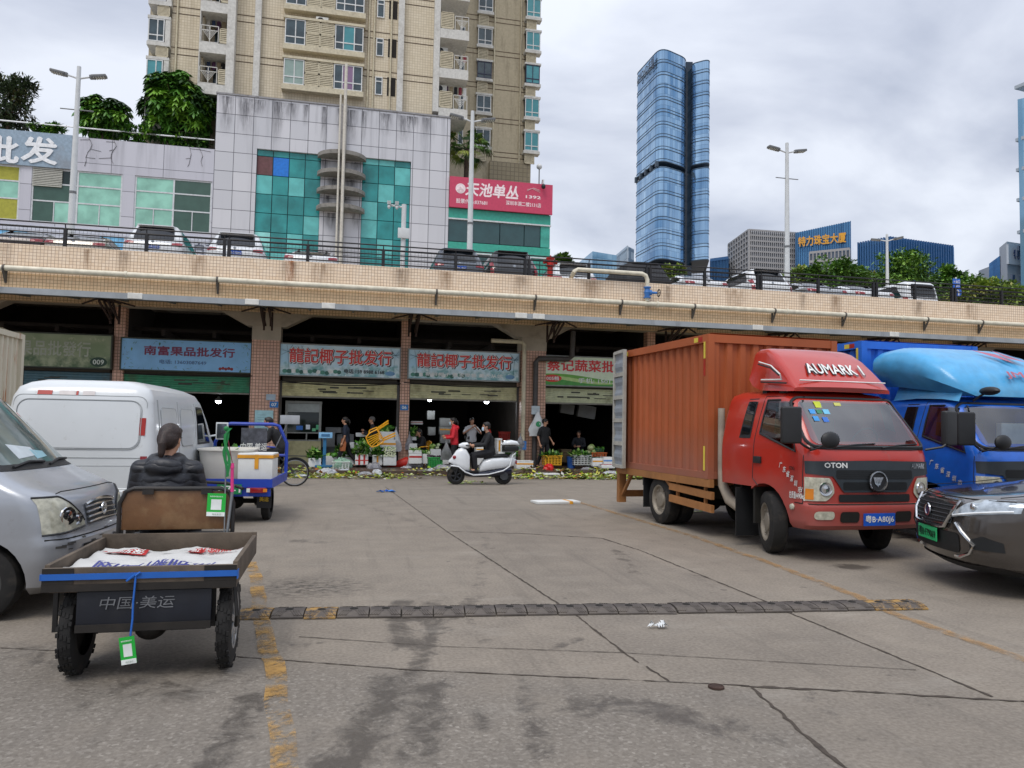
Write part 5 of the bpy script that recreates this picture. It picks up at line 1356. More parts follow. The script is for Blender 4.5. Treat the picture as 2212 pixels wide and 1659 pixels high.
t=empty('bucket',P(*cF(1618,700),25.6),0,'blue plastic bucket left of the grey crate','bucket');t.location.z=.122
MB().lathe((0,0,0),(0,0,.4),[(0,.13),(.38,.17),(.4,.18),(.4,.165),(.03,.12),(.03,0.001)],20,cap=False).build('pail',mat('bucket blue','#2b5fae',.4),t);MB().tube([(.17*math.cos(a*.35),0,.38+.1*math.sin(a*.35))for a in range(10)],.006,5).build('handle',wm,t)
c=cE(620,890);q=P(c[0],c[1],24.4);t=empty('weighing_scale',(q.x,24.4,.122),0,'blue platform weighing scale with a display post by the greens','scale')
sb=mat('scale blue','#2a6a94',.4,dirt=.3);MB().bx(-.28,.28,-.2,.2,.05,.11).bx(-.2,.2,-.15,.15,0,.049).build('platform',sb,t,bevel=.01);MB().bx(-.06,.04,.22,.28,.0,.95).build('post',sb,t);
MB().bx(-.2,.22,.16,.3,.95,1.13).build('display',mat('scale light blue','#7fb4dc',.4),t,bevel=.01);MB().bx(-.12,.14,.155,.159,1.0,1.08).build('screen',mat('lcd','#3f6f9a',.3),t)
def bag(x,y,z,rx,ry,rz_,m,label,seed=0,name='plastic_bag',grp='plastic bags and scraps',knot=False):
 r=random.Random(seed);b=MB();n1,n2=16,10;vs=[];fs=[]
 for j in range(n2+1):
  th=math.pi*j/n2
  for k in range(n1):
   g=2*math.pi*k/n1;R0=1+.22*math.sin(3*g+seed)*math.sin(th)+r.uniform(-.16,.16)
   vs.append((rx*R0*math.sin(th)*math.cos(g),ry*R0*math.sin(th)*math.sin(g),max(-rz_*.55,-rz_*math.cos(th)*R0)))
 for j in range(n2):
  for k in range(n1):fs.append((j*n1+k,j*n1+(k+1)%n1,(j+1)*n1+(k+1)%n1,(j+1)*n1+k))
 b.add(vs,fs);o=b.build(name,m,None,smooth=20);o.location=(x,y,z+rz_*.55);return tag(o,label,name.split('_')[-1],grp)
def film(name,col,al):
 a=NT(name);v=a.coord();n1=a.noise(v,9,6,.7);a.set(lin(col),.3,Alpha=a.n('ShaderNodeMapRange',{0:n1,1:.3,2:.7,3:al*.6,4:min(1,al*1.25)}).outputs[0],bump=n1,bs=.6,bd=.03);return a.m
fw_,fg_,fr_,fb_=film('white film','#c9cdd2',.85),film('green film','#9cc4aa',.7),mat('red net','#c8281c',.5,var=.25,bump=.5,bsc=90),film('blue film','#3f8fd8',.9)
fgy=film('grey film','#a3a3a8',.85)
def at(cv,x,y,z=.122):c=cv(x,y);return G(c[0],c[1],z)
for i,(cv,x,y,a1,a2,a3,m,lb,z)in enumerate(((cE,655,945,.26,.2,.12,fw_,'white plastic bag on the ground left of the orange net',.01),(cE,870,930,.2,.16,.1,fw_,'white bag beside the orange net scraps',.01),(cE,1240,890,.22,.18,.16,fgy,'crumpled grey bag on the shop step in front of the dark trousers',.06),(cE,1140,965,.2,.16,.09,fgy,'grey plastic sheet lying in the gutter',.01),(cE,1290,960,.16,.14,.12,fw_,'white crumpled bag right of the grey sheet in the gutter',.01),(cE,1780,855,.28,.22,.22,fw_,'clear bag of greens right of the red net bag',.1),(cE,1660,895,.2,.16,.1,fw_,'small white bag touching the red net bag',.02),(cE,1955,935,.16,.14,.12,fw_,'white paper bag in the middle of the litter',.01),(cE,2130,890,.24,.2,.13,fgy,'grey bag below the green crate',.02),(cE,340,975,.2,.16,.05,fw_,'white paper scrap behind the bicycle wheel',.01),(cF,1875,730,.3,.24,.32,fg_,'clear greenish plastic bag standing by the grey crate',.12),(cF,1795,795,.22,.18,.1,fgy,'grey crumpled bag in front of the grey crate',.03),(cF,2080,835,.3,.2,.09,fw_,'flat white bag near the orange truck rear',.01),(cF,1980,815,.2,.16,.07,fb_,'blue plastic scrap near the truck rear',.02),(cE,835,860,.3,.2,.2,fg_,'clear green plastic bag slumped over the pale crate',.16),(cF,1085,640,.2,.16,.2,fgy,'dark grey sack behind the taped box at the pillar',.3),(cF,190,790,.26,.2,.14,fgy,'grey bag at the foot of the green crate',.05))):
 p=at(cv,x,y,z);bag(p.x,p.y,z,a1,a2,a3,m,lb,i)
p=at(cE,1585,870,.05);b=MB();b.tube([(-.55,.05,.02),(-.3,.02,.05),(-.05,0,.14),(.2,0,.2),(.42,0,.2),(.55,.02,.12)],[.02,.06,.14,.2,.18,.06],12);o=b.build('net_bag',fr_,None);o.location=(p.x,p.y,.06);tag(o,'red net bag lying at the foot of the narrow pier','bag','plastic bags and scraps')
p=at(cF,1372,775,.12);bag(p.x,p.y,.1,.17,.14,.14,mat('red bag','#c8201c',.35),'bright red plastic bag at the feet of the man in black',31)
for cv,x,y in((cE,780,925),(cE,960,915)):
 p=at(cv,x,y,.02);bag(p.x,p.y,.01,.22,.16,.07,mat('orange net','#c8502c',.6,var=.3,bump=.5,bsc=80),'scrap of orange net '+('left' if x<900 else 'right')+' of the white bag in front of the pale crate',x)
def hang_bag(px,py,Y,w,h,m,label,logo=None,seed=1):
 q=P(px,py,Y);t=empty('hanging_bag',q,0,label,'bag',None);rows=[];r=random.Random(seed)
 for j in range(9):
  f=j/8;ww=w*(.12+.88*min(1,f*1.5))/2;dp=.02+.09*math.sin(math.pi*min(1,f*1.1));row=[]
  for k in range(14):g=2*math.pi*k/14;row.append((ww*math.cos(g)*(1+r.uniform(-.1,.1)),dp*math.sin(g)*(1+r.uniform(-.2,.2)),-h*f+r.uniform(-.01,.01)))
  rows.append(row)
 MB().grid(rows,closed=True,caps=True).build('bag_body',m,t,smooth=20);MB().tube([(0,0,0),(.01,.02,.08),(0,.08,.1)],.012,6).build('handle',m,t)
 if logo:b=MB();b.lathe((0,-.115,-h*.5),(0,-.12,-h*.5),[(0,w*.16),(.004,w*.16)],20);b.build('printed_mark',logo,t)
fwo=mat('white bag plastic','#cfd2d2',.4,var=.08,bump=.3,bsc=12)
hang_bag(1162,890,25.8,.62,.85,fwo,'white carrier bag with a green mark hanging on the pillar',mat('bag green','#2f8a5a',.5));hang_bag(cE(1528,375)[0],cE(1528,375)[1],26.35,.42,.75,fwo,'white plastic bag hanging on the narrow pier by the stems',None,2)
hang_bag(cF(1055,400)[0],cF(1055,400)[1],25.95,.4,.5,fgy,'thin grey plastic bag hanging on the cream pipe',None,3);hang_bag(cE(1700,430)[0],cE(1700,430)[1],26.4,.28,.55,fgy,'small grey plastic bag on the right side of the narrow pier',None,4)
for x,y,w,lb in((1780,130,.65,'pale carton hung high in the dark third shop'),(1565,100,.5,'dim carton left of the pale one in the third shop')):
 c=cF(x,y);q=P(c[0],c[1],28.5);o=MB().box((0,0,0),(w*1.1,.3,w*.75),rot=Matrix.Rotation(.15,3,'Y')).build('carton',foam_grey_dim,None,bevel=.01);o.location=q;tag(o,lb,'box')
o=MB().box((0,0,.025),(.95,.42,.05),.12).build('foam_slab',foam,None,bevel=.008);p=G(1200,1087);o.location=(p.x,p.y,.004);tag(o,'white foam lid with a strip of orange tape lying on the open road','foam slab')
MB().box((.26,0,.0265),(.06,.43,.054),.12).build('tape',tapes['y'],o,smooth=0)
p=at(cF,1342,830,.02);o=MB().box((0,0,.03),(.75,.45,.05),.05).build('foam_slab',foam,None,bevel=.008);o.location=(p.x,p.y,.03);tag(o,'white foam lid in the gutter below the man in black','foam slab')
def scrap(px,py,m,L,label,seed):
 r=random.Random(seed);p=G(px,py);b=MB()
 for k in range(14):g=r.uniform(0,6.3);a=Vector((r.uniform(-.5,.5)*L,r.uniform(-.3,.3)*L,.01));d=Vector((math.cos(g),math.sin(g),0))*L*.3;s=Vector((-d.y,d.x,0))*.35;b.add([a-d,a+s+Vector((0,0,r.uniform(.01,.05))),a+d,a-s+Vector((0,0,r.uniform(.0,.04)))],[(0,1,2,3)])
 o=b.build('plastic_scrap',m,None,smooth=0);o.location=(p.x,p.y,.008);tag(o,label,'litter','plastic bags and scraps')
scrap(835,1063,mat('blue scrap','#2f86dd',.5),.34,'bright blue plastic scrap on the open road',1);scrap(1420,1357,fwo,.12,'crumpled white tissue on the road beyond the rubber bump',2)
b=MB();r=random.Random(77);lc=[mat('waste green','#7fa02e',.5,var=.3),mat('waste yellow','#bcb648',.5,var=.25),mat('waste pale','#c4cc8f',.5),mat('waste brown','#6a4f2c',.7,var=.3),mat('waste paper','#c2c0b8',.7),mat('waste orange','#b86a30',.6)]
cents=[(r.uniform(-3,19),21.8+abs(r.gauss(0,1.25)),r.uniform(.12,.6))for k in range(75)]
for k in range(6400):
 cx_,cy_,sg=r.choice(cents);x,y=cx_+r.gauss(0,sg),cy_+r.gauss(0,sg*.32)
 if y>25.1 or y<21.3 or x<-2.8:continue
 z=.012 if y<23.48 else .126
 L=r.uniform(.07,.21);m=r.choices(range(6),(5,4,3.5,3,1.6,.5))[0]
 leaf(b,Vector((x,y,z+r.random()**2*.09)),Vector((r.uniform(-1,1),r.uniform(-1,1),r.uniform(-.05,.35))),L,L*r.uniform(.4,.8),m,r,.2)
o=b.build('vegetable_waste',lc,None,smooth=0);o['kind']='stuff'
b=MB()
for cx_,cy_ in((1010,1040),(1480,1106),(1000,1044)):
 p0=G(cx_,cy_)
 for k in range(26):leaf(b,Vector((p0.x+r.gauss(0,.22),p0.y+r.gauss(0,.1),.012)),Vector((r.uniform(-1,1),r.uniform(-1,1),.1)),.12,.08,r.choice([0,1,2]),r,.2)
o=b.build('fallen_leaves',lc,None,smooth=0);o['kind']='stuff'
# vehicles
def lerp_t(tab,z):
 if z<=tab[0][0]:return tab[0][1:]
 for a,b in zip(tab,tab[1:]):
  if z<=b[0]:
   f=(z-a[0])/max(1e-6,b[0]-a[0]);return tuple(p+(q-p)*f for p,q in zip(a[1:],b[1:]))
 return tab[-1][1:]
class Body:
 """vehicle shell given level by level: (height, front x, rear x, half width); +x forward, +y left"""
 def __init__(s,lv,r=.14,bow=.06,rbow=.04,rr=.14,dz=.05):
  s.lv,s.r,s.bow,s.rbow,s.rr,s.dz=lv,r,bow,rbow,rr,dz
 def at(s,z):return lerp_t(s.lv,z)
 def _c(s,y,w,r):
  e_=abs(y)-(w-r)
  return 0 if e_<=0 else r-math.sqrt(max(0,r*r-e_*e_))
 def fx(s,y,z):
  xf,xb,w=s.at(z);y=max(-w,min(w,y));return xf-s.bow*(y/w)**2-s._c(y,w,s.r)
 def rx(s,y,z):
  xf,xb,w=s.at(z);y=max(-w,min(w,y));return xb+s.rbow*(y/w)**2+s._c(y,w,s.rr)
 def sy(s,x,z):
  xf,xb,w=s.at(z);e_=x-(xf-s.bow-s.r);g=(xb+s.rbow+s.rr)-x
  if e_>0:return w-s.r+math.sqrt(max(0,s.r**2-min(e_,s.r)**2))
  if g>0:return w-s.rr+math.sqrt(max(0,s.rr**2-min(g,s.rr)**2))
  return w
 def shell(s,n=22):
  zs=[]
  for a,b in zip(s.lv,s.lv[1:]):
   k=max(1,int(round((b[0]-a[0])/s.dz)))
   zs+=[a[0]+(b[0]-a[0])*i/k for i in range(k)]
  zs.append(s.lv[-1][0]);rows=[]
  for z in zs:
   xf,xb,w=s.at(z)
   ys=[w*math.sin(math.pi*(i/n-.5))for i in range(n+1)]
   rows.append([(s.fx(y,z),y,z)for y in ys]+[(s.rx(-y,z),-y,z)for y in ys])
  b=MB();b.grid(rows,closed=True,caps=True);return b
 def patch(s,where,us,lo,hi,off=.006,nv=5,mb=None,m=0):
  rows=[]
  for i,u in enumerate(us):
   z0=lo(u)if callable(lo)else lo[i]if isinstance(lo,list)else lo;z1=hi(u)if callable(hi)else hi[i]if isinstance(hi,list)else hi
   row=[]
   for k in range(nv+1):
    z=z0+(z1-z0)*k/nv;row.append(s.pt(where,u,z,off))
   rows.append(row)
  b=mb or MB();b.grid(rows,m);return b
 def pt(s,where,u,z,off=.006):
  if where=='f':return(s.fx(u,z)+off,u,z)
  if where=='r':return(s.rx(u,z)-off,u,z)
  y=s.sy(u,z)+off;return(u,y if where=='l' else-y,z)
def rr_(a,b,z0,z1,rad=.05,n=5,sk0=0.0,sk1=0.0):
 """rounded strip from a to b; returns us, lo, hi"""
 us=[a+rad*(1-math.cos(math.pi/2*i/n))for i in range(n+1)]+[a+rad+(b-a-2*rad)*i/8 for i in range(1,8)]+[b-rad*(1-math.sin(math.pi/2*(1-i/n)))if False else b-rad+rad*math.sin(math.pi/2*i/n)for i in range(n+1)]
 lo,hi=[],[]
 for u in us:
  e_=max(0,(a+rad)-u,u-(b-rad));c=rad-math.sqrt(max(0,rad*rad-e_*e_));f=(u-a)/(b-a)
  lo.append((z0+sk0*f)+c);hi.append((z1+sk1*f)-c)
 return us,lo,hi
def cut(o,mb):
 """take the shape mb out of the mesh of o, for good"""
 c=mb.build('cutter',[],None,smooth=0);c.parent=o.parent
 c.matrix_parent_inverse=o.matrix_parent_inverse
 md=o.modifiers.new('b','BOOLEAN');md.operation='DIFFERENCE';md.object=c;md.solver='EXACT'
 bpy.context.view_layer.update()
 me=bpy.data.meshes.new_from_object(o.evaluated_get(bpy.context.evaluated_depsgraph_get()))
 old=o.data;o.modifiers.clear();o.data=me;me.name=old.name
 bpy.data.objects.remove(c)
 bm=bmesh.new();bm.from_mesh(me)
 for f in bm.faces:f.smooth=True
 for e_ in bm.edges:
  e_.smooth=not(len(e_.link_faces)!=2 or e_.calc_face_angle(0)>R_(35))
 bm.to_mesh(me);bm.free()
rubber=mat('tyre rubber','#1c1b1a',.85,var=.25,sc=12,dirt=.5,dcol='#4a4238',dsc=6);steel=mat('dusty steel','#8d8578',.55,var=.2,dirt=.5,dcol='#4f463a',metal=.2);alloy=mat('alloy','#a9abad',.35,metal=.6);under=mat('underbody','#16140f',.9,var=.3);chrome=mat('chrome','#c9cbcd',.12,metal=1.0);blackp=mat('black plastic','#1d1e20',.5,var=.2);dglass=glass('dark car glass','#10151a',.03,.7);whitel=mat('white paint letters','#dfe0dc',.5);amber=mat('amber lens','#d8832a',.2);lensm=mat('lamp lens','#b9b7a5',.08,var=.3,sc=18,coat=.6);redl=mat('tail lamp red','#8f1620',.15,coat=.5);plate_b=mat('plate blue','#1f56b8',.4);plate_g=mat('plate green','#2fae6a',.4);
def wheel(par,c,R,W,rim=None,style='steel',inward=1,n=32,spokes=5):
 """wheel about the y axis; inward = +1 when the outer face looks to -y"""
 c=Vector(c);s=-inward;o=Vector((0,s,0));w=W/2
 prof=[(-w,R*.62),(-w,R*.86),(-w*.8,R*.97),(-w*.4,R),(w*.4,R),(w*.8,R*.97),(w,R*.86),(w,R*.62)]
 t=MB().lathe(c,c+o,prof,n,cap=False).build('wheel',rubber,par)
 b=MB();
 if style=='steel':
  b.lathe(c,c+o,[(w*.5,R*.63),(w*.95,R*.62),(w*.9,R*.56),(w*.35,R*.50),(w*.3,R*.34),(w*.75,R*.28),(w*.85,R*.12),(w*.8,.001)],n)
  for k in range(6):
   g=k*math.pi/3;p=c+Vector((math.cos(g)*R*.42,0,math.sin(g)*R*.42));b.lathe(p+o*w*.2,p+o,[(0,R*.035),(w*.55,R*.03)],6)
  for k in range(8):
   g=k*math.pi/4+.4;p=c+Vector((math.cos(g)*R*.43,0,math.sin(g)*R*.43));b.lathe(p+o*w*.3,p+o,[(0,R*.06),(w*.06,R*.06)],8,m=1)
 else:
  b.lathe(c,c+o,[(w*.5,R*.64),(w*.98,R*.63),(w*.9,R*.56),(w*.2,R*.54)],n,cap=False);b.lathe(c,c+o,[(w*.1,R*.55),(w*.12,.001)],n,m=1);b.lathe(c,c+o,[(w*.2,R*.13),(w*.9,R*.12),(w*.95,.001)],12)
  for k in range(spokes):
   g=2*math.pi*k/spokes;d=Vector((math.cos(g),0,math.sin(g)));b.bar(c+o*w*.85+d*R*.1,c+o*w*.8+d*R*.58,R*.14,W*.12,up=(0,1,0))
 b.build('rim',[rim or steel,under],t);return t
def number_plate(par,at_,right,up,txt,w,h,m,lm=None,name='number_plate'):
 at_=Vector(at_);r,u=Vector(right).normalized(),Vector(up).normalized();n=r.cross(u)
 b=MB();vs=[at_+r*(sx*w/2)+u*(sz*h/2)+n*d for d in(0,.008)for sx,sz in((-1,-1),(1,-1),(1,1),(-1,1))]
 b.add(vs,[(0,3,2,1),(4,5,6,7),(0,1,5,4),(1,2,6,5),(2,3,7,6),(3,0,4,7)]);p=b.build(name,m,par,smooth=0)
 letters(txt,at_+n*.009,r,u,w*.9,h*.68,lm or whitel,p,off=.002,bold=.015);return p
 # box truck cab
CAB=[(.40,.90,-.95,.86),(.46,.98,-1.0,.90),(.68,1.01,-1.05,.925),(.715,.995,-1.06,.925),(.73,.965,-1.06,.925),(1.0,.97,-1.07,.93),(1.28,.955,-1.08,.925),(1.40,.92,-1.08,.92),(1.46,.875,-1.08,.912),(1.75,.67,-1.07,.86),(2.0,.475,-1.05,.80),(2.07,.36,-1.02,.76),(2.12,.12,-.95,.66),(2.14,-.15,-.8,.5)]
def truck(loc,rz,label,paint,boxm,railm,kind):
 t=empty('box_truck',loc,rz,label,'truck',None);B=Body(CAB,r=.17,bow=.07,rr=.08)
 cab=B.shell().build('cab',paint,t,smooth=40)
 ar=MB()
 for s in(-1,1):
  ar.lathe((.04,s*.55,.40),(.04,s*1.2,.40),[(0,.50),(.65,.50)],28)
 cut(cab,ar);ar=MB();ar.bx(-1.4,-.25,-1.2,1.2,.2,.84);cut(cab,ar)
 ar=MB();ar.prism([(-.95,1.0),(.62,1.0),(.78,1.40),(.60,1.70),(.42,1.96),(-.9,1.96)],-.70,.70,'y');cut(cab,ar)
 ar=MB();ar.prism([(.3,1.47),(1.2,1.47),(1.2,1.955),(.3,1.955)],-.70,.70,'y');cut(cab,ar)
 ar=MB();ar.prism([(-.07,1.57),(.62,1.37),(.42,1.95),(-.02,1.95)],-1.2,1.2,'y');cut(cab,ar)
 inn=mat('cab lining','#4a4a4a',.8);b=MB()
 for y in(-.38,.38):b.box((-.35,y,1.12),(.5,.5,.2));b.box((-.58,y,1.45),(.14,.48,.62));b.box((-.60,y,1.84),(.1,.24,.16))
 b.build('seats',mat('seat cloth','#6a625a',.9),t,bevel=.03)
 MB().prism([(.42,1.0),(.80,1.0),(.80,1.36),(.70,1.40),(.48,1.34)],-.69,.69,'y').build('dashboard',inn,t,smooth=0)
 pts=[(.34+.07*math.sin(a*.2618),.38+.2*math.cos(a*.2618),1.45+.19*math.sin(a*.2618))for a in range(25)];MB().tube(pts,.014,6).tube([(.5,.38,1.3),(.34,.38,1.45)],.025,6).bar((.34,.2,1.45),(.34,.56,1.45),.03).build('steering_wheel',blackp,t)
 for y,z,w_,c_ in((-.45,1.405,.26,'#c9cfd0'),(-.1,1.40,.3,'#b9c4c4'),(.2,1.405,.2,'#8fa88a')):MB().box((.66,y,z),(.14,w_,.05),.3).build('papers',mat('paper '+c_,c_,.6),t,bevel=.01)
 b=MB();b.bx(-1.0,.8,-.56,.56,.42,.8);b.bx(-4.6,-.9,-.42,-.34,.5,.72);b.bx(-4.6,-.9,.34,.42,.5,.72);b.bx(-.25,-.2,-.9,.9,.35,.84)
 for s in(-1,1):b.bx(-.62,-.56,s*.6-.26,s*.6+.26,.2,.84)
 b.tube([(-2.86,-.8,.4),(-2.86,.8,.4)],.08,8);b.tube([(.04,-.8,.38),(.04,.8,.38)],.06,8);b.ell((-2.86,0,.4),(.2,.2,.2),12,8)
 b.bx(-2.3,-1.5,.45,.85,.35,.7);b.bx(-1.35,-1.1,-.5,.5,.55,.95)
 b.build('chassis',under,t,smooth=30)
 ws=cg_b if kind=='blue' else cg_a
 us,lo,hi=rr_(-.80,.80,1.435,1.985,.09)
 fl=lambda us,lo,hi:[[B.pt('f',u*(1-.09*(z-1.43)/.55),z,.008)for z in[l+(h-l)*k/8 for k in range(9)]]for u,l,h in zip(us,lo,hi)]
 us2,lo2,hi2=rr_(-.86,.86,1.405,2.015,.11)
 fo=[f_[0]for f_ in fl(us2,lo2,hi2)];fi=[f_[-1]for f_ in fl(us2,lo2,hi2)];MB().tube(fo+fi[::-1]+fo[:1],.022,6,cap=False).build('windscreen_seal',blackp,t)
 w_=MB().grid(fl(us,lo,hi)).build('windscreen',ws,t)
 for s,k in((-1,'r'),(1,'l')):
  wh='r_' if s<0 else 'l'
  def sp(x,z,off=.006):y=B.sy(x,z)+off;return(x,s*y,z)
  def quad_patch(c,off,n=6):
   rows=[]
   for i in range(n+1):
    f=i/n;a=(c[0][0]+(c[1][0]-c[0][0])*f,c[0][1]+(c[1][1]-c[0][1])*f);d=(c[3][0]+(c[2][0]-c[3][0])*f,c[3][1]+(c[2][1]-c[3][1])*f)
    rows.append([sp(a[0]+(d[0]-a[0])*g/5,a[1]+(d[1]-a[1])*g/5,off)for g in range(6)])
   return MB().grid(rows)
  MB().tube([sp(*q,.006)for q in((-.09,1.55),(.3,1.445),(.68,1.34),(.57,1.65),(.45,1.975),(.2,1.985),(-.04,1.99),(-.065,1.77),(-.09,1.55))],.016,6).build('window_seal',blackp,t)
  quad_patch([(-.08,1.56),(.67,1.345),(.44,1.965),(-.03,1.985)],.010).build('side_window',cg_b,t)
  quad_patch([(-.57,1.48),(-.30,1.48),(-.26,2.02),(-.48,2.02)],.004).build('window_seal',blackp,t);quad_patch([(-.53,1.53),(-.33,1.53),(-.30,1.98),(-.47,1.98)],.010).build('rear_side_window',dglass,t)
  b=MB()
  for(x0,z0,x1,z1)in((-.2,1.5,-.22,.95),(-.22,.95,-.1,.86),(-.2,1.5,-.12,2.04),(.80,1.30,.80,.72),(-.12,2.045,.46,2.03)):
   n=8;pts=[sp(x0+(x1-x0)*i/n,z0+(z1-z0)*i/n,.001)for i in range(n+1)];b.tube(pts,.006,4)
  b.build('door_gap',blackp,t)
  b=MB();y_=B.sy(-.1,1.2);b.box((-.1,s*(y_+.012),1.2),(.16,.03,.09));b.build('door_handle',blackp,t,bevel=.01)
  b=MB();p=Vector((.86,s*1.17,1.62));b.tube([(.86,s*.86,1.38),(.97,s*1.02,1.42),(.97,s*1.14,1.5),(.95,s*1.16,1.85)],.016,6);b.build('mirror_arm',blackp,t)
  b=MB();b.box((.93,s*1.17,1.66),(.09,.24,.44),s*.25);b.build('mirror',blackp,t,bevel=.035,seg=3)
 MB().tube([(.9,-.88,1.36),(1.05,-.86,1.40),(1.12,-.8,1.46)],.012,6).build('mirror_arm',blackp,t);MB().ell((1.13,-.78,1.49),(.05,.13,.1),14,9).build('round_mirror',blackp,t)
 us,lo,hi=rr_(-.84,.84,1.375,1.43,.02);B.patch('f',us,lo,hi,.012,3).build('cowl',blackp,t)
 b=MB()
 for y0,y1 in((-.55,.05),(.12,.72)):
  b.tube([B.pt('f',y0,1.40,.03),B.pt('f',(y0+y1)/2,1.435,.03),B.pt('f',y1,1.45,.025)],.010,5)
 b.build('wiper',blackp,t)
 def glo(u):
  a=abs(u);return .86 if a<.46 else .86+(a-.46)/.14*.19 if a<.60 else 1.05+(a-.6)*.10
 us=[-.905+1.81*i/60 for i in range(61)]
 gm=mat('grille dark grey','#2c3338',.5,var=.1)
 B.patch('f',us,glo,lambda u:1.245-.015*abs(u),.016,6).build('grille',gm,t)
 b=MB()
 for z0,z1,hw in((1.02,1.13,.56),(.89,.985,.47)):
  us,lo,hi=rr_(-hw,hw,z0,z1,.03);B.patch('f',us,lo,hi,.019,3,b)
  for k in range(4):z=z0+(z1-z0)*(k+.5)/4;us2=[-hw*.97+hw*1.94*i/40 for i in range(41)];B.patch('f',us2,z-.006,z+.006,.025,1,b)
 b.build('grille_mesh',mat('grille black','#15181a',.6),t)
 us,lo,hi=rr_(-.52,.52,.745,.835,.02);B.patch('f',us,lo,hi,.012,3).build('lower_intake',mat('grille black','#15181a',.6),t)
 for s in(-1,1):
  us=[s*(.585+.325*i/20)for i in range(21)]
  lo=lambda u:.755+.16*max(0,(.70-abs(u))/.115)**1.5*.6;hi=lambda u:1.03+.03*(abs(u)-.6)-.13*max(0,(.66-abs(u))/.075)**2
  B.patch('f',us,lo,hi,.014,6).build('headlight',lensm,t)
  us=[s*(.84+.065*i/8)for i in range(9)];B.patch('f',us,.77,.90,.02,4).build('indicator',amber,t)
  c=Vector(B.pt('f',s*.70,.90,.016));b=MB();b.lathe(c,c+Vector((1,s*.25,0)),[(0,.085),(.012,.08),(.006,.06),(.015,.02),(.016,.001)],18);b.build('reflector',chrome,t)
  us,lo,hi=rr_(s*.84 if s<0 else .60,s*.60 if s<0 else .84,.535,.635,.04);B.patch('f',us,lo,hi,.010,4).build('fog_lamp',lensm,t)
  us,lo,hi=rr_(min(s*.52,s*.26),max(s*.52,s*.26),.50,.63,.04);B.patch('f',us,lo,hi,.008,4).build('bumper_slot',under,t)
  c=Vector((.62,s*.925,.66));MB().lathe(c,c+Vector((0,s,0)),[(0,.04),(.02,.035),(.03,.001)],12).build('side_lamp',lensm,t)
 us=[-.93+1.86*i/40 for i in range(41)]
 B.patch('f',us,.712,.724,.006,1).build('bumper_gap',under,t)
 b=MB();B.patch('l',[.66+.03*i for i in range(6)],.712,.724,.004,1,b);B.patch('r_',[.66+.03*i for i in range(6)],.712,.724,.004,1,b);b.build('bumper_gap',under,t)
 for s in(-1,1):
  fw_=wheel(t,(0,0,0),.40,.21,steel,'steel',-s);fw_.location=(.04,s*.80,.40);fw_.rotation_euler=(0,0,R_(-20)if kind=='red' else 0)
  wheel(t,(-2.86,s*.86,.40),.40,.22,steel,'steel',-s);wheel(t,(-2.86,s*.60,.40),.40,.22,steel,'steel',-s)
 X0,X1,Y0,Y1,Z0,Z1=-4.5,-1.22,-1.0,1.22,.86,3.0
 if kind=='blue':Z1=3.05;X0=-5.6
 b=MB();n=int((X1-X0-.2)/.23);rows=[]
 def corr(p0,p1,nn,dep,nrm):
  rows=[];d=(p1-p0)/nn
  for i in range(nn):
   for f,o_ in((0,0),(.38,0),(.5,1),(.88,1)):
    p=p0+d*(i+f)-nrm*(dep*o_);rows.append([(p.x,p.y,Z0+.1),(p.x,p.y,Z1-.12)])
  rows.append([(p1.x,p1.y,Z0+.1),(p1.x,p1.y,Z1-.12)])
  return rows
 b.grid(corr(Vector((X0+.08,Y0+.03,0)),Vector((X1-.1,Y0+.03,0)),n,.045,Vector((0,-1,0))))
 b.grid(corr(Vector((X1-.03,Y0+.1,0)),Vector((X1-.03,Y1-.1,0)),9,.045,Vector((1,0,0))))
 b.grid(corr(Vector((X0+.08,Y1-.03,0)),Vector((X1-.1,Y1-.03,0)),n,.045,Vector((0,1,0))))
 b.build('box_panel',boxm,t,smooth=0)
 b=MB()
 for y in(Y0+.03,Y1-.03):
  b.box(((X0+X1)/2,y,Z1-.06),(X1-X0,.1,.12));b.box(((X0+X1)/2,y,Z0+.05),(X1-X0,.08,.1))
 for x in(X0+.04,X1-.05):
  for y in(Y0+.035,Y1-.035):b.box((x,y,(Z0+Z1)/2),(.115,.105,Z1-Z0-.002))
  b.box((x,(Y0+Y1)/2,Z1-.062),(.09,Y1-Y0-.02,.12));b.box((x,(Y0+Y1)/2,Z0+.052),(.09,Y1-Y0-.02,.1))
 b.build('box_frame',boxm,t,smooth=0)
 rows=[]
 for i in range(int((X1-X0)/.06)):
  x=X0+.05+i*.06;rows.append([(x,Y0+.06,Z1+.012+.012*math.sin(i*1.57)),(x,Y1-.06,Z1+.012+.012*math.sin(i*1.57))])
 b=MB().grid(rows);b.bx(X0+.1,X1-.12,Y0+.12,Y1-.12,Z0+.02,Z0+.06);b.build('box_roof',boxm,t)
 b=MB().bx(X0+.1,X1-.11,Y0+.1,Y1-.1,Z0+.1,Z1-.1);b.build('box_lining',under,t,smooth=0)
 global refl
 refl=[mat('reflector red','#a8281f',.35),mat('reflector yellow','#d6c14a',.35)]
 b=MB()
 for k in range(2):b.bx(X1-.16-.12*(k+1),X1-.16-.12*k,Y0-.024,Y0-.0225+.001,Z1-.1,Z1-.03,k)
 for k in range(2):b.bx(X0+.25+.12*k,X0+.25+.12*(k+1),Y0-.024,Y0-.0215,Z1-.1,Z1-.03,k)
 for k,z in enumerate((Z1-.62,Z1-.36,Z0+.3,Z0+.12)):b.bx(X1-.12,X1-.07,Y0-.022,Y0-.0205,z,z+(.25 if k<2 else .18),k%2 if k<2 else(k+1)%2 if k==2 else 1)
 b.build('reflective_strip',refl,t,smooth=0)
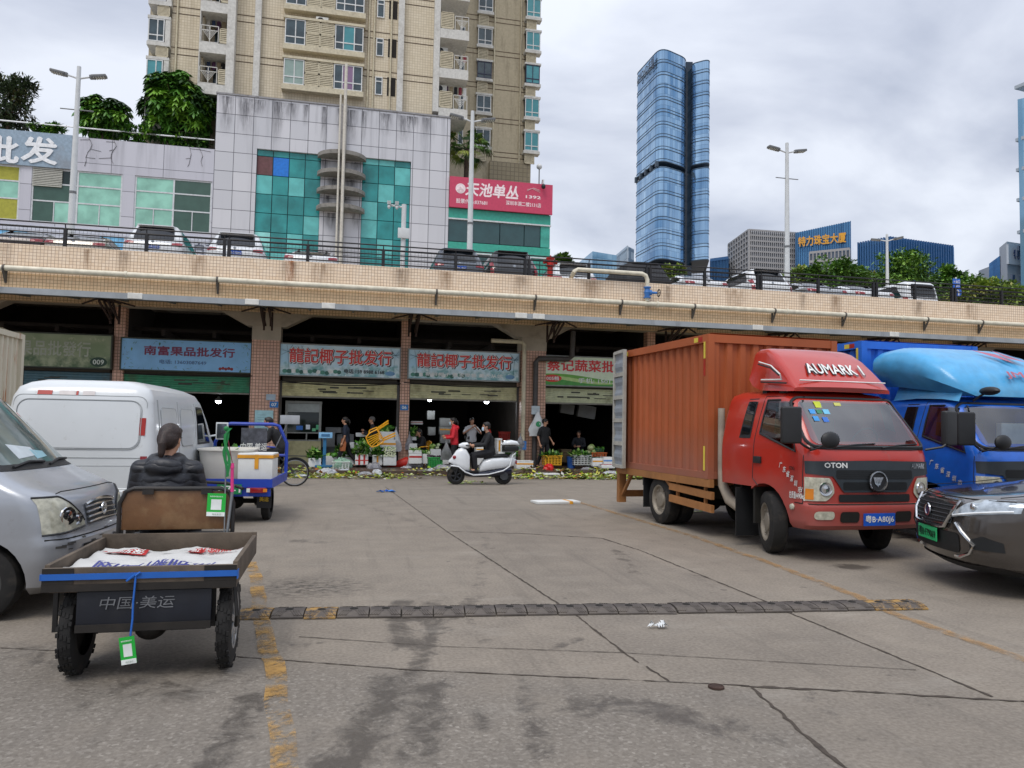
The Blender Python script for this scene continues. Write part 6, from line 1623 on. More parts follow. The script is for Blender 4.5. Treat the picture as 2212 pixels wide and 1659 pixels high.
 b=MB();b.bx(X0,X1+.05,Y0-.012,Y0+.06,Z0-.12,Z0-.003);b.bx(X0,X1+.05,Y1-.06,Y1+.012,Z0-.12,Z0-.003)
 for x in(X0+.3,X0+.9,-2.4,-1.9,-1.5):b.bx(x,x+.08,Y0+.061,Y1-.061,Z0-.11,Z0-.01)
 b.build('load_rail',railm,t,smooth=0)
 b=MB()
 b.bar((-2.45,Y0+.03,.66),(-1.15,Y0+.03,.62),.05,.11);b.bar((-2.45,Y0+.03,.47),(-1.15,Y0+.03,.43),.05,.11)
 for x in(-2.25,-1.4):b.bar((x,Y0+.06,.4),(x,Y0+.06,Z0-.1),.04)
 b.bar((-2.45,Y0+.05,.66),(-2.62,Y0+.05,Z0-.1),.05);b.build('side_guard',railm,t,smooth=0)
 b=MB();b.bx(X0,X0+.12,Y0,Y0+.14,.2,Z0-.121);b.bx(X0,X0+.12,Y1-.14,Y1,.2,Z0-.121);b.bx(X0+.02,X0+.1,Y0+.141,Y1-.141,.3,.42);b.bar((X0+.12,Y0+.07,.35),(X0+.5,Y0+.07,Z0-.12),.05);b.build('rear_frame',railm,t,smooth=0)
 MB().bx(-3.42,-3.40,-.98,-.5,.22,.74).build('mudflap',blackp,t,smooth=0);MB().bx(-3.42,-3.40,.5,.98,.22,.74).build('mudflap',blackp,t,smooth=0)
 MB().bx(-.55,-.53,-.98,-.55,.14,.8).build('mudflap',blackp,t,smooth=0)
 duct=mat('dusty duct','#9a8f80',.8,var=.2)
 MB().tube([(-1.14,-.84,1.9),(-1.14,-.84,1.1),(-1.13,-.82,.78),(-1.0,-.78,.58),(-.8,-.75,.5),(-.6,-.7,.5)],[.05,.05,.07,.085,.085,.08],12).build('intake_pipe',duct,t)
 return t,B
def dusty(name,col,dust,z0,z1,k=.75,rough=.3,coat=.5,var=.06,metal=0.0,flake=None):
 a=NT(name);v=a.coord();c=lin(col);n1=a.noise(v,2.2,6,.65);s_=a.n('ShaderNodeSeparateXYZ',{0:v})
 base=a.ramp(a.noise(v,1.3,4),[(.3,tuple(x*(1-var)for x in c[:3])),(.7,tuple(min(1,x*(1+var))for x in c[:3]))])
 f=a.math('MULTIPLY',a.n('ShaderNodeMapRange',{0:a.math('ADD',s_.outputs[2],a.math('MULTIPLY',a.math('SUBTRACT',n1,.5),-.7)),1:z0,2:z1,3:1.0,4:0.0}).outputs[0],k)
 f2=a.math('MULTIPLY',a.step(a.noise(v,7,8,.75),.60,.70),.35)
 f=a.math('MAXIMUM',f,f2)
 sc_=a.step(a.noise(a.coord(scale=(1,1,6)),11,6,.8),.70,.72)
 base=a.mix(f,base,lin(dust));base=a.mix(a.math('MULTIPLY',sc_,.6),base,lin('#3a302a'))
 a.set(base,a.n('ShaderNodeMapRange',{0:f,3:rough,4:.8}).outputs[0],metal,Coat_Weight=a.n('ShaderNodeMapRange',{0:f,3:coat,4:0.0}).outputs[0],Coat_Roughness=.08,bump=n1,bs=.04,bd=.01)
 return a.m
o_paint=dusty('red truck paint','#b12a1b','#86605a',.45,1.15,.6)
cg_a,cg_b=clear_glass('dusty windscreen',(.55,.66,.68),.87,.03),clear_glass('clear windscreen',(.5,.56,.58),.92,.02)
o_box=dusty('orange box paint','#a3542b','#80625a',.75,1.6,.6,.6,0.0,.1)
o_rail=mat('rusty orange rail','#9c6a3c',.7,var=.2,sc=5,dirt=.6,dcol='#5e4027')
TX,TYY,TRZ=6.29,9.06,R_(-86.5)
rt,B=truck((TX,TYY,0),TRZ,'red cab box truck with an orange corrugated box and its rear door open',o_paint,o_box,o_rail,'red')
def deflector(t,paint,rows,name='wind_deflector'):
 return MB().grid(rows,closed=True,caps=True).build(name,paint,t,smooth=45)
rows=[]
for x,zt_,zb_d,w in((.50,2.15,2.10,.74),(.40,2.24,2.10,.78),(.22,2.40,2.11,.80),(.02,2.56,2.12,.80),(-.16,2.67,2.13,.78),(-.32,2.715,2.14,.75),(-.5,2.72,2.2,.74),(-.62,2.69,2.3,.72)):
 ring=[]
 hh=zt_-zb_d;wt_=w-.30*min(.34,hh);rr=min(.07,hh*.4)
 half=[(w,zb_d),(w-(w-wt_)*.5,zb_d+(hh-rr)*.5),(wt_+.012,zt_-rr),(wt_-.004,zt_-rr*.4),(wt_-.03,zt_-rr*.08),(wt_-.09,zt_)]
 ring=[(x-.10*(abs(y)/w)**4*(x>-.2),y,z)for y,z in half]+[(x,wt_*.45,zt_+.006),(x,0,zt_+.01),(x,-wt_*.45,zt_+.006)]+[(x-.10*(abs(y)/w)**4*(x>-.2),-y,z)for y,z in reversed(half)]+[(x,-w*.5,zb_d),(x,w*.5,zb_d)]
 rows.append(ring)
dfl=deflector(rt,o_paint,rows)
def topx(z):
 tab=[(2.15,.50),(2.24,.40),(2.40,.22),(2.56,.02),(2.67,-.16),(2.72,-.4)]
 return lerp_t(tab,z)[0]
def dfn(off):return lambda v:Vector((topx(2.40+v.y*.86)+.012+off+v.z,v.x+.0,2.40+v.y*.86+off))
letters('AUMARK 1',(0,0,0),(0,1,0),(0,0,1),0.93,.17,mat('letter backing','#3a1d22',.5),dfl,fn=dfn(.008),bold=.03,shear=.25)  # dark backing shape, slightly larger than the white letters over it
letters('AUMARK 1',(0,0,0),(0,1,0),(0,0,1),0.90,.16,whitel,dfl,fn=dfn(.014),bold=.02,shear=.25)
b=MB()
b.tube([(topx(2.24)+.012,-.66+1.32*i/20,2.24+.0)for i in range(21)],.009,4,0)
b.tube([(-.3,-.775,2.52),(.0,-.80,2.45),(.22,-.815,2.32),(.25,-.815,2.25),(-.2,-.81,2.27)],.010,5,0)
b.tube([(-.3,-.785,2.49),(.0,-.805,2.42),(.2,-.82,2.31)],.012,5,1);b.tube([(-.2,-.815,2.24),(.35,-.815,2.2)],.011,5,1)
b.build('stripe',[whitel,blackp],dfl)
MB().bx(-.3,-.2,-.72,-.66,2.08,2.14).bx(.1,.2,-.74,-.68,2.08,2.13).build('deflector_bracket',blackp,rt,smooth=0)
c=Vector(B.pt('f',0,.99,.03));b=MB();b.lathe(c,c+Vector((1,0,0)),[(0,.13),(.018,.128),(.02,.11),(.012,.105),(.012,.001)],28);b.build('badge',[blackp],rt)
b=MB()
b.lathe(c+Vector((.018,0,0)),c+Vector((1,0,0)),[(0,.132),(.008,.13),(.01,.116),(0,.114)],28,cap=False)
for k in range(3):y=-.075+k*.05;b.add([c+Vector((.024,y+dy,dz))for dy,dz in((0.0,.055-.0*k),(.044,.055),(.02+.03*(1-k),-.065+.02*abs(k-1)),(-.01+.03*(1-k),-.02))],[(0,1,2,3)])
b.build('emblem',chrome,rt,smooth=0)
on_front=lambda y,z,off=.022:(lambda v:Vector(B.pt('f',y+v.x,z+v.y,off+v.z)))
letters('OTON',(0,0,0),(0,1,0),(0,0,1),.30,.06,whitel,rt,fn=on_front(-.56,1.185),bold=.03);letters('AUMARK',(0,0,0),(0,1,0),(0,0,1),.22,.06,chrome,rt,fn=on_front(.66,1.18),bold=.03,shear=.3)
number_plate(rt,B.pt('f',.02,.535,.012),(0,1,0),(0,0,1),'粤B·A80J6',.46,.15,plate_b)
def side_fn(B,s,x,z,off=.008):
 return lambda v:Vector((x-s*v.x*(1 if s>0 else-1)*(1),s*(B.sy(x,z+v.y)+off+v.z),z+v.y))
def on_right(B,x,z,off=.008):return lambda v:Vector((x+v.x,-(B.sy(x+v.x,z+v.y)+off+v.z),z+v.y))
for k,ch in enumerate('广东省深圳市'):letters(ch,(0,0,0),(1,0,0),(0,0,1),.065,.075,whitel,rt,fn=on_right(B,.40+.075*k,1.16-.052*k-.02*(k==5)),bold=.02,shear=.2)
letters('总质量4490kg',(0,0,0),(1,0,0),(0,0,1),.26,.10,whitel,rt,fn=on_right(B,.70,.80),bold=.02);letters('CTX3',(0,0,0),(1,0,0),(0,0,1),.1,.04,chrome,rt,fn=on_right(B,.62,1.13),bold=.03)
for y,z,c_,w_,h_ in((-.50,1.93,'#c8d43a',.10,.08),(-.63,1.84,'#3f95d8',.09,.06),(-.53,1.84,'#3f7f5f',.08,.05),(-.43,1.84,'#6fb8d8',.09,.06),(-.63,1.75,'#3f95d8',.08,.06),(-.5,1.74,'#3a72c8',.08,.06),(-.2,1.94,'#c8c86a',.1,.04)):
 p=Vector(B.pt('f',y*.95,z,.012));MB().add([p+Vector((-dz*.75*h_,dy*w_,dz*h_))for dy,dz in((-.5,-.5),(.5,-.5),(.5,.5),(-.5,.5))],[(0,1,2,3)]).build('sticker',mat('sticker '+c_,c_,.5),rt,smooth=0)
dh=Vector((-4.5,-1.0,0));ang=R_(-90-38);dd=Vector((math.sin(ang)*.78,-0.62,0));dh=Vector((-4.52,-1.06,0));dd=Vector((.99,-.13,0)).normalized()
b=MB();n_=Vector((dd.y,-dd.x,0));L=.66
def dpt(u,v,z):return dh+dd*u+n_*v+Vector((0,0,z))
rows=[]
for i in range(31):
 z=.9+2.08*i/30;v=.012*(1 if(i//2)%2 else-1);rows.append([dpt(.04,v,z),dpt(L-.04,v,z)])
b.grid(rows)
door=b.build('rear_door',mat('grey door lining','#8b9299',.6,dirt=.7,dcol='#7a5a40',dsc=1.2),rt,smooth=0)
b=MB()
for u in(0.02,L-.02):b.bar(dpt(u,0,.86),dpt(u,0,3.0),.05,.06)
for z in(.88,2.98):b.bar(dpt(.046,0,z),dpt(L-.046,0,z),.06,.055)
for z in(1.3,1.72,2.14,2.56):b.bar(dpt(.05,.02,z),dpt(L-.05,.02,z),.03,.07)
b.build('door_frame',mat('door frame pale','#a9a79e',.6,dirt=.5,dcol='#6f5a44'),door,smooth=0)
# blue truck behind
b_paint=mat('blue truck paint','#1a66d0',.3,var=.1,dirt=.3,dcol='#2a4a70',coat=.5);b_box=mat('blue box paint','#1f6ad0',.5,var=.1,dirt=.35,dcol='#2c4a78',streak=True)
bt,BB=truck((9.08,9.35,0),R_(-88.5),'blue box truck with a big light blue roof deflector beside the red truck',b_paint,b_box,mat('dark rail','#2a3038',.7),'blue')
rows=[]
for x,zt_,zb_d,w in((.52,2.24,2.12,.72),(.42,2.42,2.12,.84),(.25,2.60,2.14,.93),(.0,2.76,2.2,.99),(-.3,2.86,2.24,1.02),(-.6,2.90,2.28,1.03),(-.9,2.88,2.3,1.02),(-1.0,2.84,2.36,.99)):
 ring=[]
 for k in range(9):f=k/8;ring.append((x,-w*.8+(1.6*w)*f,zb_d))
 for k in range(21):
  g=math.pi*k/20;c=math.cos(g);ring.append((x,w*(abs(c)**.38)*(1 if c>0 else-1),zb_d+(zt_-zb_d)*(.38+.62*math.sin(g)**.5)))
 rows.append(ring)
l_blue=mat('light blue plastic','#4aa3d6',.35,var=.12,dirt=.4,dcol='#8fc4dc',dsc=1.2,coat=.3)
bdf=deflector(bt,l_blue,rows)
rows=[]
for x,w,z in((.46,.80,2.08),(.2,.82,2.12),(-.3,.80,2.14),(-.8,.78,2.12)):rows.append([(x,y,z+dz)for y,dz in((-w,-.04),(-w*.9,.12),(-w*.8,.34 if x<.2 else .14),(w*.8,.34 if x<.2 else .14),(w*.9,.12),(w,-.04))])
MB().grid(rows).build('deflector_skirt',l_blue,bt)
topb=lambda z:lerp_t([(2.24,.52),(2.42,.42),(2.60,.25),(2.76,.0),(2.86,-.3)],z)[0]
fnb=lambda v:Vector((topb(2.55+v.y)+.06+v.z,v.x,2.55+v.y+.02))
pk=mat('faded red print','#b0687c',.5)
letters('JMC',(0,0,0),(0,1,0),(0,0,1),.5,.11,pk,bdf,fn=lambda v:fnb(Vector((v.x+.25,v.y-.14,v.z))),bold=.03)
b=MB()
for tri in(((-.35,.19),(0.0,.12),(.12,-.02)),((.15,.2),(.12,.06),(.45,.0)),((.2,.22),(.48,.02),(.30,.12))):b.add([fnb(Vector((u*.8+.2,v_+.06,0)))+Vector((.012,0,.012))for u,v_ in tri],[(0,1,2)])
b.build('emblem',pk,bdf,smooth=0)
number_plate(bt,BB.pt('f',.02,.535,.012),(0,1,0),(0,0,1),'粤B',.46,.15,plate_b)
for k,ch in enumerate('广东省深圳市'):letters(ch,(0,0,0),(1,0,0),(0,0,1),.07,.08,whitel,bt,fn=on_right(BB,.1+.1*k,1.18-.05*k),bold=.02,shear=.2)
letters('限载 3 人',(0,0,0),(1,0,0),(0,0,1),.30,.075,whitel,bt,fn=on_right(BB,.58,.84),bold=.02);letters('限载1495Kg',(0,0,0),(1,0,0),(0,0,1),.32,.075,whitel,bt,fn=on_right(BB,.58,.72),bold=.02)
MB().ell((.72,-.55,2.18),(.16,.07,.06),14,8).build('roof_mirror',blackp,bt);MB().tube([(.5,-.6,2.05),(.6,-.58,2.12),(.7,-.55,2.17)],.015,6).build('mirror_arm',blackp,bt)
MB().ell((-1.35,-.55,3.02),(.1,.14,.05),14,8).build('box_lamp',mat('box lamp','#8a8a80',.5),bt)
MB().bx(.58,.66,-.3,.3,1.44,1.75).build('windscreen_card',mat('white card','#cfd2cf',.6),bt,smooth=0)
# dark SUV at the right edge
SUVL=[(.22,-.22,-4.6,.80),(.30,-.08,-4.62,.90),(.42,-.01,-4.65,.925),(.60,.0,-4.66,.935),(.78,-.02,-4.66,.94),(.90,-.06,-4.65,.94),(.955,-.14,-4.64,.935),(.99,-.30,-4.62,.91),(1.03,-.62,-4.6,.88),(1.07,-1.0,-4.58,.87),(1.10,-1.16,-4.56,.865),(1.35,-1.62,-4.45,.80),(1.60,-2.1,-4.2,.72),(1.68,-2.5,-3.9,.62),(1.71,-3.0,-3.5,.4)]
suv=empty('parked_car',(6.16,7.02,0),R_(159),'glossy dark brown SUV with a green number plate, nose poking in at the right edge','car')
SB=Body(SUVL,r=.42,bow=.20,rbow=.06,rr=.3)
s_paint=mat('dark brown metallic','#4a4541',.2,var=.06,metal=.45,coat=1.0)
sb_=SB.shell(30).build('body',s_paint,suv,smooth=50)
ar=MB()
for s in(-1,1):
 for x in(-1.0,-3.7):ar.lathe((x,s*.6,.36),(x,s*1.2,.36),[(0,.40),(.6,.40)],28)
cut(sb_,ar)
MB().bx(-4.3,-.4,-.62,.62,.24,.8).build('underbody',under,suv,smooth=0)
us,lo,hi=rr_(-.66,.66,1.14,1.62,.06)
MB().grid([[SB.pt('f',u*(1-.1*(z-1.14)/.5),z,.008)for z in[l+(h-l)*k/6 for k in range(7)]]for u,l,h in zip(us,lo,hi)]).build('windscreen',dglass,suv)
for s,wh in((1,'l'),(-1,'r_')):
 SB.patch(wh,[-1.75-.1*i for i in range(22)],lambda x:1.12,lambda x:min(1.58,1.14+max(0,(-1.7-x))*.62),.006,4).build('side_window',dglass,suv)
 wheel(suv,(-1.0,s*.80,.35),.35,.23,alloy,'alloy',-s,spokes=10);wheel(suv,(-3.7,s*.80,.35),.35,.23,alloy,'alloy',-s,spokes=10)
us=[-.46+.92*i/30 for i in range(31)]
SB.patch('f',us,lambda u:.66+.05*(abs(u)/.46)**2,lambda u:.90-.03*(abs(u)/.46)**2,.010,5).build('grille',mat('grille black','#15181a',.6),suv)
b=MB()
for k in range(5):
 z=.69+k*.042;b.tube([SB.pt('f',u,z,.016)for u in us],.006,4)
for k in range(16):
 u=-.44+.88*k/15;b.tube([SB.pt('f',u,.68,.014),SB.pt('f',u+.02,.88,.014)],.004,4)
b.build('grille_mesh',mat('grille grey','#34383c',.4),suv)
b=MB();b.tube([SB.pt('f',-.50,.92,.02),SB.pt('f',-.44,.76,.025),SB.pt('f',-.36,.645,.025)]+[SB.pt('f',-.36+.72*i/12,.635,.025)for i in range(1,12)]+[SB.pt('f',.36,.645,.025),SB.pt('f',.44,.76,.025),SB.pt('f',.50,.92,.02)],.022,8)
b.tube([SB.pt('f',-.5+i/20,.925-.0*i,.012)for i in range(21)],.014,6);b.build('chrome_trim',chrome,suv)
c=Vector(SB.pt('f',0,.78,.025));b=MB();b.lathe(c,c+Vector((1,0,0)),[(0,.07),(.012,.068),(.012,.055),(.006,.05),(.006,.001)],22);b.build('badge',[chrome],suv);MB().lathe(c+Vector((.007,0,0)),c+Vector((1,0,0)),[(0,.05),(.003,.001)],20).build('badge_face',mat('badge navy','#1b2a4a',.3),suv)
us,lo,hi=rr_(-.56,.56,.40,.60,.05);SB.patch('f',us,lo,hi,.008,4).build('lower_intake',mat('grille black','#15181a',.6),suv)
number_plate(suv,SB.pt('f',.02,.54,.02),(0,1,0),(0,0,1),'粤B·F79069',.48,.14,plate_g,mat('plate dark text','#12201a',.5))
for s in(1,-1):
 us=[s*(.44+.47*i/24)for i in range(25)]
 def llo(u):a=(abs(u)-.44)/.47;return .745+.10*a
 def lhi(u):a=(abs(u)-.44)/.47;return .79+.145*min(1,a*2.2)+.035*a
 SB.patch('f',us,llo,lhi,.010,5).build('headlight',mat('smoked lens','#aab3ba',.06,metal=.3,coat=1.0,var=.35,sc=16),suv)
 b=MB();b.tube([SB.pt('f',s*(.47+.42*i/12),llo(s*(.47+.42*i/12))+.018,.016)for i in range(13)],.011,6);b.build('daylight_strip',mat('led white','#e8ecee',.2),suv)
 c=Vector(SB.pt('f',s*.66,.875,.012));MB().ell(c,(.02,.045,.04),12,8).build('lens',chrome,suv)
 b=MB();b.tube([SB.pt('f',s*.52,.70,.012),SB.pt('f',s*.60,.62,.016),SB.pt('f',s*.70,.50,.016),SB.pt('f',s*.66,.42,.014),SB.pt('f',s*.52,.36,.012),SB.pt('f',s*.45,.36,.01)],.018,6);b.build('chrome_blade',chrome,suv)
 us=[s*(.66+.2*i/10)for i in range(11)];SB.patch('f',us,lambda u:.46,lambda u:.60-.05*abs(abs(u)-.76)/.1,.008,3).build('fog_recess',mat('grille black','#15181a',.6),suv)
 b=MB();b.tube([(-.32,s*.88,.985),(-.8,s*.84,1.035),(-1.15,s*.8,1.09)],.004,4);b.build('bonnet_gap',under,suv)
 MB().ell((-1.7,s*1.0,1.15),(.08,.12,.08),14,9).build('mirror',s_paint,suv)
b=MB();b.tube([SB.pt('f',-.86+1.72*i/24,.945,.002)for i in range(25)],.005,4);b.build('bonnet_edge',under,suv)
us=[-.8+1.6*i/20 for i in range(21)];SB.patch('f',us,.225,.30,.012,2).build('lip',blackp,suv)
# silver minivan at the left edge
SVL=[(.19,-.14,-3.8,.70),(.26,-.03,-3.82,.76),(.46,.02,-3.84,.785),(.60,.02,-3.84,.79),(.64,-.01,-3.84,.79),(.78,-.04,-3.84,.795),(.90,-.07,-3.84,.795),(.97,-.12,-3.84,.79),(1.03,-.24,-3.83,.77),(1.10,-.38,-3.82,.76),(1.17,-.53,-3.82,.75),(1.45,-.80,-3.8,.71),(1.80,-1.14,-3.75,.66),(1.87,-1.32,-3.7,.6),(1.91,-2.0,-3.6,.4)]
sv=empty('parked_van',(-2.05,7.36,0),R_(-4),'silver minivan with a scuffed bumper, its nose entering from the left edge','van')
VB=Body(SVL,r=.22,bow=.07,rbow=.05,rr=.12)
v_paint=dusty('silver van paint','#a3a7ad','#7d756a',.25,.7,.5,.28,.6,.05,.35)
vb=VB.shell(26).build('body',v_paint,sv,smooth=50)
ar=MB()
for s in(-1,1):
 for x in(-.64,-3.1):ar.lathe((x,s*.5,.29),(x,s*1.1,.29),[(0,.355),(.6,.355)],28)
cut(vb,ar);MB().bx(-3.6,-.25,-.55,.55,.27,.7).build('underbody',under,sv,smooth=0)
us,lo,hi=rr_(-.64,.64,1.20,1.73,.07)
wsm=glass('van windscreen','#63706e',.04,.75,var=.35,sc=2.5)
G_=lambda off,k:[[VB.pt('f',u*k*(1-.07*(z-1.2)/.5),z,off)for z in[l+(h-l)*q/7 for q in range(8)]]for u,l,h in zip(us,lo,hi)]
MB().grid(G_(.006,1.05)).build('windscreen_seal',blackp,sv);MB().grid(G_(.012,1.0)).build('windscreen',wsm,sv)
for s,wh in((1,'l'),(-1,'r_')):
 VB.patch(wh,[-1.35-.1*i for i in range(9)],lambda x:1.16,lambda x:min(1.66,1.18+max(0,(-1.2-x))*1.25),.006,4).build('side_window',dglass,sv)
 VB.patch(wh,[-2.3-.1*i for i in range(8)],1.18,1.66,.006,4).build('side_window',dglass,sv)
 wheel(sv,(-.64,s*.68,.29),.29,.17,mat('wheel cover dark','#3c3b39',.6),'steel',-s);wheel(sv,(-3.1,s*.68,.29),.29,.17,mat('wheel cover dark','#3c3b39',.6),'steel',-s)
 us2=[s*(.36+.405*i/20)for i in range(21)]
 def slo(u):a=(abs(u)-.36)/.405;return .70-.03*a
 def shi(u):a=(abs(u)-.36)/.405;return .70+.03+.22*min(1,a*1.6)**.7
 VB.patch('f',us2,slo,shi,.010,6).build('headlight',lensm,sv)
 for q,(uu,zz,rr)in enumerate(((.60,.80,.075),(.48,.765,.05))):
  c=Vector(VB.pt('f',s*uu,zz,.013));b=MB();b.lathe(c,c+Vector((1,s*.5,0)),[(0,rr),(.012,rr*.95),(.004,rr*.6),(.014,rr*.2),(.014,.001)],16);b.build('reflector',chrome,sv)
 b=MB();pts=[VB.pt('f',u,shi(u)+.008,.010)for u in us2];b.tube(pts,.008,4);b.tube([VB.pt('f',u,slo(u)-.006,.01)for u in us2],.008,4);b.build('lamp_seal',blackp,sv)
 c=Vector((-1.02,s*(VB.sy(-1.02,.95)+.004),.95));MB().ell(c,(.055,.014,.032),14,8).build('indicator',amber,sv)
 b=MB();b.tube([VB.pt('f',s*u,.985-(.0 if u<.5 else(u-.5)*.1),.002)for u in(0,.1,.2,.3,.4,.5,.6)],.005,4);b.build('bonnet_gap',under,sv)
 b=MB();b.tube([(-.95,s*.84,1.14),(-1.02,s*.78,1.14)],.02,6);b.ell((-.95,s*.88,1.17),(.05,.08,.07),14,9);b.build('mirror',v_paint,sv)
 b=MB();b.tube([(-1.15-.0*i,s*(VB.sy(-1.15,.4+.1*i)+.001),.4+.1*i)for i in range(8)],.005,4);b.build('door_gap',under,sv)
us2=[-.30+.60*i/20 for i in range(21)]
VB.patch('f',us2,lambda u:.70,lambda u:.885-.03*(u/.3)**2,.010,4).build('grille',mat('grille dark','#25282a',.5),sv)
b=MB()
for k in range(4):z=.725+k*.042;b.tube([VB.pt('f',u,z-.01*(u/.3)**2,.018)for u in us2],.010,6)
b.tube([VB.pt('f',u,.892-.03*(u/.3)**2,.016)for u in us2],.014,6);b.build('grille_bars',chrome,sv)
c=Vector(VB.pt('f',0,.80,.025));b=MB();b.lathe(c,c+Vector((1,0,0)),[(0,.055),(.01,.054),(.01,.043),(.004,.04),(.004,.001)],20);b.box(c+Vector((.01,0,0)),(.008,.07,.012));b.box(c+Vector((.01,0,0)),(.008,.012,.07));b.box(c+Vector((.0101,0,.02)),(.008,.045,.008));b.build('badge',chrome,sv)
us3,lo3,hi3=rr_(-.46,.46,.50,.555,.02);VB.patch('f',us3,lo3,hi3,.006,2).build('bumper_slot',under,sv)
us3,lo3,hi3=rr_(-.50,.50,.34,.44,.03);VB.patch('f',us3,lo3,hi3,.006,2).build('lower_intake',under,sv)
b=MB();r=random.Random(9)
for k in range(16):
 u,z=r.uniform(-.75,.3),r.uniform(.5,.63);us4=[u+r.uniform(.02,.10)*i/4 for i in range(5)];VB.patch('f',us4,z,z+r.uniform(.006,.02),.004+.0002*k,1,b)
b.build('scuff',mat('scuffed plastic','#4d4b48',.8,var=.3),sv,smooth=0)
b=MB()
b.tube([VB.pt('f',u,.625,.003)for u in[-.76+1.52*i/24 for i in range(25)]],.006,4);b.build('bumper_gap',under,sv)
b=MB();us5=[-.70+1.4*i/20 for i in range(21)];VB.patch('f',us5,1.155,1.20,.012,2,b)
for y0,y1 in((-.5,.02),(.08,.6)):b.tube([VB.pt('f',y0,1.18,.03),VB.pt('f',(y0+y1)/2,1.215,.035),VB.pt('f',y1,1.205,.03)],.012,5)
b.build('cowl_and_wipers',blackp,sv)
for y,z,w_,h_,c_ in((-.30,1.30,.34,.12,'#c3ccd0'),(-.02,1.27,.22,.08,'#8fb9c4')):
 VB.patch('f',[y+w_*i/6 for i in range(7)],lambda u:z-h_/2+.06*(u-y),lambda u:z+h_/2-.10*(u-y),.015,2).build('paper',mat('paper '+c_,c_,.5),sv)
 # white delivery van, rear towards us
WVL=[(z_*1.035,a_*1.14 if a_>1 else a_,b_,c_*1.065)for z_,a_,b_,c_ in[(.42,4.15,.03,.78),(.52,4.2,-.04,.815),(.66,4.22,-.05,.825),(.70,4.2,.0,.825),(.95,4.12,.0,.83),(1.12,3.95,.01,.825),(1.22,3.75,.02,.82),(1.5,3.45,.05,.80),(1.78,3.1,.09,.765),(1.90,2.9,.14,.72),(1.96,2.6,.22,.63),(2.0,2.2,.35,.5),(2.02,1.6,.8,.3)]]
wv=empty('parked_van',(-3.23,10.25,0),R_(89),'plain white delivery van with windowless sides and a black rear handle','van')
WB=Body(WVL,r=.3,bow=.12,rbow=.05,rr=.12)
w_paint=dusty('white van paint','#d3d7d8','#9c978c',.3,.9,.35,.35,.4,.04)
wb_=WB.shell(24).build('body',w_paint,wv,smooth=50)
ar=MB()
for s in(-1,1):
 for x in(.62,3.8):ar.lathe((x,s*.5,.3),(x,s*1.2,.3),[(0,.37),(.7,.37)],26)
cut(wb_,ar);MB().bx(.2,3.9,-.6,.6,.3,.7).build('underbody',under,wv,smooth=0)
for s in(-1,1):
 for x in(.62,3.8):wheel(wv,(x,s*.70,.3),.3,.18,steel,'steel',-s)
gapm=mat('panel gap','#a3a7a7',.7)
def rear_loop(u0,u1,z0,z1,rad,off=.002,r_=.007,m=gapm,nm='panel_crease'):
 us,lo,hi=rr_(u0,u1,z0,z1,rad);pts=[WB.pt('r',u,l,off)for u,l in zip(us,lo)]+[WB.pt('r',u,h,off)for u,h in reversed(list(zip(us,hi)))]
 return MB().tube(pts+pts[:1],r_,5,cap=False).build(nm,m,wv)
us,lo,hi=rr_(-.70,.70,1.22,1.80,.12);b=MB();WB.patch('r',us,lo,hi,.012,6,b);b.build('blind_window',w_paint,wv,smooth=40)
rear_loop(-.715,.715,1.205,1.815,.13,.004,.007);rear_loop(-.765,.765,.71,1.87,.10,.001,.005)
b=MB();b.tube([WB.pt('r',-.75+1.5*i/12,1.10,.002)for i in range(13)],.006,4);b.tube([WB.pt('r',-.74+1.48*i/12,1.0,.001)for i in range(13)],.004,4);b.build('panel_crease',gapm,wv)
MB().box((-.025,.15,.93),(.05,.34,.07)).build('rear_handle',blackp,wv,bevel=.02,seg=3);MB().box((-.012,.15,.86),(.03,.26,.09)).build('plate_recess',mat('recess shade','#8e9190',.6),wv,bevel=.02)
for y0,y1,c_ in((.50,.33,'r'),(.25,.06,'w'),(.055,.03,'r'),(-.02,-.16,'w')):
 us=[y0+(y1-y0)*i/5 for i in range(6)];WB.patch('r',us,1.872,1.925,.008,2).build('reflective_strip',refl[0]if c_=='r' else mat('worn white strip','#d0c9c6',.5),wv)
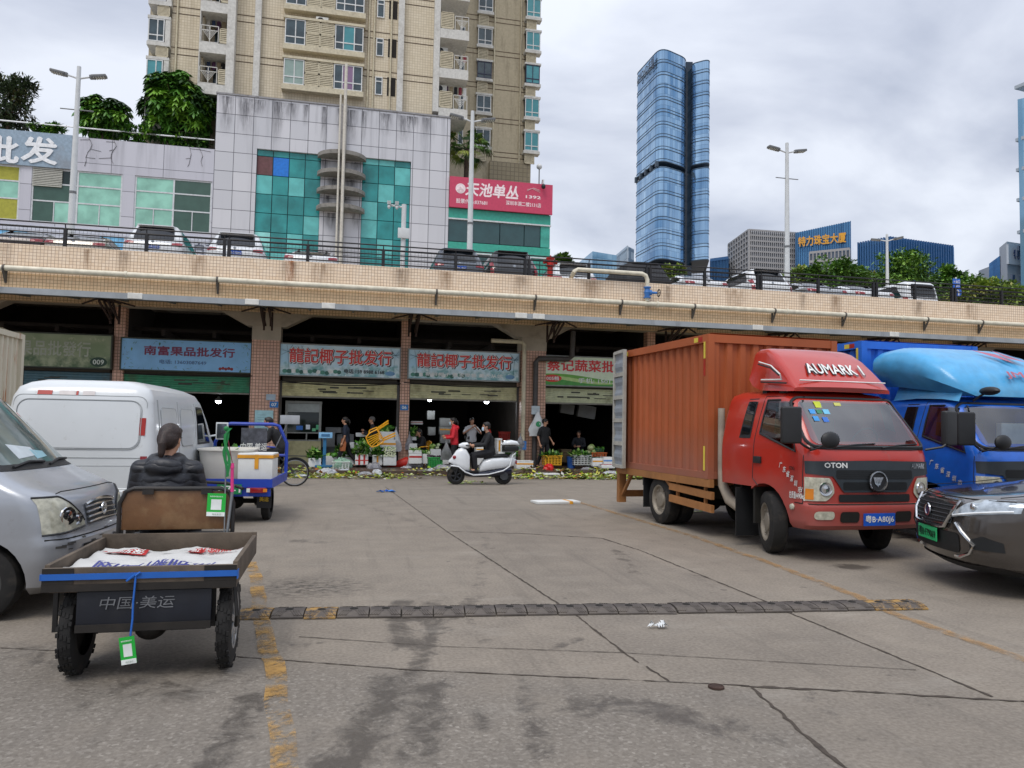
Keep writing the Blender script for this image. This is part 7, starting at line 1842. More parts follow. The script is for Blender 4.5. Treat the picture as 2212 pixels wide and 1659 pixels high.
for s in(1,-1):
 us=[s*(.735+.075*i/8)for i in range(9)];WB.patch('r',us,.80,1.12,.008,4).build('tail_light',redl,wv)
 us=[s*(.70+.07*i/6)for i in range(7)];WB.patch('r',us,1.38,1.60,.006,2).build('reflective_strip',refl[0],wv)
 wh='l' if s>0 else 'r_'
 for x0,x1 in((.5,1.36),(1.60,2.45)):
  us,lo,hi=rr_(x0,x1,1.2,1.74,.10);WB.patch(wh,us,lo,hi,.008,5).build('blind_window',w_paint,wv);
  pts=[WB.pt(wh,u,l,.006)for u,l in zip(us,lo)]+[WB.pt(wh,u,h,.006)for u,h in reversed(list(zip(us,hi)))];MB().tube(pts+pts[:1],.006,4,cap=False).build('panel_crease',gapm,wv)
 b=MB()
 for x in(.38,1.48,2.60):b.tube([WB.pt(wh,x+(.0 if z>1 else 0),z,.001)for z in(.5,.8,1.1,1.4,1.7,1.84)],.008 if x>1 else .014,4)
 b.build('door_gap',gapm if True else blackp,wv)
 us=[2.76+.09*i for i in range(11)];WB.patch(wh,us,lambda x:1.22,lambda x:max(1.24,min(1.76,1.76-max(0,x-3.15)*1.05)),.008,5).build('side_window',dglass,wv)
 us=[2.72+.09*i for i in range(12)];WB.patch(wh,us,lambda x:1.19,lambda x:max(1.21,min(1.79,1.80-max(0,x-3.15)*1.05)),.004,5).build('window_seal',blackp,wv)
 y_=WB.sy(2.85,1.08);MB().box((2.85,s*(y_+.015),1.08),(.1,.03,.05)).build('door_handle',blackp,wv,bevel=.01)
 b=MB();b.tube([(3.75,s*.85,1.3),(3.77,s*1.0,1.33)],.018,6);b.box((3.77,s*1.07,1.4),(.07,.2,.3));b.build('mirror',w_paint,wv,bevel=.03,seg=3);MB().box((3.728,s*1.07,1.4),(.008,.16,.25)).build('mirror_glass',mat('mirror grey','#565d63',.1,metal=.6),wv,bevel=.01)
 for x0,c_ in((.55,0),(.64,1),(.73,0),(1.5,0),(1.58,1)):us=[x0+.085*i/3 for i in range(4)];WB.patch(wh,us,.86,.92,.006,1).build('reflective_strip',refl[0]if c_==0 else mat('worn white strip','#d0c9c6',.5),wv)
 b=MB();b.tube([(.2,s*.70,1.93),(1.5,s*.70,1.955),(2.9,s*.68,1.94),(3.45,s*.74,1.80)],.016,6);b.build('rain_gutter',w_paint,wv)
MB().bx(-.08,.0,-.80,.80,.44,.60).build('rear_bumper',mat('bumper white','#b9bcbb',.5,dirt=.4),wv,bevel=.03,seg=3)
us=[-.62+1.24*i/12 for i in range(13)];WB.patch('f',us,lambda u:1.24,lambda u:1.74,.008,4).build('windscreen',dglass,wv)
number_plate(wv,(-.085,.0,.66-.12),(0,-1,0),(0,0,1),'粤B',.44,.13,plate_b)
ct=empty('box_truck',(P(47,780,16).x,16,0),R_(90),'rust streaked cream truck box just showing at the left edge behind the white van','truck')
zt_c=P(47,723,16).z
cm=NT('rusty cream');v=cm.coord(scale=(1,1,.1));f=cm.step(cm.noise(v,4.5,7,.7),.54,.62);cm.set(cm.mix(f,lin('#cfc7b2'),lin('#a5602c')),.7);cm=cm.m
b=MB();rows=[]
for i in range(36):
 for f_,o_ in((0,0),(.4,0),(.5,.04),(.9,.04)):x=-(i+f_)*.2;rows.append([(x,o_,.9),(x,o_,zt_c-.1)])
b.grid(rows);b.bx(-7.2,-.08,.1,2.2,.9,zt_c-.02);b.build('box_panel',cm,ct,smooth=0)
b=MB();b.bx(-7.2,.02,-.03,.09,zt_c-.099,zt_c);b.bx(-.1,.02,-.03,2.2,.8,zt_c-.1);b.bx(-7.2,-.101,-.03,.09,.78,.899);b.build('box_frame',cm,ct,smooth=0);rows=[]
for i in range(40):rows.append([(-i*.18,.0,zt_c+.015+.015*math.sin(i*1.57)),(-i*.18,2.2,zt_c+.015+.015*math.sin(i*1.57))])
MB().grid(rows).build('box_roof',cm,ct)
for x in(-1.2,-5.6):wheel(ct,(x,.2,.42),.42,.24,steel,'steel',1)
MB().bx(-7,-.2,.5,1.7,.5,.78).build('chassis',under,ct,smooth=0)
# old cargo tricycle in the foreground
TRK=(-1.175,5.0,0)
tk=empty('cargo_tricycle',TRK,R_(0.6),'worn cargo tricycle with an open wooden tray and dark blue tailboard in the foreground','tricycle')
wood=mat('grey weathered wood','#5c5145',.85,var=.3,sc=4,dirt=.6,dcol='#2b251f',dsc=3,bump=.3,bsc=25);dkw=mat('tarred board','#231f1b',.8,var=.3,dirt=.4,dcol='#4a4035');bfr=mat('black tube','#1a1918',.45,var=.2,dirt=.3,dcol='#4a3a2c');
hw=.545
z_r,z_f=P(400,1226,5.0).z,.0
b=MB();b.bx(-hw,hw,0,.035,.56,.70);b.build('rear_board',wood,tk,bevel=.004);MB().bx(-hw,hw,-.006,-.001,.562,.605).bx(-hw+.001,-hw+.17,-.0055,-.0008,.606,.70).bx(hw-.19,hw-.001,-.0055,-.0008,.606,.70).build('tar_band',dkw,tk,smooth=0)
for s in(-1,1):
 MB().bx(min(s*hw,s*(hw-.03)),max(s*hw,s*(hw-.03)),.036,1.16,.57,.715).build('side_board',wood,tk,bevel=.004)
MB().bx(-hw,hw,1.161,1.195,.57,.735).build('front_board',wood,tk,bevel=.004)
MB().bx(-hw+.03,hw-.03,.036,1.16,.55,.569).build('floor',wood,tk,smooth=0)
strapm=mat('blue strap','#1d5fb4',.5,var=.1);b=MB()
b.bx(-hw-.004,hw+.004,-.012,-.0065,.632,.668);b.bx(hw+.002,hw+.008,-.012,.05,.615,.668);b.bx(-hw-.008,-hw-.002,-.012,.05,.632,.668);b.build('strap',strapm,tk,smooth=0)
rows=[];r=random.Random(4)
for i in range(25):
 row=[]
 for j in range(19):
  x,y=-hw+.045+(2*hw-.09)*i/24,.10+.95*j/18;z=.63+.018*math.sin(x*14+y*9)*math.sin(y*11)+r.uniform(0,.010);z=z+max(0,(abs(x)-.42))*.3
  if j==0:z+=.01
  row.append((x,y,z))
 rows.append(row)
zf=lambda x,y:.63+.018*math.sin(x*14+y*9)*math.sin(y*11)+max(0,(abs(x)-.42))*.3+.016
sheet=MB().grid(rows).build('printed_sheet',mat('white printed sheet','#c9c9c6',.55,var=.06,bump=.2,bsc=8),None,smooth=50)
sheet.location=TRK;tag(sheet,'white printed banner sheet spread in the tray of the tricycle, its red lettering upside down','sheet')
rp=mat('printed red','#b32a2c',.5);gp=mat('printed grey','#70737a',.5);np_=mat('printed navy','#3a3f86',.5)
def lay(txt,x,y,w,h,m,back=None):
 if back:
  rows=[[(x-w/2-.02+(w+.04)*i/10,y-h/2-.012+(h+.024)*j/4,zf(x-w/2-.02+(w+.04)*i/10,y-h/2-.012+(h+.024)*j/4)+.002)for j in range(5)]for i in range(11)];MB().grid(rows).build('print_patch',back,sheet)
 letters(txt,(0,0,0),(1,0,0),(0,1,0),w,h,m,sheet,fn=lambda v:Vector((x-v.x,y-v.y,zf(x-v.x,y-v.y)+.006)),bold=.02)
lay('深圳晚报',.32,.86,.36,.10,rp);lay('深圳',-.27,.86,.16,.10,whitel,rp);lay('传递价值资讯',.03,.86,.2,.05,gp);lay('报',.15,.85,.06,.07,whitel,rp);lay('29',-.40,.88,.08,.07,whitel,rp);lay('深圳新闻网',.0,.34,.72,.20,np_)
navyb=mat('dark navy tailboard','#11151f',.5,var=.3,dirt=.5,dcol='#2c2c30',dsc=2.5);
MB().bx(-.36,.40,.02,.05,.31,.555).build('tailboard',navyb,tk,bevel=.008);MB().bx(-.36,.40,.012,.0195,.315,.36).build('tailboard_rail',dkw,tk,smooth=0)
letters('中国·美运',(-.02,.018,.485),(1,0,0),(0,0,1),.42,.075,mat('worn grey letters','#6d6f72',.7,var=.3),tk,bold=.01,shear=.15)
for s,x in((-1,-.42),(1,.47)):
 w0=wheel(tk,(0,0,0),.29,.085,alloy,'spoke',s,spokes=9);w0.location=(x,.30,.29);w0.rotation_euler=(0,0,R_(90))
 b=MB()
 for k in range(28):
  g=2*math.pi*k/28
  for q in(-.033,-.011,.011,.033):g2=g+(q*3 if k%2 else-q*3)*.5;b.box((math.cos(g2)*.288,q,math.sin(g2)*.288),(.012,.016,.026),rot=Matrix.Rotation(-g2,3,'Y'))
 b.build('tread',rubber,w0,smooth=0)
b=MB()
for s,x in((-1,-.50),(1,.40)):
 b.bar((x,.12,.56),(x,.12,.30),.025);b.bar((x,.5,.56),(x,.5,.30),.025);b.bar((x,.12,.31),(x,.5,.31),.025)
b.tube([(.53,.06,.56),(.55,.04,.38),(.54,.1,.3)],.012,6);b.bx(-.30,.34,.25,.35,.25,.33);b.tube([(-.42,.30,.29),(.47,.30,.29)],.022,8);b.ell((0,.3,.27),(.10,.1,.085),12,8)
for x in(-.34,.30):b.bar((x,.06,.54),(x,2.2,.50),.04)
b.build('frame',bfr,tk,smooth=30)
b=MB();b.tube([(-.46,1.26,.56),(-.46,1.26,.95),(-.42,1.26,1.04),(-.36,1.26,1.065),(.26,1.26,1.065),(.32,1.26,1.04),(.355,1.26,.95),(.355,1.26,.56)],.016,8);b.bx(-.30,-.22,1.235,1.25,1.02,1.06);b.bx(.12,.2,1.235,1.25,1.02,1.06);b.build('seat_frame',bfr,tk)
MB().bx(-.445,.34,1.262,1.285,.75,1.045).build('backrest',mat('brown varnished board','#6b4a2c',.5,var=.3,sc=3,dirt=.4,dcol='#a08660',dsc=3.5,bump=.2,bsc=30),tk,bevel=.006)
MB().bx(-.46,.32,1.29,1.72,.56,.68).build('seat',mat('black seat','#141314',.6),tk,bevel=.04,seg=3)
b=MB();b.tube([(-.06,2.3,.42),(-.06,2.25,.95),(-.06,2.1,1.05)],.025,8);b.tube([(.34,1.98,1.0),(.2,2.08,1.04),(-.06,2.12,1.05),(-.32,2.08,1.04),(-.46,1.98,1.0)],.014,8);b.bar((-.06,1.6,.45),(-.06,2.3,.5),.05);b.build('handlebar',bfr,tk)
fw0=wheel(tk,(0,0,0),.27,.09,alloy,'alloy',1,spokes=9);fw0.location=(-.06,2.35,.27);fw0.rotation_euler=(0,0,R_(90))
b=MB();b.tube([(.30,1.24,.66),(.29,1.24,1.3),(.285,1.24,1.53)],.006,6);b.tube([(.31,1.245,.62),(.35,1.245,1.1)],.012,6);b.build('pole',mat('thin steel','#8b8f92',.35,metal=.5),tk)
gribbon=mat('green ribbon','#177a3c',.5,var=.2);b=MB();r=random.Random(3)
for k in range(4):
 pts=[(.285+.012*k,1.235-.004*k,1.53)];
 for i in range(1,9):pts.append((.285+.014*math.sin(i*.9+k)+.004*k*i*.3,1.235-.004*k,1.53-i*(.035+.012*(k%2))))
 rows=[[(x-.009,y,z),(x+.011,y-.002,z+.006)]for x,y,z in pts];b.grid(rows)
b.ell((.285,1.24,1.53),(.02,.02,.02),10,6);b.build('ribbon',gribbon,tk)
b=MB();b.tube([(.345,1.235,1.04),(.34,1.235,1.22)],.012,8);b.tube([(.34,1.235,1.22),(.335,1.24,1.26)],.016,8);b.build('pink_grip',mat('pink grip','#d83a82',.4),tk);MB().tube([(.34,1.235,1.26),(.32,1.23,1.35),(.30,1.235,1.45),(.29,1.24,1.52)],.0035,5).build('cord',mat('maroon cord','#7a2838',.6),tk)
cg=mat('card green','#1fae3c',.45,var=.04);cw=mat('card white','#dfe4e0',.5)
def card(x,y,z,w,h,tilt,label):
 c=empty('payment_card',(0,0,0),0,label,'card','green payment cards on the tricycle');c.location=(TRK[0]+x,TRK[1]+y,z);c.rotation_euler=(0,tilt,0)
 MB().bx(-w/2,w/2,0,.004,-h/2,h/2).build('card_sheet',cg,c,smooth=0);MB().bx(-w/2+.001,w/2-.001,-.002,-.0005,-h/2,-h*.32).build('white_foot',cw,c,smooth=0);MB().bx(-w*.28,w*.28,-.002,-.0005,-h*.22,h*.24).build('white_field',cw,c,bevel=.0)
 letters('微信支付',(w*.06,-.003,-h*.41),(1,0,0),(0,0,1),w*.5,h*.07,mat('card grey text','#6a8a70',.5),c,bold=.01);letters('推荐使用微信支付',(0,-.003,h*.37),(1,0,0),(0,0,1),w*.7,h*.055,cw,c);return c
card(.22,1.235,.94,.135,.175,.03,'green payment card hanging on the backrest board of the tricycle')
card(-.045,-.06,.22,.085,.16,-.14,'green payment card dangling on a blue strap below the tailboard')
b=MB();b.tube([(-.03,-.014,.65),(-.035,-.03,.5),(-.03,-.05,.40),(-.035,-.058,.305)],.006,6);b.tube([(-.03,-.016,.66),(-.08,-.02,.62)],.007,5);b.tube([(-.03,-.018,.65),(-.005,-.02,.67)],.008,5);b.build('dangling_strap',strapm,tk)
# blue cargo tricycle further back
b0=P(576,1112,12.9);bk_=empty('cargo_tricycle',(-1.72,12.35,0),R_(-3),'bright blue cargo tricycle carrying a white tub and a taped foam box','tricycle')
blu=mat('bright blue frame','#1d3fa8',.4,var=.1,dirt=.25)
MB().bx(-.62,.62,0,1.75,.60,.66).build('tray',mat('tray floor','#5f5d5c',.7),bk_,smooth=0);b=MB();b.bx(-.65,.65,-.04,-.001,.56,.69);b.bx(-.65,-.62,0,1.75,.55,.69);b.bx(.62,.65,0,1.75,.55,.69);b.bx(-.62,.62,0,.04,.42,.555)
for y in(.1,.6,1.1,1.6):b.bar((-.6,y,.57),(.6,y,.57),.04,.05)
b.build('tray_frame',blu,bk_,smooth=0)
b=MB();b.tube([(-.60,1.78,.62),(-.60,1.78,1.2),(-.45,1.78,1.5),(-.35,1.78,1.53),(.38,1.78,1.53),(.48,1.78,1.5),(.62,1.78,1.2),(.62,1.78,.62)],.03,8);b.tube([(-.6,1.78,.98),(.62,1.78,.98)],.025,8);b.build('hoop',blu,bk_)
MB().bx(-.16,.28,1.74,1.77,.82,1.46).build('screen',mat('grey netting','#4d4f57',.6,var=.4,sc=14),bk_,smooth=0);letters('中国·美运',(.06,1.738,1.13),(1,0,0),(0,0,1),.46,.13,whitel,bk_,bold=.02,shear=.15)
for s in(-1,1):
 w0=wheel(bk_,(0,0,0),.30,.13,alloy,'alloy',1 if s<0 else-1);w0.location=(s*.50,.55,.30);w0.rotation_euler=(0,0,R_(90)if s>0 else R_(90))
 MB().bx(s*.50-.11,s*.50+.11,.20,.215,.22,.5).build('mudflap',blackp,bk_,smooth=0)
 letters('美运',(s*.50,.198,.36),(1,0,0),(0,0,1),.14,.07,mat('yellow print','#d8b02a',.5),bk_,bold=.02)
 MB().box((s*.42,-.048,.52),(.28,.03,.08)).build('tail_light',redl,bk_,bevel=.01);MB().box((s*.55,-.066,.52),(.06,.01,.05)).build('indicator',amber,bk_,smooth=0);MB().box((s*.30,-.066,.52),(.05,.01,.06)).build('reflector',cw,bk_,smooth=0)
number_plate(bk_,(.02,-.05,.535),(1,0,0),(0,0,1),'07-1',.36,.15,mat('plate dark green','#17814a',.4))
fw1=wheel(bk_,(0,0,0),.27,.1,alloy,'alloy',1);fw1.location=(0,2.75,.27);fw1.rotation_euler=(0,0,R_(90))
b=MB();b.tube([(-.5,.55,.3),(.5,.55,.3)],.04,8);b.ell((0,.55,.3),(.14,.14,.13),12,8);b.bar((-.25,.1,.55),(-.25,2.4,.45),.05);b.bar((.25,.1,.55),(.25,2.4,.45),.05);b.build('chassis',under,bk_)
b=MB();b.tube([(0,2.75,.3),(0,2.6,.9),(0,2.5,1.1)],.03,8);b.tube([(-.35,2.35,1.1),(0,2.5,1.12),(.35,2.35,1.1)],.015,6);b.box((0,2.1,.62),(.4,.5,.16));b.build('front_frame',blu,bk_)
MB().box((.62,2.1,1.62),(.34,.12,.16),.2).tube([(.35,2.35,1.1),(.55,2.15,1.5),(.6,2.1,1.6)],.012,6).build('mirror',mat('mirror shell grey','#a6aaad',.3),bk_,bevel=.03)
BW=Matrix.Translation(bk_.location)@Matrix.Rotation(R_(-3),4,'Z')
def on_trike(name,x,y,z,label,cat):p=BW@Vector((x,y,z));return empty(name,p,R_(-3),label,cat)
tb=on_trike('tub',-.16,.78,.662,'large round cornered white plastic tub on the blue tricycle','tub');rows=[]
for z,k in((0,.86),(.02,.88),(.38,.98),(.44,1.0),(.45,1.06),(.47,1.06),(.47,.98),(.42,.96),(.05,.84)):rows.append([((.42*k)*(abs(math.cos(g))**.6)*(1 if math.cos(g)>0 else-1),(.60*k)*(abs(math.sin(g))**.6)*(1 if math.sin(g)>0 else-1),z)for g in[2*math.pi*i/36 for i in range(36)]])
MB().grid(rows,closed=True,caps=True).build('shell',mat('tub white','#dcd9d0',.45,var=.04),tb);MB().tube([(.30+.05*math.cos(a*.5),-.60-.01,.36-.05*math.sin(a*.5))for a in range(7)],.006,5).build('handle',wm,tb)
fb2=on_trike('foam_box',.36,.36,.662,'white foam box with a lid taped in orange on the blue tricycle','foam box');MB().bx(-.25,.27,-.3,.3,0,.34).build('body',foam,fb2,bevel=.015);MB().bx(-.256,.276,-.306,.306,.342,.42).build('lid',foam,fb2,bevel=.015);MB().bx(-.26,.28,-.31,.31,.345,.395).bx(.0,.06,-.312,-.307,.18,.40).build('tape',tapes['y'],fb2,smooth=0)
cb2=on_trike('produce_crate',-.3,1.5,.662,'crate of green leaves at the front of the blue tricycle tray','crate');MB().bx(-.25,.25,-.18,.18,0,.3).build('basket',mat('crate dark','#3a4a3a',.6),cb2,smooth=0);b=MB();r=random.Random(6)
for k in range(60):leaf(b,Vector((r.uniform(-.22,.22),r.uniform(-.16,.16),r.uniform(.28,.42))),Vector((r.uniform(-1,1),r.uniform(-1,1),r.uniform(0,1))),.14,.08,r.choice([0,1]),r)
b.build('leaves',vg[0],cb2,smooth=0)
# bicycle
gb_=G(650,1046);bc=empty('bicycle',(gb_.x-.62-.0,19.3,0),R_(180),'old bicycle with a grey wheel ridden behind the blue tricycle','bicycle')
spk=mat('spoke steel','#8d9092',.3,metal=.6)
def bike_wheel(x):
 t=MB();pts=[(x+.325*math.cos(2*math.pi*i/40),0,.335+.325*math.sin(2*math.pi*i/40))for i in range(41)];t=t.tube(pts,.018,6,cap=False).build('wheel',rubber,bc);b=MB();b.tube([(x+.30*math.cos(2*math.pi*i/40),0,.335+.30*math.sin(2*math.pi*i/40))for i in range(41)],.010,5,cap=False)
 for k in range(18):g=2*math.pi*k/18;b.tube([(x,.02*(-1)**k,.335),(x+.30*math.cos(g+.15),0,.335+.30*math.sin(g+.15))],.0025,3)
 b.tube([(x,-.05,.335),(x,.05,.335)],.025,8);b.build('rim',spk,t)
bike_wheel(-.5);bike_wheel(.56);b=MB()
for p,q in(((.0,0,.30),(-.12,0,.80)),((.0,0,.30),(.42,0,.78)),((-.1,0,.72),(.40,0,.84)),((-.5,0,.335),(.0,0,.30)),((-.5,0,.335),(-.1,0,.74)),((.56,0,.335),(.40,0,.90)),((.40,0,.9),(.36,0,1.02))):b.tube([p,q],.017,8)
b.tube([(.3,-.27,1.0),(.38,-.15,1.03),(.36,0,1.02),(.38,.15,1.03),(.3,.27,1.0)],.012,6);b.tube([(-.5+.36*math.cos(.35+.2*i),0,.335+.36*math.sin(.35+.2*i))for i in range(13)],.02,5);b.bar((-.75,0,.74),(-.2,0,.74),.12,.02);b.build('frame',mat('bicycle dark','#22262a',.4),bc);MB().ell((-.15,0,.84),(.13,.08,.04),14,8).build('saddle',blackp,bc);MB().tube([(0,-.06,.30),(.0,.06,.30)],.09,18).build('chainring',spk,bc);MB().box((.02,.12,.22),(.08,.08,.02)).box((-.02,-.12,.38),(.08,.08,.02)).build('pedal',blackp,bc,smooth=0)
# white motor scooter
gs0,gs1=G(985,1047),G(1085,1046);sc=empty('motor_scooter',((gs0.x+gs1.x)/2,19.9,0),R_(180),'white and navy electric scooter with a white top box, crossing in front of the shops','scooter')
sw=mat('scooter white','#dfe3e6',.25,var=.04,coat=.6);sn=mat('scooter navy','#10162c',.3,coat=.5);hb=.64
for x,R0 in((hb,.235),(-hb,.235)):
 w0=wheel(sc,(x,0,.235),R0,.11,mat('scooter rim','#34373b',.4,metal=.4),'alloy',-1,spokes=5)
b=MB();b.tube([(-hb,.12,.235),(-hb,-.12,.235)],.11,18);b.build('hub_motor',mat('motor grey','#3f4246',.4),sc)
def loft(rows_,mt,nm,sm=50):
 rs=[]
 for(x,z0,z1,w0,w1,p)in rows_:
  ring=[]
  for i in range(20):
   g=2*math.pi*i/20;c,s=math.cos(g),math.sin(g);f=(s+1)/2;w=w0+(w1-w0)*f
   ring.append((x,w*(abs(c)**p)*(1 if c>0 else-1),(z0+z1)/2+(z1-z0)/2*(abs(s)**p)*(1 if s>0 else-1)))
  rs.append(ring)
 return MB().grid(rs,closed=True,caps=True).build(nm,mt,sc,smooth=sm)
loft([(-.98,.56,.68,.02,.03,.7),(-.9,.50,.72,.08,.1,.7),(-.6,.42,.74,.15,.17,.7),(-.3,.38,.72,.17,.18,.7),(-.08,.34,.66,.16,.17,.7),(.02,.32,.5,.12,.12,.7)],sw,'rear_cowl')
loft([(-.85,.26,.46,.08,.12,.7),(-.5,.22,.44,.14,.15,.7),(.0,.20,.34,.16,.17,.6),(.3,.21,.34,.16,.17,.6),(.42,.24,.5,.12,.13,.7)],sn,'lower_body')
loft([(.30,.34,.80,.15,.15,.6),(.40,.34,.95,.18,.16,.6),(.52,.40,.98,.17,.13,.6),(.64,.48,.90,.13,.09,.6),(.76,.55,.72,.08,.06,.7),(.84,.58,.64,.03,.02,.8)],sw,'front_shield')
b=MB();rows=[]
for i in range(9):
 g=math.pi*(.12+.5*i/8);rows.append([(hb+.27*math.cos(g),y,.235+.27*math.sin(g)+.01)for y in(-.075,-.05,.05,.075)])
b.grid(rows);b.build('front_mudguard',sw,sc)
loft([(-.78,.76,.80,.05,.06,.7),(-.7,.72,.83,.13,.14,.7),(-.35,.72,.81,.15,.15,.7),(-.02,.70,.79,.12,.12,.7),(.08,.70,.75,.06,.06,.8)],blackp,'seat')
b=MB();b.box((-.82,0,.97),(.40,.36,.14));b.build('top_box',blackp,sc,bevel=.05,seg=3);loft([(-1.05,1.05,1.10,.1,.1,.7),(-.98,1.045,1.17,.17,.16,.6),(-.82,1.045,1.20,.19,.17,.6),(-.66,1.045,1.17,.17,.15,.6),(-.58,1.05,1.09,.08,.08,.7)],sw,'top_box_lid')
b=MB();b.tube([(.62,0,.25),(.50,0,.72),(.40,0,1.02)],.03,8);b.tube([(.30,-.30,1.02),(.40,-.12,1.04),(.40,.12,1.04),(.30,.30,1.02)],.016,8);b.tube([(.66,-.07,.25),(.55,-.07,.65)],.022,8);b.tube([(.66,.07,.25),(.55,.07,.65)],.022,8);b.build('fork_and_handlebar',blackp,sc)
loft([(.28,.98,1.06,.06,.06,.7),(.36,.95,1.12,.14,.13,.6),(.48,.97,1.11,.13,.1,.6),(.58,.99,1.06,.06,.04,.8)],sw,'headlight_cowl')
MB().ell((.70,-.09,.72),(.05,.03,.05),12,8).ell((.70,.09,.72),(.05,.03,.05),12,8).build('indicator',redl,sc);
for s in(-1,1):b=MB();b.tube([(.32,s*.22,1.05),(.36,s*.27,1.2)],.008,6);b.box((.37,s*.29,1.24),(.03,.12,.08),s*.2);b.build('mirror',blackp,sc,bevel=.015)
b=MB()
for s in(-1,1):b.tube([(.78,s*.10,.50),(.60,s*.19,.48),(.42,s*.19,.34),(.2,s*.18,.26),(-.2,s*.18,.28),(-.6,s*.19,.38),(-.78,s*.17,.5),(-.86,s*.14,.78),(-.95,s*.12,.86)],.018,8)
b.build('chrome_rail',sw,sc);MB().bx(-.95,-.62,-.1,.1,.86,.9).build('rack',spk,sc,smooth=0);MB().box((-.98,0,.60),(.04,.16,.1)).build('tail_light',redl,sc,bevel=.02);MB().ell((-.45,0,.24),(.3,.06,.05),12,8).build('stand',blackp,sc)
# rubber speed bump
p0,p1=G(518,1330),G(1985,1310);d=(p1-p0);N=23;L=d.length/N;ang=math.atan2(d.y,d.x)
sbp=empty('speed_bump',(p0.x,p0.y,.002),ang,'long rubber speed bump of dark and worn yellow segments across the road','speed bump')
prof=[(-.15,0),(-.15,.012),(-.10,.034),(-.05,.042),(.05,.042),(.10,.034),(.15,.012),(.15,0)]
dkr=mat('dusty rubber','#4d4743',.75,var=.2,sc=5,dirt=.55,dcol='#7d7468',dsc=2.5);yr=NT('worn yellow rubber');v=yr.coord(kind='Object');yr.set(yr.mix(yr.step(yr.noise(v,9,9,.75),.45,.56),lin('#a88449'),lin('#57504a')),.75);yr=yr.m
def segment(m):
 b=MB();b.prism(prof,.006,L-.006,'x');
 vs=[]
 for i in range(11):
  x=.03+(L-.06)*i/10;sgn=1 if i<5 else-1
  if abs(i-5)<2:continue
  for ys in((-.135,-.055),(.055,.135)):
   z0,z1=(.019,.0415);a0,a1=(ys if ys[0]>0 else(ys[1],ys[0]));za,zb3=.0425,.0205
   b.bar((x+sgn*.02,a0,za),(x-sgn*.02,a1,zb3),.012,.01)
 return b
sa=segment(0);sy_=MB()
for k in range(N):
 nm='segment';yel=k in(0,2,N-1,N-2)
 if k==0:oa=sa.build('segment',yr,sbp,smooth=0);ob=None;o=oa
 else:
  if not yel:
   if ob is None:ob=sa.build('segment',dkr,sbp,smooth=0);o=ob
   else:o=ob.copy();COL.objects.link(o);o.parent=sbp
  else:o=oa.copy();COL.objects.link(o);o.parent=sbp
 o.location=(k*L,rng.uniform(-.012,.012),rng.uniform(0,.004));o.rotation_euler=(0,0,rng.uniform(-.012,.012))
 if k==18:o.rotation_euler=(0,0,.06)
 if k==13:o.rotation_euler=(0,.02,-.05)
 MB().lathe((L/2,-.0,.0405),(L/2,0,.05),[(0,.035),(.004,.034),(.0045,.018),(.001,.001)],14).build('bolt',under,o,smooth=30)
 # iron covers in the road
for px,py,R0,lb in((1547,1486,.05,'small round iron cap set in the joint of the near slab'),):
 p=G(px,py);o=MB().lathe((0,0,0),(0,0,.012),[(0,R0),(.01,R0*.97),(.012,R0*.8),(.009,R0*.75),(.009,.001)],24).build('iron_cap',rust,None);o.location=(p.x,p.y,.003);tag(o,lb,'cover')
 # people
skin=mat('skin','#b98a6e',.55,var=.06);hairm=mat('black hair','#1a1512',.5,var=.35,sc=30,bump=.5,bsc=90);greyh=mat('grey hair','#5b5855',.6,var=.2,sc=30);maskm=mat('pale blue mask','#b5cfe0',.6,var=.05);eyem=mat('eye dark','#181412',.2);lipm=mat('lip','#8f5548',.5)
def blend(mb,vox,name,m,par,sm=2):
 """one continuous surface grown over overlapping shapes"""
 me=bpy.data.meshes.new('tmp');me.from_pydata(mb.v,[],mb.f);o=bpy.data.objects.new('tmp',me);COL.objects.link(o)
 a=o.modifiers.new('r','REMESH');a.mode='VOXEL';a.voxel_size=vox
 b=o.modifiers.new('s','SMOOTH');b.iterations=sm;b.factor=.5
 bpy.context.view_layer.update()
 n=bpy.data.meshes.new_from_object(o.evaluated_get(bpy.context.evaluated_depsgraph_get()))
 bpy.data.objects.remove(o);bpy.data.meshes.remove(me);n.name=name
 n.materials.clear();n.materials.append(m)
 for p in n.polygons:p.use_smooth=True
 r=bpy.data.objects.new(name,n);COL.objects.link(r);r.parent=par;return r
def cap(b,p,q,r0,r1,n=10):
 p,q=Vector(p),Vector(q);b.tube([p,q],[r0,r1],n);b.ell(p,r0,n,6);b.ell(q,r1,n,6)
def limb(b,pts,rs,g=0.0):
 for i in range(len(pts)-1):cap(b,pts[i],pts[i+1],rs[i]+g,rs[i+1]+g)
def hand(b,wr,el,palm_n,curl=.6,k=1.0):
 """palm, four fingers of unequal length and a thumb from the side of the palm"""
 wr,el=Vector(wr),Vector(el);d=(wr-el).normalized();n=Vector(palm_n);n=(n-d*n.dot(d)).normalized();s=d.cross(n)
 c=wr+d*.05*k;b.ell(c,(.042*k,.042*k,.042*k),10,6);cap(b,wr,c+d*.03*k,.026*k,.034*k)
 for i,L in enumerate((.066,.074,.069,.055)):
  o=wr+d*.088*k+s*(.030-.020*i)*k;d1=(d*math.cos(curl*.6)+n*math.sin(curl*.6));d2=(d*math.cos(curl*1.5)+n*math.sin(curl*1.5))
  cap(b,o,o+d1*L*.5*k,.0095*k,.009*k,7);cap(b,o+d1*L*.5*k,o+d1*L*.5*k+d2*L*.55*k,.009*k,.0078*k,7)
 o=wr+d*.03*k+s*.030*k;q=o+(s*.7+d*.6+n*.3).normalized()*.036*k;cap(b,o,q,.0125*k,.0105*k,7);cap(b,q,q+(d*.8+n*.5).normalized()*.030*k,.0105*k,.009*k,7)
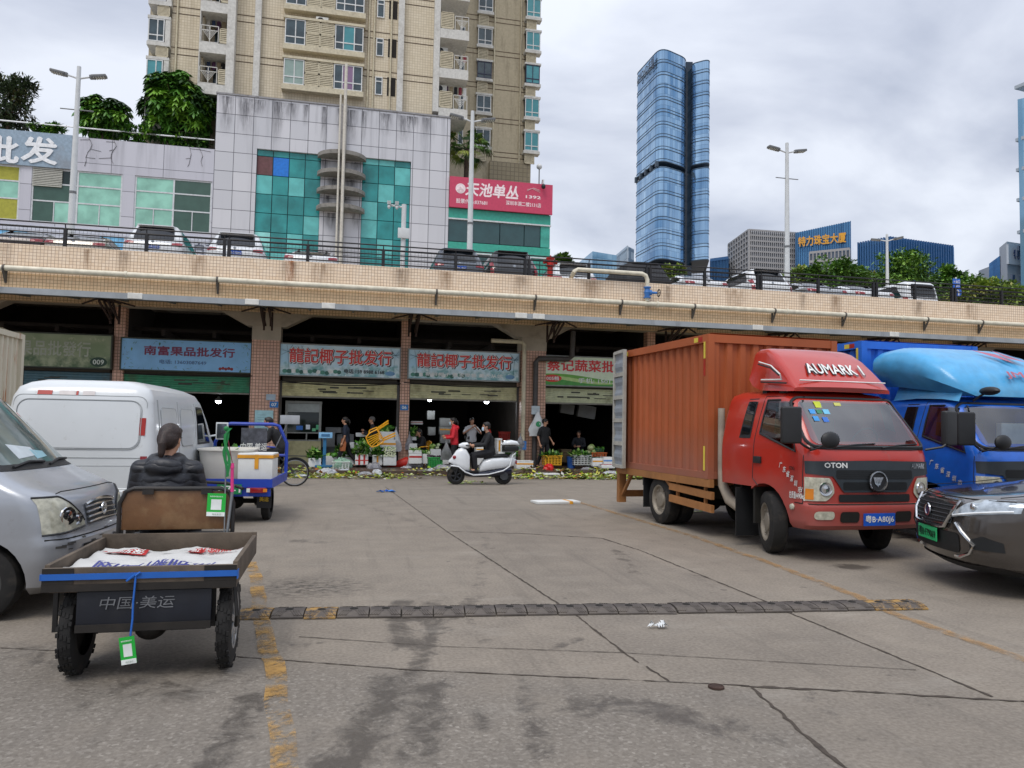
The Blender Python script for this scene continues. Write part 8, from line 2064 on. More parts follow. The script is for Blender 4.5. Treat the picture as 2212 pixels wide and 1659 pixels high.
def head(t,b,hc,yaw,pitch,hair='short',mask=False,hm=None,female=False):
 Q=Matrix.Rotation(yaw,3,'Z')@Matrix.Rotation(pitch,3,'Y');hc=Vector(hc)
 W=lambda x,y,z:hc+Q@Vector((x,y,z))
 b.ell(W(-.008,0,.025),(.098,.077,.095),16,11,rot=Q);b.ell(W(.022,0,-.045),(.066,.058,.07),14,9,rot=Q);b.ell(W(.052,0,-.088),(.030,.030,.024),10,7,rot=Q)
 cap(b,W(.088,0,.008),W(.106,0,-.026),.010,.015,8);b.ell(W(.080,0,.036),(.016,.05,.012),10,6,rot=Q)
 for s in(-1,1):b.ell(W(-.008,s*.078,-.008),(.018,.010,.031),10,7,rot=Q);b.ell(W(.062,s*.035,-.03),(.026,.022,.022),8,6,rot=Q)
 def small(nm,m,parts):
  q=MB();[q.ell(W(*p),r_,10,7,rot=Q)for p,r_ in parts];q.build(nm,m,t)
 for s in(-1,1):small('eye',eyem,[((.080,s*.032,.010),(.008,.014,.007))])
 small('eyebrow',hm or hairm,[((.086,.033,.033),(.006,.02,.005))]);small('eyebrow',hm or hairm,[((.086,-.033,.033),(.006,.02,.005))])
 if not mask:small('mouth',lipm,[((.083,0,-.062),(.010,.022,.007))])
 q=MB();q.ell(W(-.020,0,.040),(.103,.088,.098),16,11,rot=Q)
 if hair!='short' or female:q.ell(W(-.045,0,.0),(.082,.088,.092),14,9,rot=Q)
 else:q.ell(W(-.055,0,.005),(.066,.076,.075),14,9,rot=Q)
 q.ell(W(.045,0,.085),(.045,.07,.035),12,7,rot=Q)
 if hair=='tail':q.ell(W(-.13,0,.015),(.04,.04,.04),10,7,rot=Q);limb(q,[W(-.14,0,.02),W(-.165,.0,-.06),W(-.15,0,-.15)],[.032,.034,.012])
 if hair=='low':limb(q,[W(-.10,0,.03),W(-.122,0,-.05),W(-.115,.0,-.13),W(-.108,0,-.175)],[.035,.036,.028,.012])
 if hair=='long':q.ell(W(-.06,0,-.09),(.05,.085,.09),12,8,rot=Q)
 blend(q,.010,'hair',hm or hairm,t,2)
 if mask:
  rows=[]
  for i in range(9):
   a=-1.15+2.3*i/8;rows.append([W(.030+.086*math.cos(a*.9)*(1 if k not in(0,4)else .93),.072*math.sin(a),z)for k,z in enumerate((-.010,-.03,-.055,-.08,-.102))])
  MB().grid(rows).build('mask',maskm,t,smooth=80)
  z=MB();[z.tube([W(.036,s*.070,zz),W(-.006,s*.084,-.005)],.0022,4)for s in(-1,1)for zz in(-.02,-.09)];z.build('mask_strap',maskm,t)
JN=dict(hip=(0,0,.93),chest=(0,0,1.28),neck=(.0,0,1.46),head=(.02,0,1.60))
def person(loc,rz,label,J,armL,armR,legL,legR,top,bottom,shoe,hair='short',mask=False,yaw=0.0,pitch=0.0,sleeve=2,fat=0.0,female=False,hm=None,curl=.6,group=None,scale=1.0,jacket=.012,sh_w=.175,hood=False,quilt=False,palmL=(0,-1,0),palmR=(0,1,0)):
 t=empty('person',loc,rz,label,'person',group);t.scale=(scale,)*3
 hip,ch,nk,hd=[Vector(J[k])for k in('hip','chest','neck','head')]
 up=(nk-hip).normalized();wv=.92 if female else 1.0
 b=MB();
 def torso(q,g):
  for s in(-1,1):
   limb(q,[hip+Vector((0,s*.075,-.02)),hip.lerp(ch,.45)+Vector((.0,s*.062,0)),ch+Vector((0,s*.085,.02)),nk+Vector((-.01,s*.10,-.09))],[.110+fat,(.100 if not female else .088)+fat,.110+fat*.8,.062],g)
  limb(q,[hip,ch,nk-up*.04],[.115+fat,.115+fat,.06],g)
  for s,a in((1,armL),(-1,armR)):cap(q,nk+Vector((-.01,s*.09,-.07)),Vector(a[0]),.062+g,.056+g)
 torso(b,-.012);cap(b,nk-up*.06,hd-Vector((0,0,.06)),.055,.050)
 for s,a,pn in((1,armL,palmL),(-1,armR,palmR)):
  limb(b,[Vector(p)for p in a[:3]],[.046,.036,.026]);hand(b,a[2],a[1],pn,curl)
 for l in(legL,legR):
  limb(b,[Vector(p)for p in l[:3]],[.078,.052,.036]);cap(b,Vector(l[2])-Vector((0,0,.02)),Vector(l[3]),.036,.028)
 head(t,b,hd,yaw,pitch,hair,mask,hm,female)
 blend(b,.0105,'body',skin,t,2)
 q=MB();torso(q,jacket)
 for s,a in((1,armL),(-1,armR)):
  p0,p1,p2=[Vector(p)for p in a[:3]]
  if sleeve==2:limb(q,[p0,p1,p1.lerp(p2,.93)],[.054,.047,.038],jacket)
  elif sleeve==1:limb(q,[p0,p0.lerp(p1,.7)],[.054,.050],jacket)
  else:cap(q,p0,p0.lerp(p1,.15),.05,.05)
 if hood:
  for k in range(9):g=math.pi*(k/8-.5)*1.5;q.ell(nk+Vector((-.055*math.cos(g)-.03,.105*math.sin(g),-.005-.02*math.cos(g))),(.05,.05,.048),8,6)
  q.ell(nk+Vector((-.125,0,-.06)),(.065,.15,.08),12,8);q.ell(nk+Vector((-.09,0,-.13)),(.06,.10,.07),12,8)
 if quilt:
  for k in range(7):
   f=k/6;c=hip.lerp(nk,.04+.74*f);q.ell(c+Vector((-.03,0,0)),(.120+fat,.195+fat-.03*abs(f-.5),.085),18,8)
  for s,a in((1,armL),(-1,armR)):
   for(u,v_)in((0,1),(1,2)):
    limb(q,[a[u],a[v_]],[.074,.068]if u==0 else[.068,.058])
 blend(q,.0125,'jacket' if sleeve==2 else 'shirt',top,t,2 if not quilt else 1)
 q=MB();
 for s in(-1,1):cap(q,hip+Vector((0,s*.075,.0)),hip+Vector((0,s*.08,-.07)),.112+fat,.108+fat)
 for l in(legL,legR):
  p0,p1,p2=[Vector(p)for p in l[:3]];limb(q,[p0,p1,p1.lerp(p2,.94)],[.094,.066,.052],.004)
 blend(q,.0135,'trousers',bottom,t,2)
 for l in(legL,legR):
  an,to=Vector(l[2]),Vector(l[3]);d=(to-an);d.z=0;d.normalize();he=an-d*.05;he.z=to.z;q=MB();cap(q,he+Vector((0,0,.0)),to,.040,.036);cap(q,an+Vector((0,0,.0)),he.lerp(to,.3),.043,.045);o=blend(q,.010,'shoe',shoe,t,2)
 return t
def quilt_mat():
 a=NT('quilted nylon');v=a.coord();wv_=a.n('ShaderNodeTexWave',{'Vector':v,'Scale':4.6,'Distortion':5.0,'Detail':4.0,'Detail Scale':1.4},bands_direction='Z',wave_profile='SIN').outputs['Fac']
 h=a.math('ADD',a.math('POWER',wv_,.45),a.math('MULTIPLY',a.noise(v,26,6,.7),.5))
 return a.set(a.ramp(a.noise(v,9,6),[(.3,(.007,.008,.011)),(.7,(.022,.024,.032))]),.46,bump=h,bs=.32,bd=.02)
dkc=mat('black cloth','#17181b',.8,var=.25,sc=5,bump=.15,bsc=30);dk2=mat('charcoal cloth','#24262b',.8,var=.2,sc=5);dk3=mat('dark trousers','#1b1c20',.85,var=.2);shb=mat('black shoe','#131314',.5);quiltm=quilt_mat();redc=mat('red fleece','#c5202e',.75,var=.1,bump=.1);whc=mat('white tee','#d3d5d6',.8,var=.05);brn=mat('brown apron','#9c5a32',.75,var=.12);tealn=mat('dark navy tee','#182233',.8,var=.15)
def standing(spread=.1,lean=0.0,stride=0.0,hipz=.92):
 J=dict(hip=(0,0,hipz),chest=(lean*.5,0,hipz+.35),neck=(lean,0,hipz+.54),head=(lean+.025,0,hipz+.685))
 lg=lambda s,st:[(0,s*.085,hipz-.03),(.03+st*.55,s*(.085+spread*.4),hipz*.53),(st-(.12 if st<0 else 0),s*(.085+spread*.6),.09+(.05 if st<-.1 else 0)),(st+.14-(.12 if st<0 else 0),s*(.10+spread*.8),.04)]
 return J,lg(1,stride),lg(-1,-stride)
tp=Vector(TRK)
wx=P(362,960,6.6).x
J=dict(hip=(0,0,.80),chest=(.03,0,1.08),neck=(.05,0,1.27),head=(.085,-.005,1.425))
person((wx,6.58,0),R_(88),'woman in a dark quilted jacket seated on the old tricycle, back to us',J,[(.04,.205,1.19),(.10,.26,.93),(.36,.22,.96)],[(.04,-.205,1.19),(.10,-.26,.93),(.36,-.22,.96)],[(.0,.10,.76),(.40,.14,.74),(.42,.15,.34),(.56,.16,.29)],[(.0,-.10,.76),(.40,-.14,.74),(.42,-.15,.34),(.56,-.16,.29)],quiltm,dk3,shb,hair='low',yaw=R_(-14),pitch=.18,fat=.0,female=True,jacket=.022,hood=True,quilt=True,hm=mat('dark brown hair','#2a1b15',.42,var=.5,sc=40,bump=.6,bsc=110))
person((bc.location.x,19.3,0),R_(180),'cyclist in black with a face mask riding behind the blue tricycle',dict(hip=(-.17,0,.96),chest=(.02,0,1.26),neck=(.10,0,1.42),head=(.17,0,1.55)),[(.09,.18,1.36),(.16,.25,1.12),(.32,.25,1.02)],[(.09,-.18,1.36),(.16,-.25,1.12),(.32,-.25,1.02)],[(-.17,.09,.92),(.24,.12,.72),(.06,.13,.32),(.19,.13,.25)],[(-.17,-.09,.92),(.22,-.12,.82),(.0,-.13,.46),(.13,-.13,.41)],dkc,dk3,shb,mask=True,hm=hairm)
person((sc.location.x,19.9,0),R_(180),'scooter rider in a black jacket and pale mask sitting upright',dict(hip=(-.28,0,.90),chest=(-.22,0,1.2),neck=(-.20,0,1.39),head=(-.15,0,1.535)),[(-.21,.19,1.31),(-.08,.25,1.06),(.19,.26,1.04)],[(-.21,-.19,1.31),(-.08,-.25,1.06),(.19,-.26,1.04)],[(-.26,.10,.86),(.18,.17,.78),(.14,.16,.42),(.28,.16,.36)],[(-.26,-.10,.86),(.18,-.17,.78),(.14,-.16,.42),(.28,-.16,.36)],dkc,dk3,shb,mask=True)
def gp_(cv,x,y):p=at(cv,x,y);return p
p=at(cE,890,850);J,a,b_=standing(.05,.04,.26,.88)
w1=person((p.x,p.y,.12),R_(172),'woman in a navy tee and brown apron walking left past the boxes',J,[(.03,.17,1.30),(.02,.22,1.04),(.10,.21,.82)],[(.03,-.17,1.30),(.0,-.22,1.04),(.06,-.21,.82)],a,b_,tealn,dk3,shb,hair='tail',female=True,sleeve=1,scale=.97)
rows=[[(.135*math.cos(g)*k+.02+dx,.175*math.sin(g)*k,z)for g in[-1.9+3.8*i/20 for i in range(21)]]for z,k,dx in((.97,1.0,.0),(.85,1.12,.0),(.70,1.22,.01),(.55,1.30,.03))]
MB().grid(rows).build('apron',brn,w1,smooth=80)
p=at(cE,1245,832);J,a,b_=standing(.05,.08,.24,.90)
person((p.x,p.y,.12),R_(176),'grey haired man in dark clothes carrying a yellow plastic chair',J,[(.06,.18,1.32),(.16,.22,1.08),(.34,.10,1.12)],[(.06,-.18,1.32),(.16,-.24,1.10),(.36,-.12,1.20)],a,b_,dk2,dk3,shb,hm=greyh,scale=.98)
yel=mat('yellow plastic','#e6a312',.4,var=.05)
def chair(loc,rot,label):
 t=empty('plastic_chair',loc,0,label,'chair',None);t.rotation_euler=rot
 MB().box((0,0,.42),(.44,.44,.03)).build('seat',yel,t,bevel=.012)
 for sx in(-1,1):
  for sy2 in(-1,1):MB().bar((sx*.19,sy2*.19,.41),(sx*.23,sy2*.23,0),.045,.035).build('leg',yel,t,bevel=.006)
  MB().tube([(.20,sx*.22,.42),(.20,sx*.25,.64),(.12,sx*.26,.66),(-.2,sx*.25,.68)],.02,7).build('armrest',yel,t)
 b=MB();pts=[(-.21,-.22,.42),(-.25,-.235,.66),(-.29,-.18,.82),(-.30,0,.86),(-.29,.18,.82),(-.25,.235,.66),(-.21,.22,.42)];b.tube(pts,.022,7)
 for k in range(5):y=-.14+.07*k;b.bar((-.215,y*.6,.44),(-.292,y*1.05,.84-.1*(y/.2)**2),.03,.012,up=(1,0,0))
 b.build('backrest',yel,t);return t
q=P(*cE(1320,440),24.35);from mathutils import Euler
zc2_=Vector((-.85,.12,-.50)).normalized();xc2_=Vector((.2,.95,.25));xc2_=(xc2_-zc2_*xc2_.dot(zc2_)).normalized();yc2_=zc2_.cross(xc2_);ce_=tuple(Matrix((xc2_,yc2_,zc2_)).transposed().to_euler());cc_=Euler(ce_).to_matrix()@Vector((0,0,.45));chair(Vector((q.x,q.y,q.z))-cc_,ce_,'yellow plastic armchair carried tilted through the air by the grey haired man')
q=P(*cE(1850,640),26.6);chair((q.x,q.y,.12),(0,0,R_(200)),'yellow plastic chair the seated woman in black sits on')
person((q.x,q.y,.12),R_(205),'woman in black with long hair sitting in the second shop, hand to her chin',dict(hip=(-.05,0,.54),chest=(-.0,0,.84),neck=(.06,0,1.02),head=(.12,0,1.15)),[(.04,.17,.95),(.12,.20,.70),(.30,.08,.72)],[(.04,-.17,.95),(.24,-.16,.78),(.20,-.05,1.02)],[(-.02,.10,.50),(.40,.13,.50),(.40,.14,.09),(.54,.15,.04)],[(-.02,-.10,.50),(.40,-.13,.50),(.42,-.14,.09),(.56,-.15,.04)],dkc,dk3,shb,hair='long',female=True,pitch=.15)
p=P(*cF(320,690),24.7);J,a,b_=standing(.06,.04,.1,.87)
person((p.x,24.7,.12),R_(176),'woman in a red hooded fleece and mask carrying a grey plastic bag',J,[(.03,.18,1.29),(.08,.24,1.04),(.26,.16,1.02)],[(.03,-.18,1.29),(.10,-.23,1.06),(.30,-.14,1.06)],a,b_,redc,dk3,shb,hair='tail',mask=True,female=True,hood=True,sleeve=2,jacket=.016)
q=P(*cF(240,470),24.4);hang_bag(cF(238,470)[0],cF(238,470)[1],24.45,.36,.56,mat('dull grey bag','#6f7274',.4,var=.2),'grey plastic bag held by the woman in red',None,9)
p=P(*cF(510,600),27.6);J,a,b_=standing(.1,.0,.04,.90)
person((p.x,27.6,.12),R_(-80),'man in a white tee inside the second shop raising both hands to his face',J,[(0,.20,1.32),(.10,.34,1.14),(.20,.09,1.38)],[(0,-.20,1.32),(.10,-.34,1.14),(.20,-.07,1.34)],a,b_,whc,dk3,shb,sleeve=1)
p=at(cF,1315,748);J,a,b_=standing(.16,.0,.05,.91)
person((p.x,p.y,.12),R_(-62),'man in black standing by the pillar at the corner of the third shop',J,[(0,.20,1.33),(-.06,.29,1.08),(.10,.30,.90)],[(0,-.20,1.33),(-.04,-.27,1.07),(.06,-.26,.82)],a,b_,dkc,dk3,shb,sleeve=1,yaw=R_(38),pitch=.25)
p=P(*cF(1700,560),27.6)
person((p.x,27.6,.12),R_(-120),'dim figure in dark clothes sitting back in the third shop',dict(hip=(-.05,0,.58),chest=(-.02,0,.88),neck=(.0,0,1.06),head=(.05,0,1.2)),[(0,.18,.98),(.06,.24,.74),(.28,.12,.72)],[(0,-.18,.98),(.06,-.24,.74),(.28,-.12,.72)],[(-.02,.10,.54),(.40,.13,.52),(.42,.14,.09),(.56,.15,.04)],[(-.02,-.10,.54),(.40,-.13,.52),(.42,-.14,.09),(.56,-.15,.04)],dk2,dk3,shb,pitch=.3)
t=empty('stool',(p.x-.02,27.62,.12),0,'low dark stool under the dim seated figure','stool');MB().bx(-.2,.2,-.2,.2,.40,.44).build('seat',dk3,t,bevel=.01)
for sx in(-1,1):
 for sy2 in(-1,1):MB().bar((sx*.17,sy2*.17,.4),(sx*.19,sy2*.19,0),.03).build('leg',dk3,t,smooth=0)
 # on the deck: railing, cars, lamps
iron=mat('black railing paint','#17161a',.5,var=.2,dirt=.2)
RYY=25.11;z_lo,z_hi=6.74,(P(0,475,RYY).z+P(2212,625,RYY).z)/2
def fence(x0,x1,label):
 t=empty('railing',((x0+x1)/2,RYY,z_lo),0,label,'railing','black railing lengths along the deck edge');L=(x1-x0)/2;H=z_hi-z_lo
 for k,(f,r)in enumerate(((.14,.022),(.36,.022),(.58,.022),(.80,.032))):MB().tube([(-L,0,H*f),(L,0,H*f)],r,6).build('rail',iron,t)
 MB().tube([(-L,-.05,H),(L,-.05,H)],.024,6).build('top_rail',iron,t)
 n=max(1,int(round((x1-x0)/2.3)))
 for i in range(n+1):x=-L+.06+(2*L-.12)*i/n;MB().bx(x-.045,x+.045,-.05,.05,.001,H*.80).tube([(x,0,H*.8),(x,-.05,H)],.018,5).build('post',iron,t,smooth=30)
 b=MB()
 for k in range(int(2*L/.11)):x=-L+.11*k;b.bar((x,.03,H*.02),(x,.03,H*.8),.006)
 for k in range(5):b.bar((-L,.03,H*(.1+.14*k)),(L,.03,H*(.1+.14*k)),.006)
 b.build('wire_mesh',iron,t,smooth=0)
rx=[-20]+[P(px,560+px*.05,RYY).x for px in(488,1138,1400,1640,1890,2060)]+[30]
for i,nm in enumerate(('railing length at the far left by the white MPV','railing length across the teal glass bays','railing length with the red hydrant behind it','railing length in front of the tall glass tower','railing length below the stone office block','railing length below the big round tree','railing length by the blue exit sign','railing length at the far right')[:len(rx)-1]):
 fence(rx[i]+.01,rx[i+1]-.01,nm)
def car(px,pyr,Y,kind,col,label,w=.90,plate=None,yaw=90,roof=None,tails='wide',cover=None):
 """px: centre of the tail, pyr: roof height in the picture; the roof height in metres follows"""
 q=P(px,pyr,Y);hgt={'suv':1.68,'mpv':1.75,'sedan':1.45,'van':1.9,'cover':1.62}[kind]
 Yn=Y
 t=empty('parked_car',(q.x,Yn,DECK_Z),R_(yaw),label,'car','cars parked on the deck');
 if kind=='sedan':lv=[(.25,4.5,.05,.80),(.4,4.6,-.03,.88),(.62,4.62,.0,.90),(.85,4.5,.04,.895),(.98,4.2,.14,.87),(1.03,3.6,.45,.82),(1.06,3.3,.62,.79),(1.25,2.9,1.05,.70),(1.39,2.5,1.5,.60),(1.44,2.2,1.9,.45)]
 elif kind=='van':lv=[(.25,3.9,.05,.78),(.5,4.0,-.02,.84),(1.0,3.9,.02,.845),(1.1,3.6,.04,.83),(1.5,3.3,.10,.78),(1.75,3.0,.16,.72),(1.85,2.6,.28,.62),(1.9,2.2,.5,.45)]
 else:lv=[(.25,4.5,.08,.80),(.42,4.6,-.03,.90),(.68,4.62,.0,.925),(.95,4.5,.05,.92),(1.03,4.1,.10,.89),(1.10,3.6,.16,.86),(1.35,3.1,.34,.78),(1.55,2.8,.48,.70),(1.63,2.5,.42,.62),(1.68,2.1,.75,.45)]
 s_=hgt/lv[-1][0];lv=[(z*s_,a,b,c*w/.90)for z,a,b,c in lv];B=Body(lv,r=.3,bow=.15,rbow=.08,rr=.18,dz=.08);m=col
 B.shell(16).build('body',m,t,smooth=45)
 if kind=='cover':return t
 zb,zt2={'sedan':(1.06,1.39),'van':(1.15,1.72)}.get(kind,(1.12,1.56));zb*=s_;zt2*=s_;hw=.62*w/.9
 us,lo,hi=rr_(-hw,hw,zb,zt2,.07);MB().grid([[B.pt('r',u*(1-.10*(z-zb)/(zt2-zb)),z,.012)for z in[l+(h-l)*k/5 for k in range(6)]]for u,l,h in zip(us,lo,hi)]).build('rear_window',dglass,t)
 for wh in('l','r_'):
  x0=B.at(zb)[1]+.35;us=[x0+(3.2-x0)*i/14 for i in range(15)]
  B.patch(wh,us,zb,lambda x:max(zb+.02,min(zt2,zb+(x-x0)*1.3,zb+(3.35-x)*.9)),.008,4).build('side_window',dglass,t)
 zl={'sedan':.86,'van':.95}.get(kind,.98)*s_
 for s in(-1,1):
  wd_=.34 if tails=='wide' else .14;us=[s*w*(.97-wd_*i/6)for i in range(7)]
  if tails=='tall':B.patch('r',[s*w*(.96-.13*i/3)for i in range(4)],zl-.25,zl+.18,.012,3).build('tail_light',redl,t)
  else:B.patch('r',us,lambda u:zl-.05-.05*(abs(u)/w-.6),lambda u:zl+.03+.12*max(0,abs(u)/w-.6),.012,3).build('tail_light',redl,t)
  wheel(t,(.85,s*(w-.12),.31),.31,.2,alloy,'alloy',-s,n=16);wheel(t,(3.6,s*(w-.12),.31),.31,.2,alloy,'alloy',-s,n=16)
 if kind!='sedan':b=MB();b.box((B.at(1.60*s_)[1]+.03,0,1.60*s_),(.22,1.1,.035));b.build('spoiler',blackp if tails=='tall' else m,t,bevel=.01)
 c=Vector(B.pt('r',0,zl+.05,.015));MB().lathe(c,c-Vector((1,0,0)),[(0,.05),(.01,.045),(.011,.001)],14).build('badge',chrome,t)
 if plate:number_plate(t,Vector(B.pt('r',0,zl-.12,.02)),(0,-1,0),(0,0,1),plate,.44,.13,plate_b)
 us,lo,hi=rr_(-.7*w,.7*w,.36,.52,.04);B.patch('r',us,lo,hi,.01,2).build('bumper_insert',blackp,t)
 return t
cp=lambda n,c,me=.0,r=.25:mat(n,c,r,var=.05,metal=me,coat=.8)
cwht,csil,cblk,cgry,cbei,cnav=cp('car white','#d9dcde'),cp('car silver','#a8abad',.5),cp('car black','#16171a'),cp('car grey','#4a5058',.4),cp('car champagne','#b5ada0',.4),cp('car dark red brown','#2e2224',.3)
CY=27.0
def yroof(px,pyr,h):
 r_=ray(px,pyr);k=(DECK_Z+h-CAM_H)/r_.z;return(CAMP+r_*k).y
for px,py,kd,c_,lb,kw in((20,492,'sedan',cnav,'dark saloon at the far left end of the deck, red lamps glowing',{}),(157,503,'sedan',cbei,'champagne saloon with red lamps second from the left',{}),(330,484,'mpv',cwht,'white people carrier with a blue plate and wide red lamps',dict(plate='粤B·AC2S2')),(508,496,'suv',cwht,'white SUV with a dark rear screen left of the teal glass',dict(plate='粤B·D7D95')),(672,533,'sedan',cwht,'white saloon low behind the rail below the round ledges',{}),(995,541,'suv',cgry,'grey blue hatchback by the street lamp under the pink banner',dict(plate='粤B·C·057')),(1113,546,'mpv',cblk,'black boxy SUV left of the red hydrant',dict(tails='tall')),(1247,572,'suv',cwht,'white SUV behind the valve pipe',dict(plate='F·ER992')),(1405,569,'cover',mat('black car cover','#25262a',.7,var=.2,bump=.3,bsc=4),'car hidden under a black cover',{}),(1533,593,'sedan',cwht,'white saloon right of the covered car',{}),(1672,586,'suv',cwht,'white SUV with roof rails by the tall right lamp',dict(tails='tall')),(1795,606,'sedan',csil,'silver saloon right of the tall right lamp',{}),(1898,613,'sedan',cwht,'white saloon below the small right lamp',{}),(1998,614,'van',cwht,'small white van at the right end of the parked row',dict(tails='tall'))):
 h={'suv':1.68,'mpv':1.75,'sedan':1.45,'van':1.9,'cover':1.62}[kd];Y=max(25.9,min(34,yroof(px,py,h)-(.9 if kd!='sedan' else 1.7)))
 car(px,py,Y,kd,c_,lb,**kw)
b=P(1113,570,26.3)
lampw=mat('lamp post white','#cfd2d2',.45,var=.05,dirt=.15);lampg=mat('lamp head grey','#6d6f70',.45)
def lamp(px,pyt,Y,label,arms=((-1,.38),(1,.38)),cross=False,rz=0.0,foot=None):
 q=P(px,pyt,Y);z0=DECK_Z;H=q.z-z0;t=empty('street_lamp',(q.x,Y,z0),rz,label,'street lamp','white street lamps on the deck')
 MB().tube([(0,0,0),(0,0,H*.5),(0,0,H)],[.13,.105,.07],12).build('post',lampw,t)
 for s,tilt in arms:
  MB().tube([(0,0,H-.45),(s*.28,0,H-.37),(s*.38,0,H-.35)],.035,7).build('arm',lampw,t)
  b=MB();R2=Matrix.Rotation(s*-.16,3,'Y');b.box((s*.68,0,H-.29),(.50,.26,.10),rot=R2);b.box((s*.46,0,H-.335),(.2,.17,.14),rot=R2);h_=b.build('lamp_head',lampg,t,bevel=.03);b=MB()
  for k in range(5):b.box((s*(.52+.08*k),0,H-.345+.013*(k-2)),(.04,.22,.03),rot=R2)
  b.build('led_strip',mat('led dull','#b9bab0',.4),h_,smooth=0)
 if cross:MB().tube([(-.55,0,H-1.6),(.55,0,H-1.6)],.02,6).build('cross_bar',lampg,t)
 MB().tube([(0,0,H*.42),(0,0,H*.42+.08)],.125,10).build('collar',lampg,t)
 return t
lamp(171,144,29.5,'tall white double armed lamp at the left in front of the low wing',cross=True);lamp(1021,240,29.5,'tall white double armed lamp in front of the pink banner');lamp(1700,309,29.5,'tall white double armed lamp right of the glass tower',cross=True);lamp(1916,506,41,'smaller white lamp before the big round tree',arms=((1,.4),(-1,.4)),rz=-.6)
q=P(873,442,29.0);t=empty('camera_post',(q.x,29.0,DECK_Z),0,'white post carrying two cameras and a small box in front of the right teal bay','camera post');H=q.z-DECK_Z
MB().tube([(0,0,0),(0,0,H)],.09,10).build('post',lampw,t);MB().tube([(0,0,H-.12),(-.62,0,H-.05)],.04,8).build('arm',lampw,t);MB().bx(-.22,.22,-.16,-.1,H-1.35,H-.95).build('control_box',lampw,t,bevel=.02)
for x in(-.58,-.28):MB().box((x,-.06,H+.02),(.13,.26,.13),rot=Matrix.Rotation(.3,3,'X')).tube([(x,0,H-.1),(x,-.02,H+.0)],.03,6).ell((x,-.1,H-.16),(.06,.06,.08),10,6).build('camera',lampw,t,smooth=40)
q=P(1174,400,POD_Y-.5);t=empty('dome_camera',q,0,'dark dome camera on a bent bracket over the pink banner','camera');MB().ell((0,0,-.1),(.17,.17,.2),14,9).build('dome',iron,t);MB().tube([(0,0,.1),(0,0,.4),(0,.3,.5),(0,.5,.2)],.05,8).build('bracket',lampw,t)
q=P(1165,360,POD_Y+5);t=empty('globe_lamp',(q.x,POD_Y+5,bz1-.4),0,'white globe lamp on the roof edge beside the beige tower','lamp');MB().ell((0,0,q.z-bz1+.4),(.24,.24,.24),14,9).build('globe',lampw,t);MB().tube([(0,0,0),(0,0,q.z-bz1+.2)],.05,8).build('post',lampg,t)
q=P(1189,552,25.8);t=empty('fire_hydrant',(q.x,25.8,DECK_Z),0,'red fire hydrant standing behind the railing','hydrant');H=q.z-DECK_Z;hr=mat('hydrant red','#b8281c',.4,dirt=.2)
MB().lathe((0,0,0),(0,0,H),[(0,.16),(.05,.16),(.06,.10),(H-.42,.10),(H-.40,.15),(H-.34,.15),(H-.32,.12),(H-.15,.12),(H-.13,.16),(H-.10,.16),(H-.04,.08),(H-.03,.03),(H,.03)],16).build('barrel',hr,t)
for s in(-1,1):MB().lathe((s*.1,0,H-.24),(s*.26,0,H-.24),[(0,.06),(.1,.06),(.101,.075),(.15,.075),(.16,.02)],12).build('outlet',hr,t)
sgb=mat('sign blue','#1f5fc0',.4)
q=P(2066,612,31);t=empty('exit_sign',(q.x,31,DECK_Z),0,'blue rectangular exit sign with a white arrow at the right end of the deck','road sign');z=q.z-DECK_Z
MB().tube([(0,.03,0),(0,.03,z+.3)],.04,8).build('post',lampw,t);MB().bx(-.20,.20,-.02,.02,z-.22,z+.22).build('panel',sgb,t,smooth=0);letters('←出口',(0,-.021,z+.08),(1,0,0),(0,0,1),.36,.15,whitel,t);letters('EXIT',(.06,-.021,z-.12),(1,0,0),(0,0,1),.24,.12,whitel,t)
q=P(2063,630,30.9);MBr=MB().lathe((0,-.04,q.z-DECK_Z),(0,-.06,q.z-DECK_Z),[(0,.24),(.015,.24),(.02,.22)],28);MBr.build('arrow_disc',sgb,t);z=q.z-DECK_Z
MB().tube([(.06,-.065,z-.16),(.06,-.065,z+.02),(.03,-.065,z+.08),(-.06,-.065,z+.08)],.025,6).add([(-.05,-.066,z+.16),(-.05,-.066,z),(-.15,-.066,z+.08)],[(0,1,2)]).build('arrow',whitel,t,smooth=0)
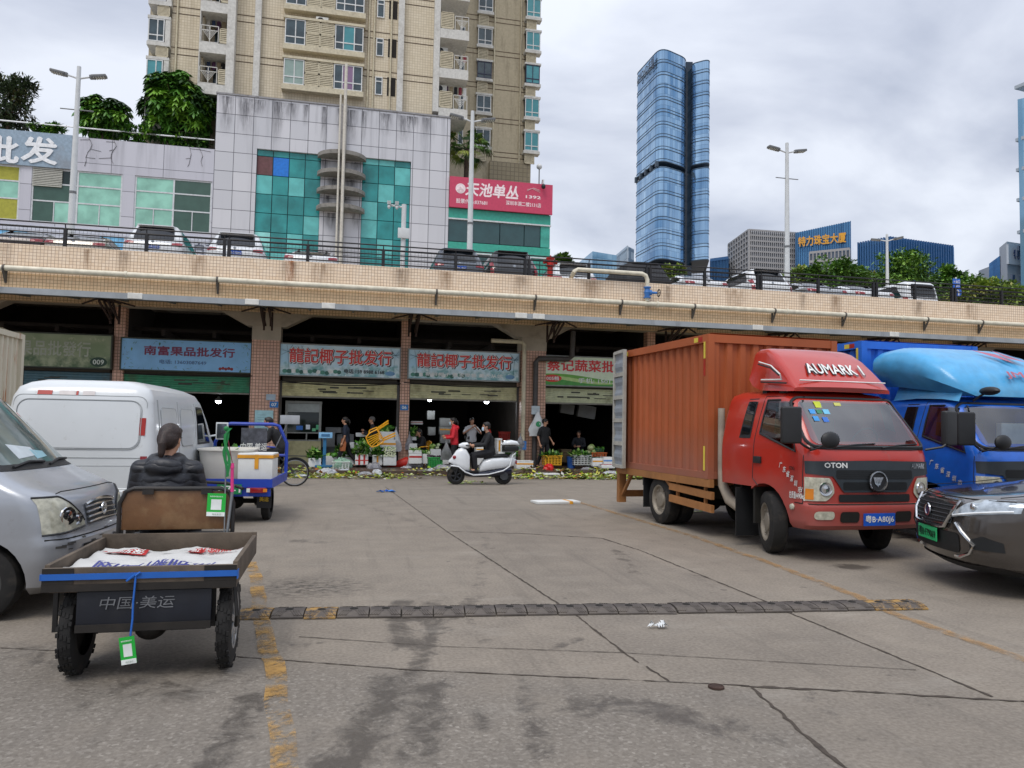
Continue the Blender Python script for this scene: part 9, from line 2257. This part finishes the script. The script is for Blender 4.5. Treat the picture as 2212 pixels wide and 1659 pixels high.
# small wear on the parapet and facade
def streak(px,pyt,pyb,w,col,Y,par,base,k=.8):
 a=NT('drip '+col);v=a.coord(scale=(1,1,.12));g=a.n('ShaderNodeSeparateXYZ',{0:a.n('ShaderNodeTexCoord').outputs['Generated']})
 f=a.math('MULTIPLY',a.step(a.noise(v,7,7,.7),.35,.62),a.math('MULTIPLY',g.outputs[2],k))
 sd=a.n('ShaderNodeMapRange',{0:a.math('ABSOLUTE',a.math('SUBTRACT',g.outputs[0],.5)),1:.5,2:.1,3:0.0,4:1.0}).outputs[0]
 a.set(lin(col),.8,Alpha=a.math('MULTIPLY',f,sd))
 p,q=P(px,pyt,Y)-base,P(px,pyb,Y)-base
 MB().add([(p.x-w,p.y,q.z),(p.x+w,p.y,q.z),(p.x+w,p.y,p.z),(p.x-w,p.y,p.z)],[(0,1,2,3)]).build('drip_stain',a.m,par,smooth=0)
DO=Vector(deck.location);r=random.Random(3)
streak(627,563,640,.16,'#b0641f',24.993,deck,DO,1.2)
for k in range(16):
 px=40+k*138+r.uniform(-50,50);y0=527+px*.0625
 streak(px,y0,y0+r.uniform(45,80),r.uniform(.15,.5),('#6f5a48','#8a6a4a')[k%2],24.992-.0005*k,deck,DO,.55)
for k in range(14):
 px=490+k*34+r.uniform(-10,10);y0=205+(px-465)*.109
 streak(px,y0,y0+r.uniform(30,95),r.uniform(.25,.7),'#4f4f55',POD_Y-.006-.0006*k,pod,PL,.8)
for px,y0 in((700,345),(770,350),(720,385),(760,388),(705,422),(745,425),(770,460),(715,460)):
 streak(px,y0,y0+40,.5,'#45454a',POD_Y-.004-.0003*(px%7),pod,PL,.9)
r=random.Random(8);cl=['#8a3a44','#d6d6d2','#3a4a6a','#5a3a5a','#a89a80','#2a2c30']
for i,(px,py,lb)in enumerate(((462,60,'washing hung in the upper left balcony'),(462,152,'pots and washing in the lowest left balcony'),(985,135,'washing in the middle corner balcony'),(985,205,'dark washing in the lowest corner balcony'))):
 q=P(px,py,TY+.5);t=empty('washing',q,0,lb,'washing','washing on the balconies');MB().tube([(-.9,0,.62),(.9,0,.62)],.015,5).build('line',whi,t)
 for k in range(5):
  x=-.75+.36*k;h=r.uniform(.5,.95);rows=[[(x+.13*(j-1),.05*math.sin(j*2+k),.62-h*s/4)for j in range(3)]for s in range(5)]
  MB().grid(rows).build('garment',mat('garment '+cl[(k+i)%6],cl[(k+i)%6],.85),t)
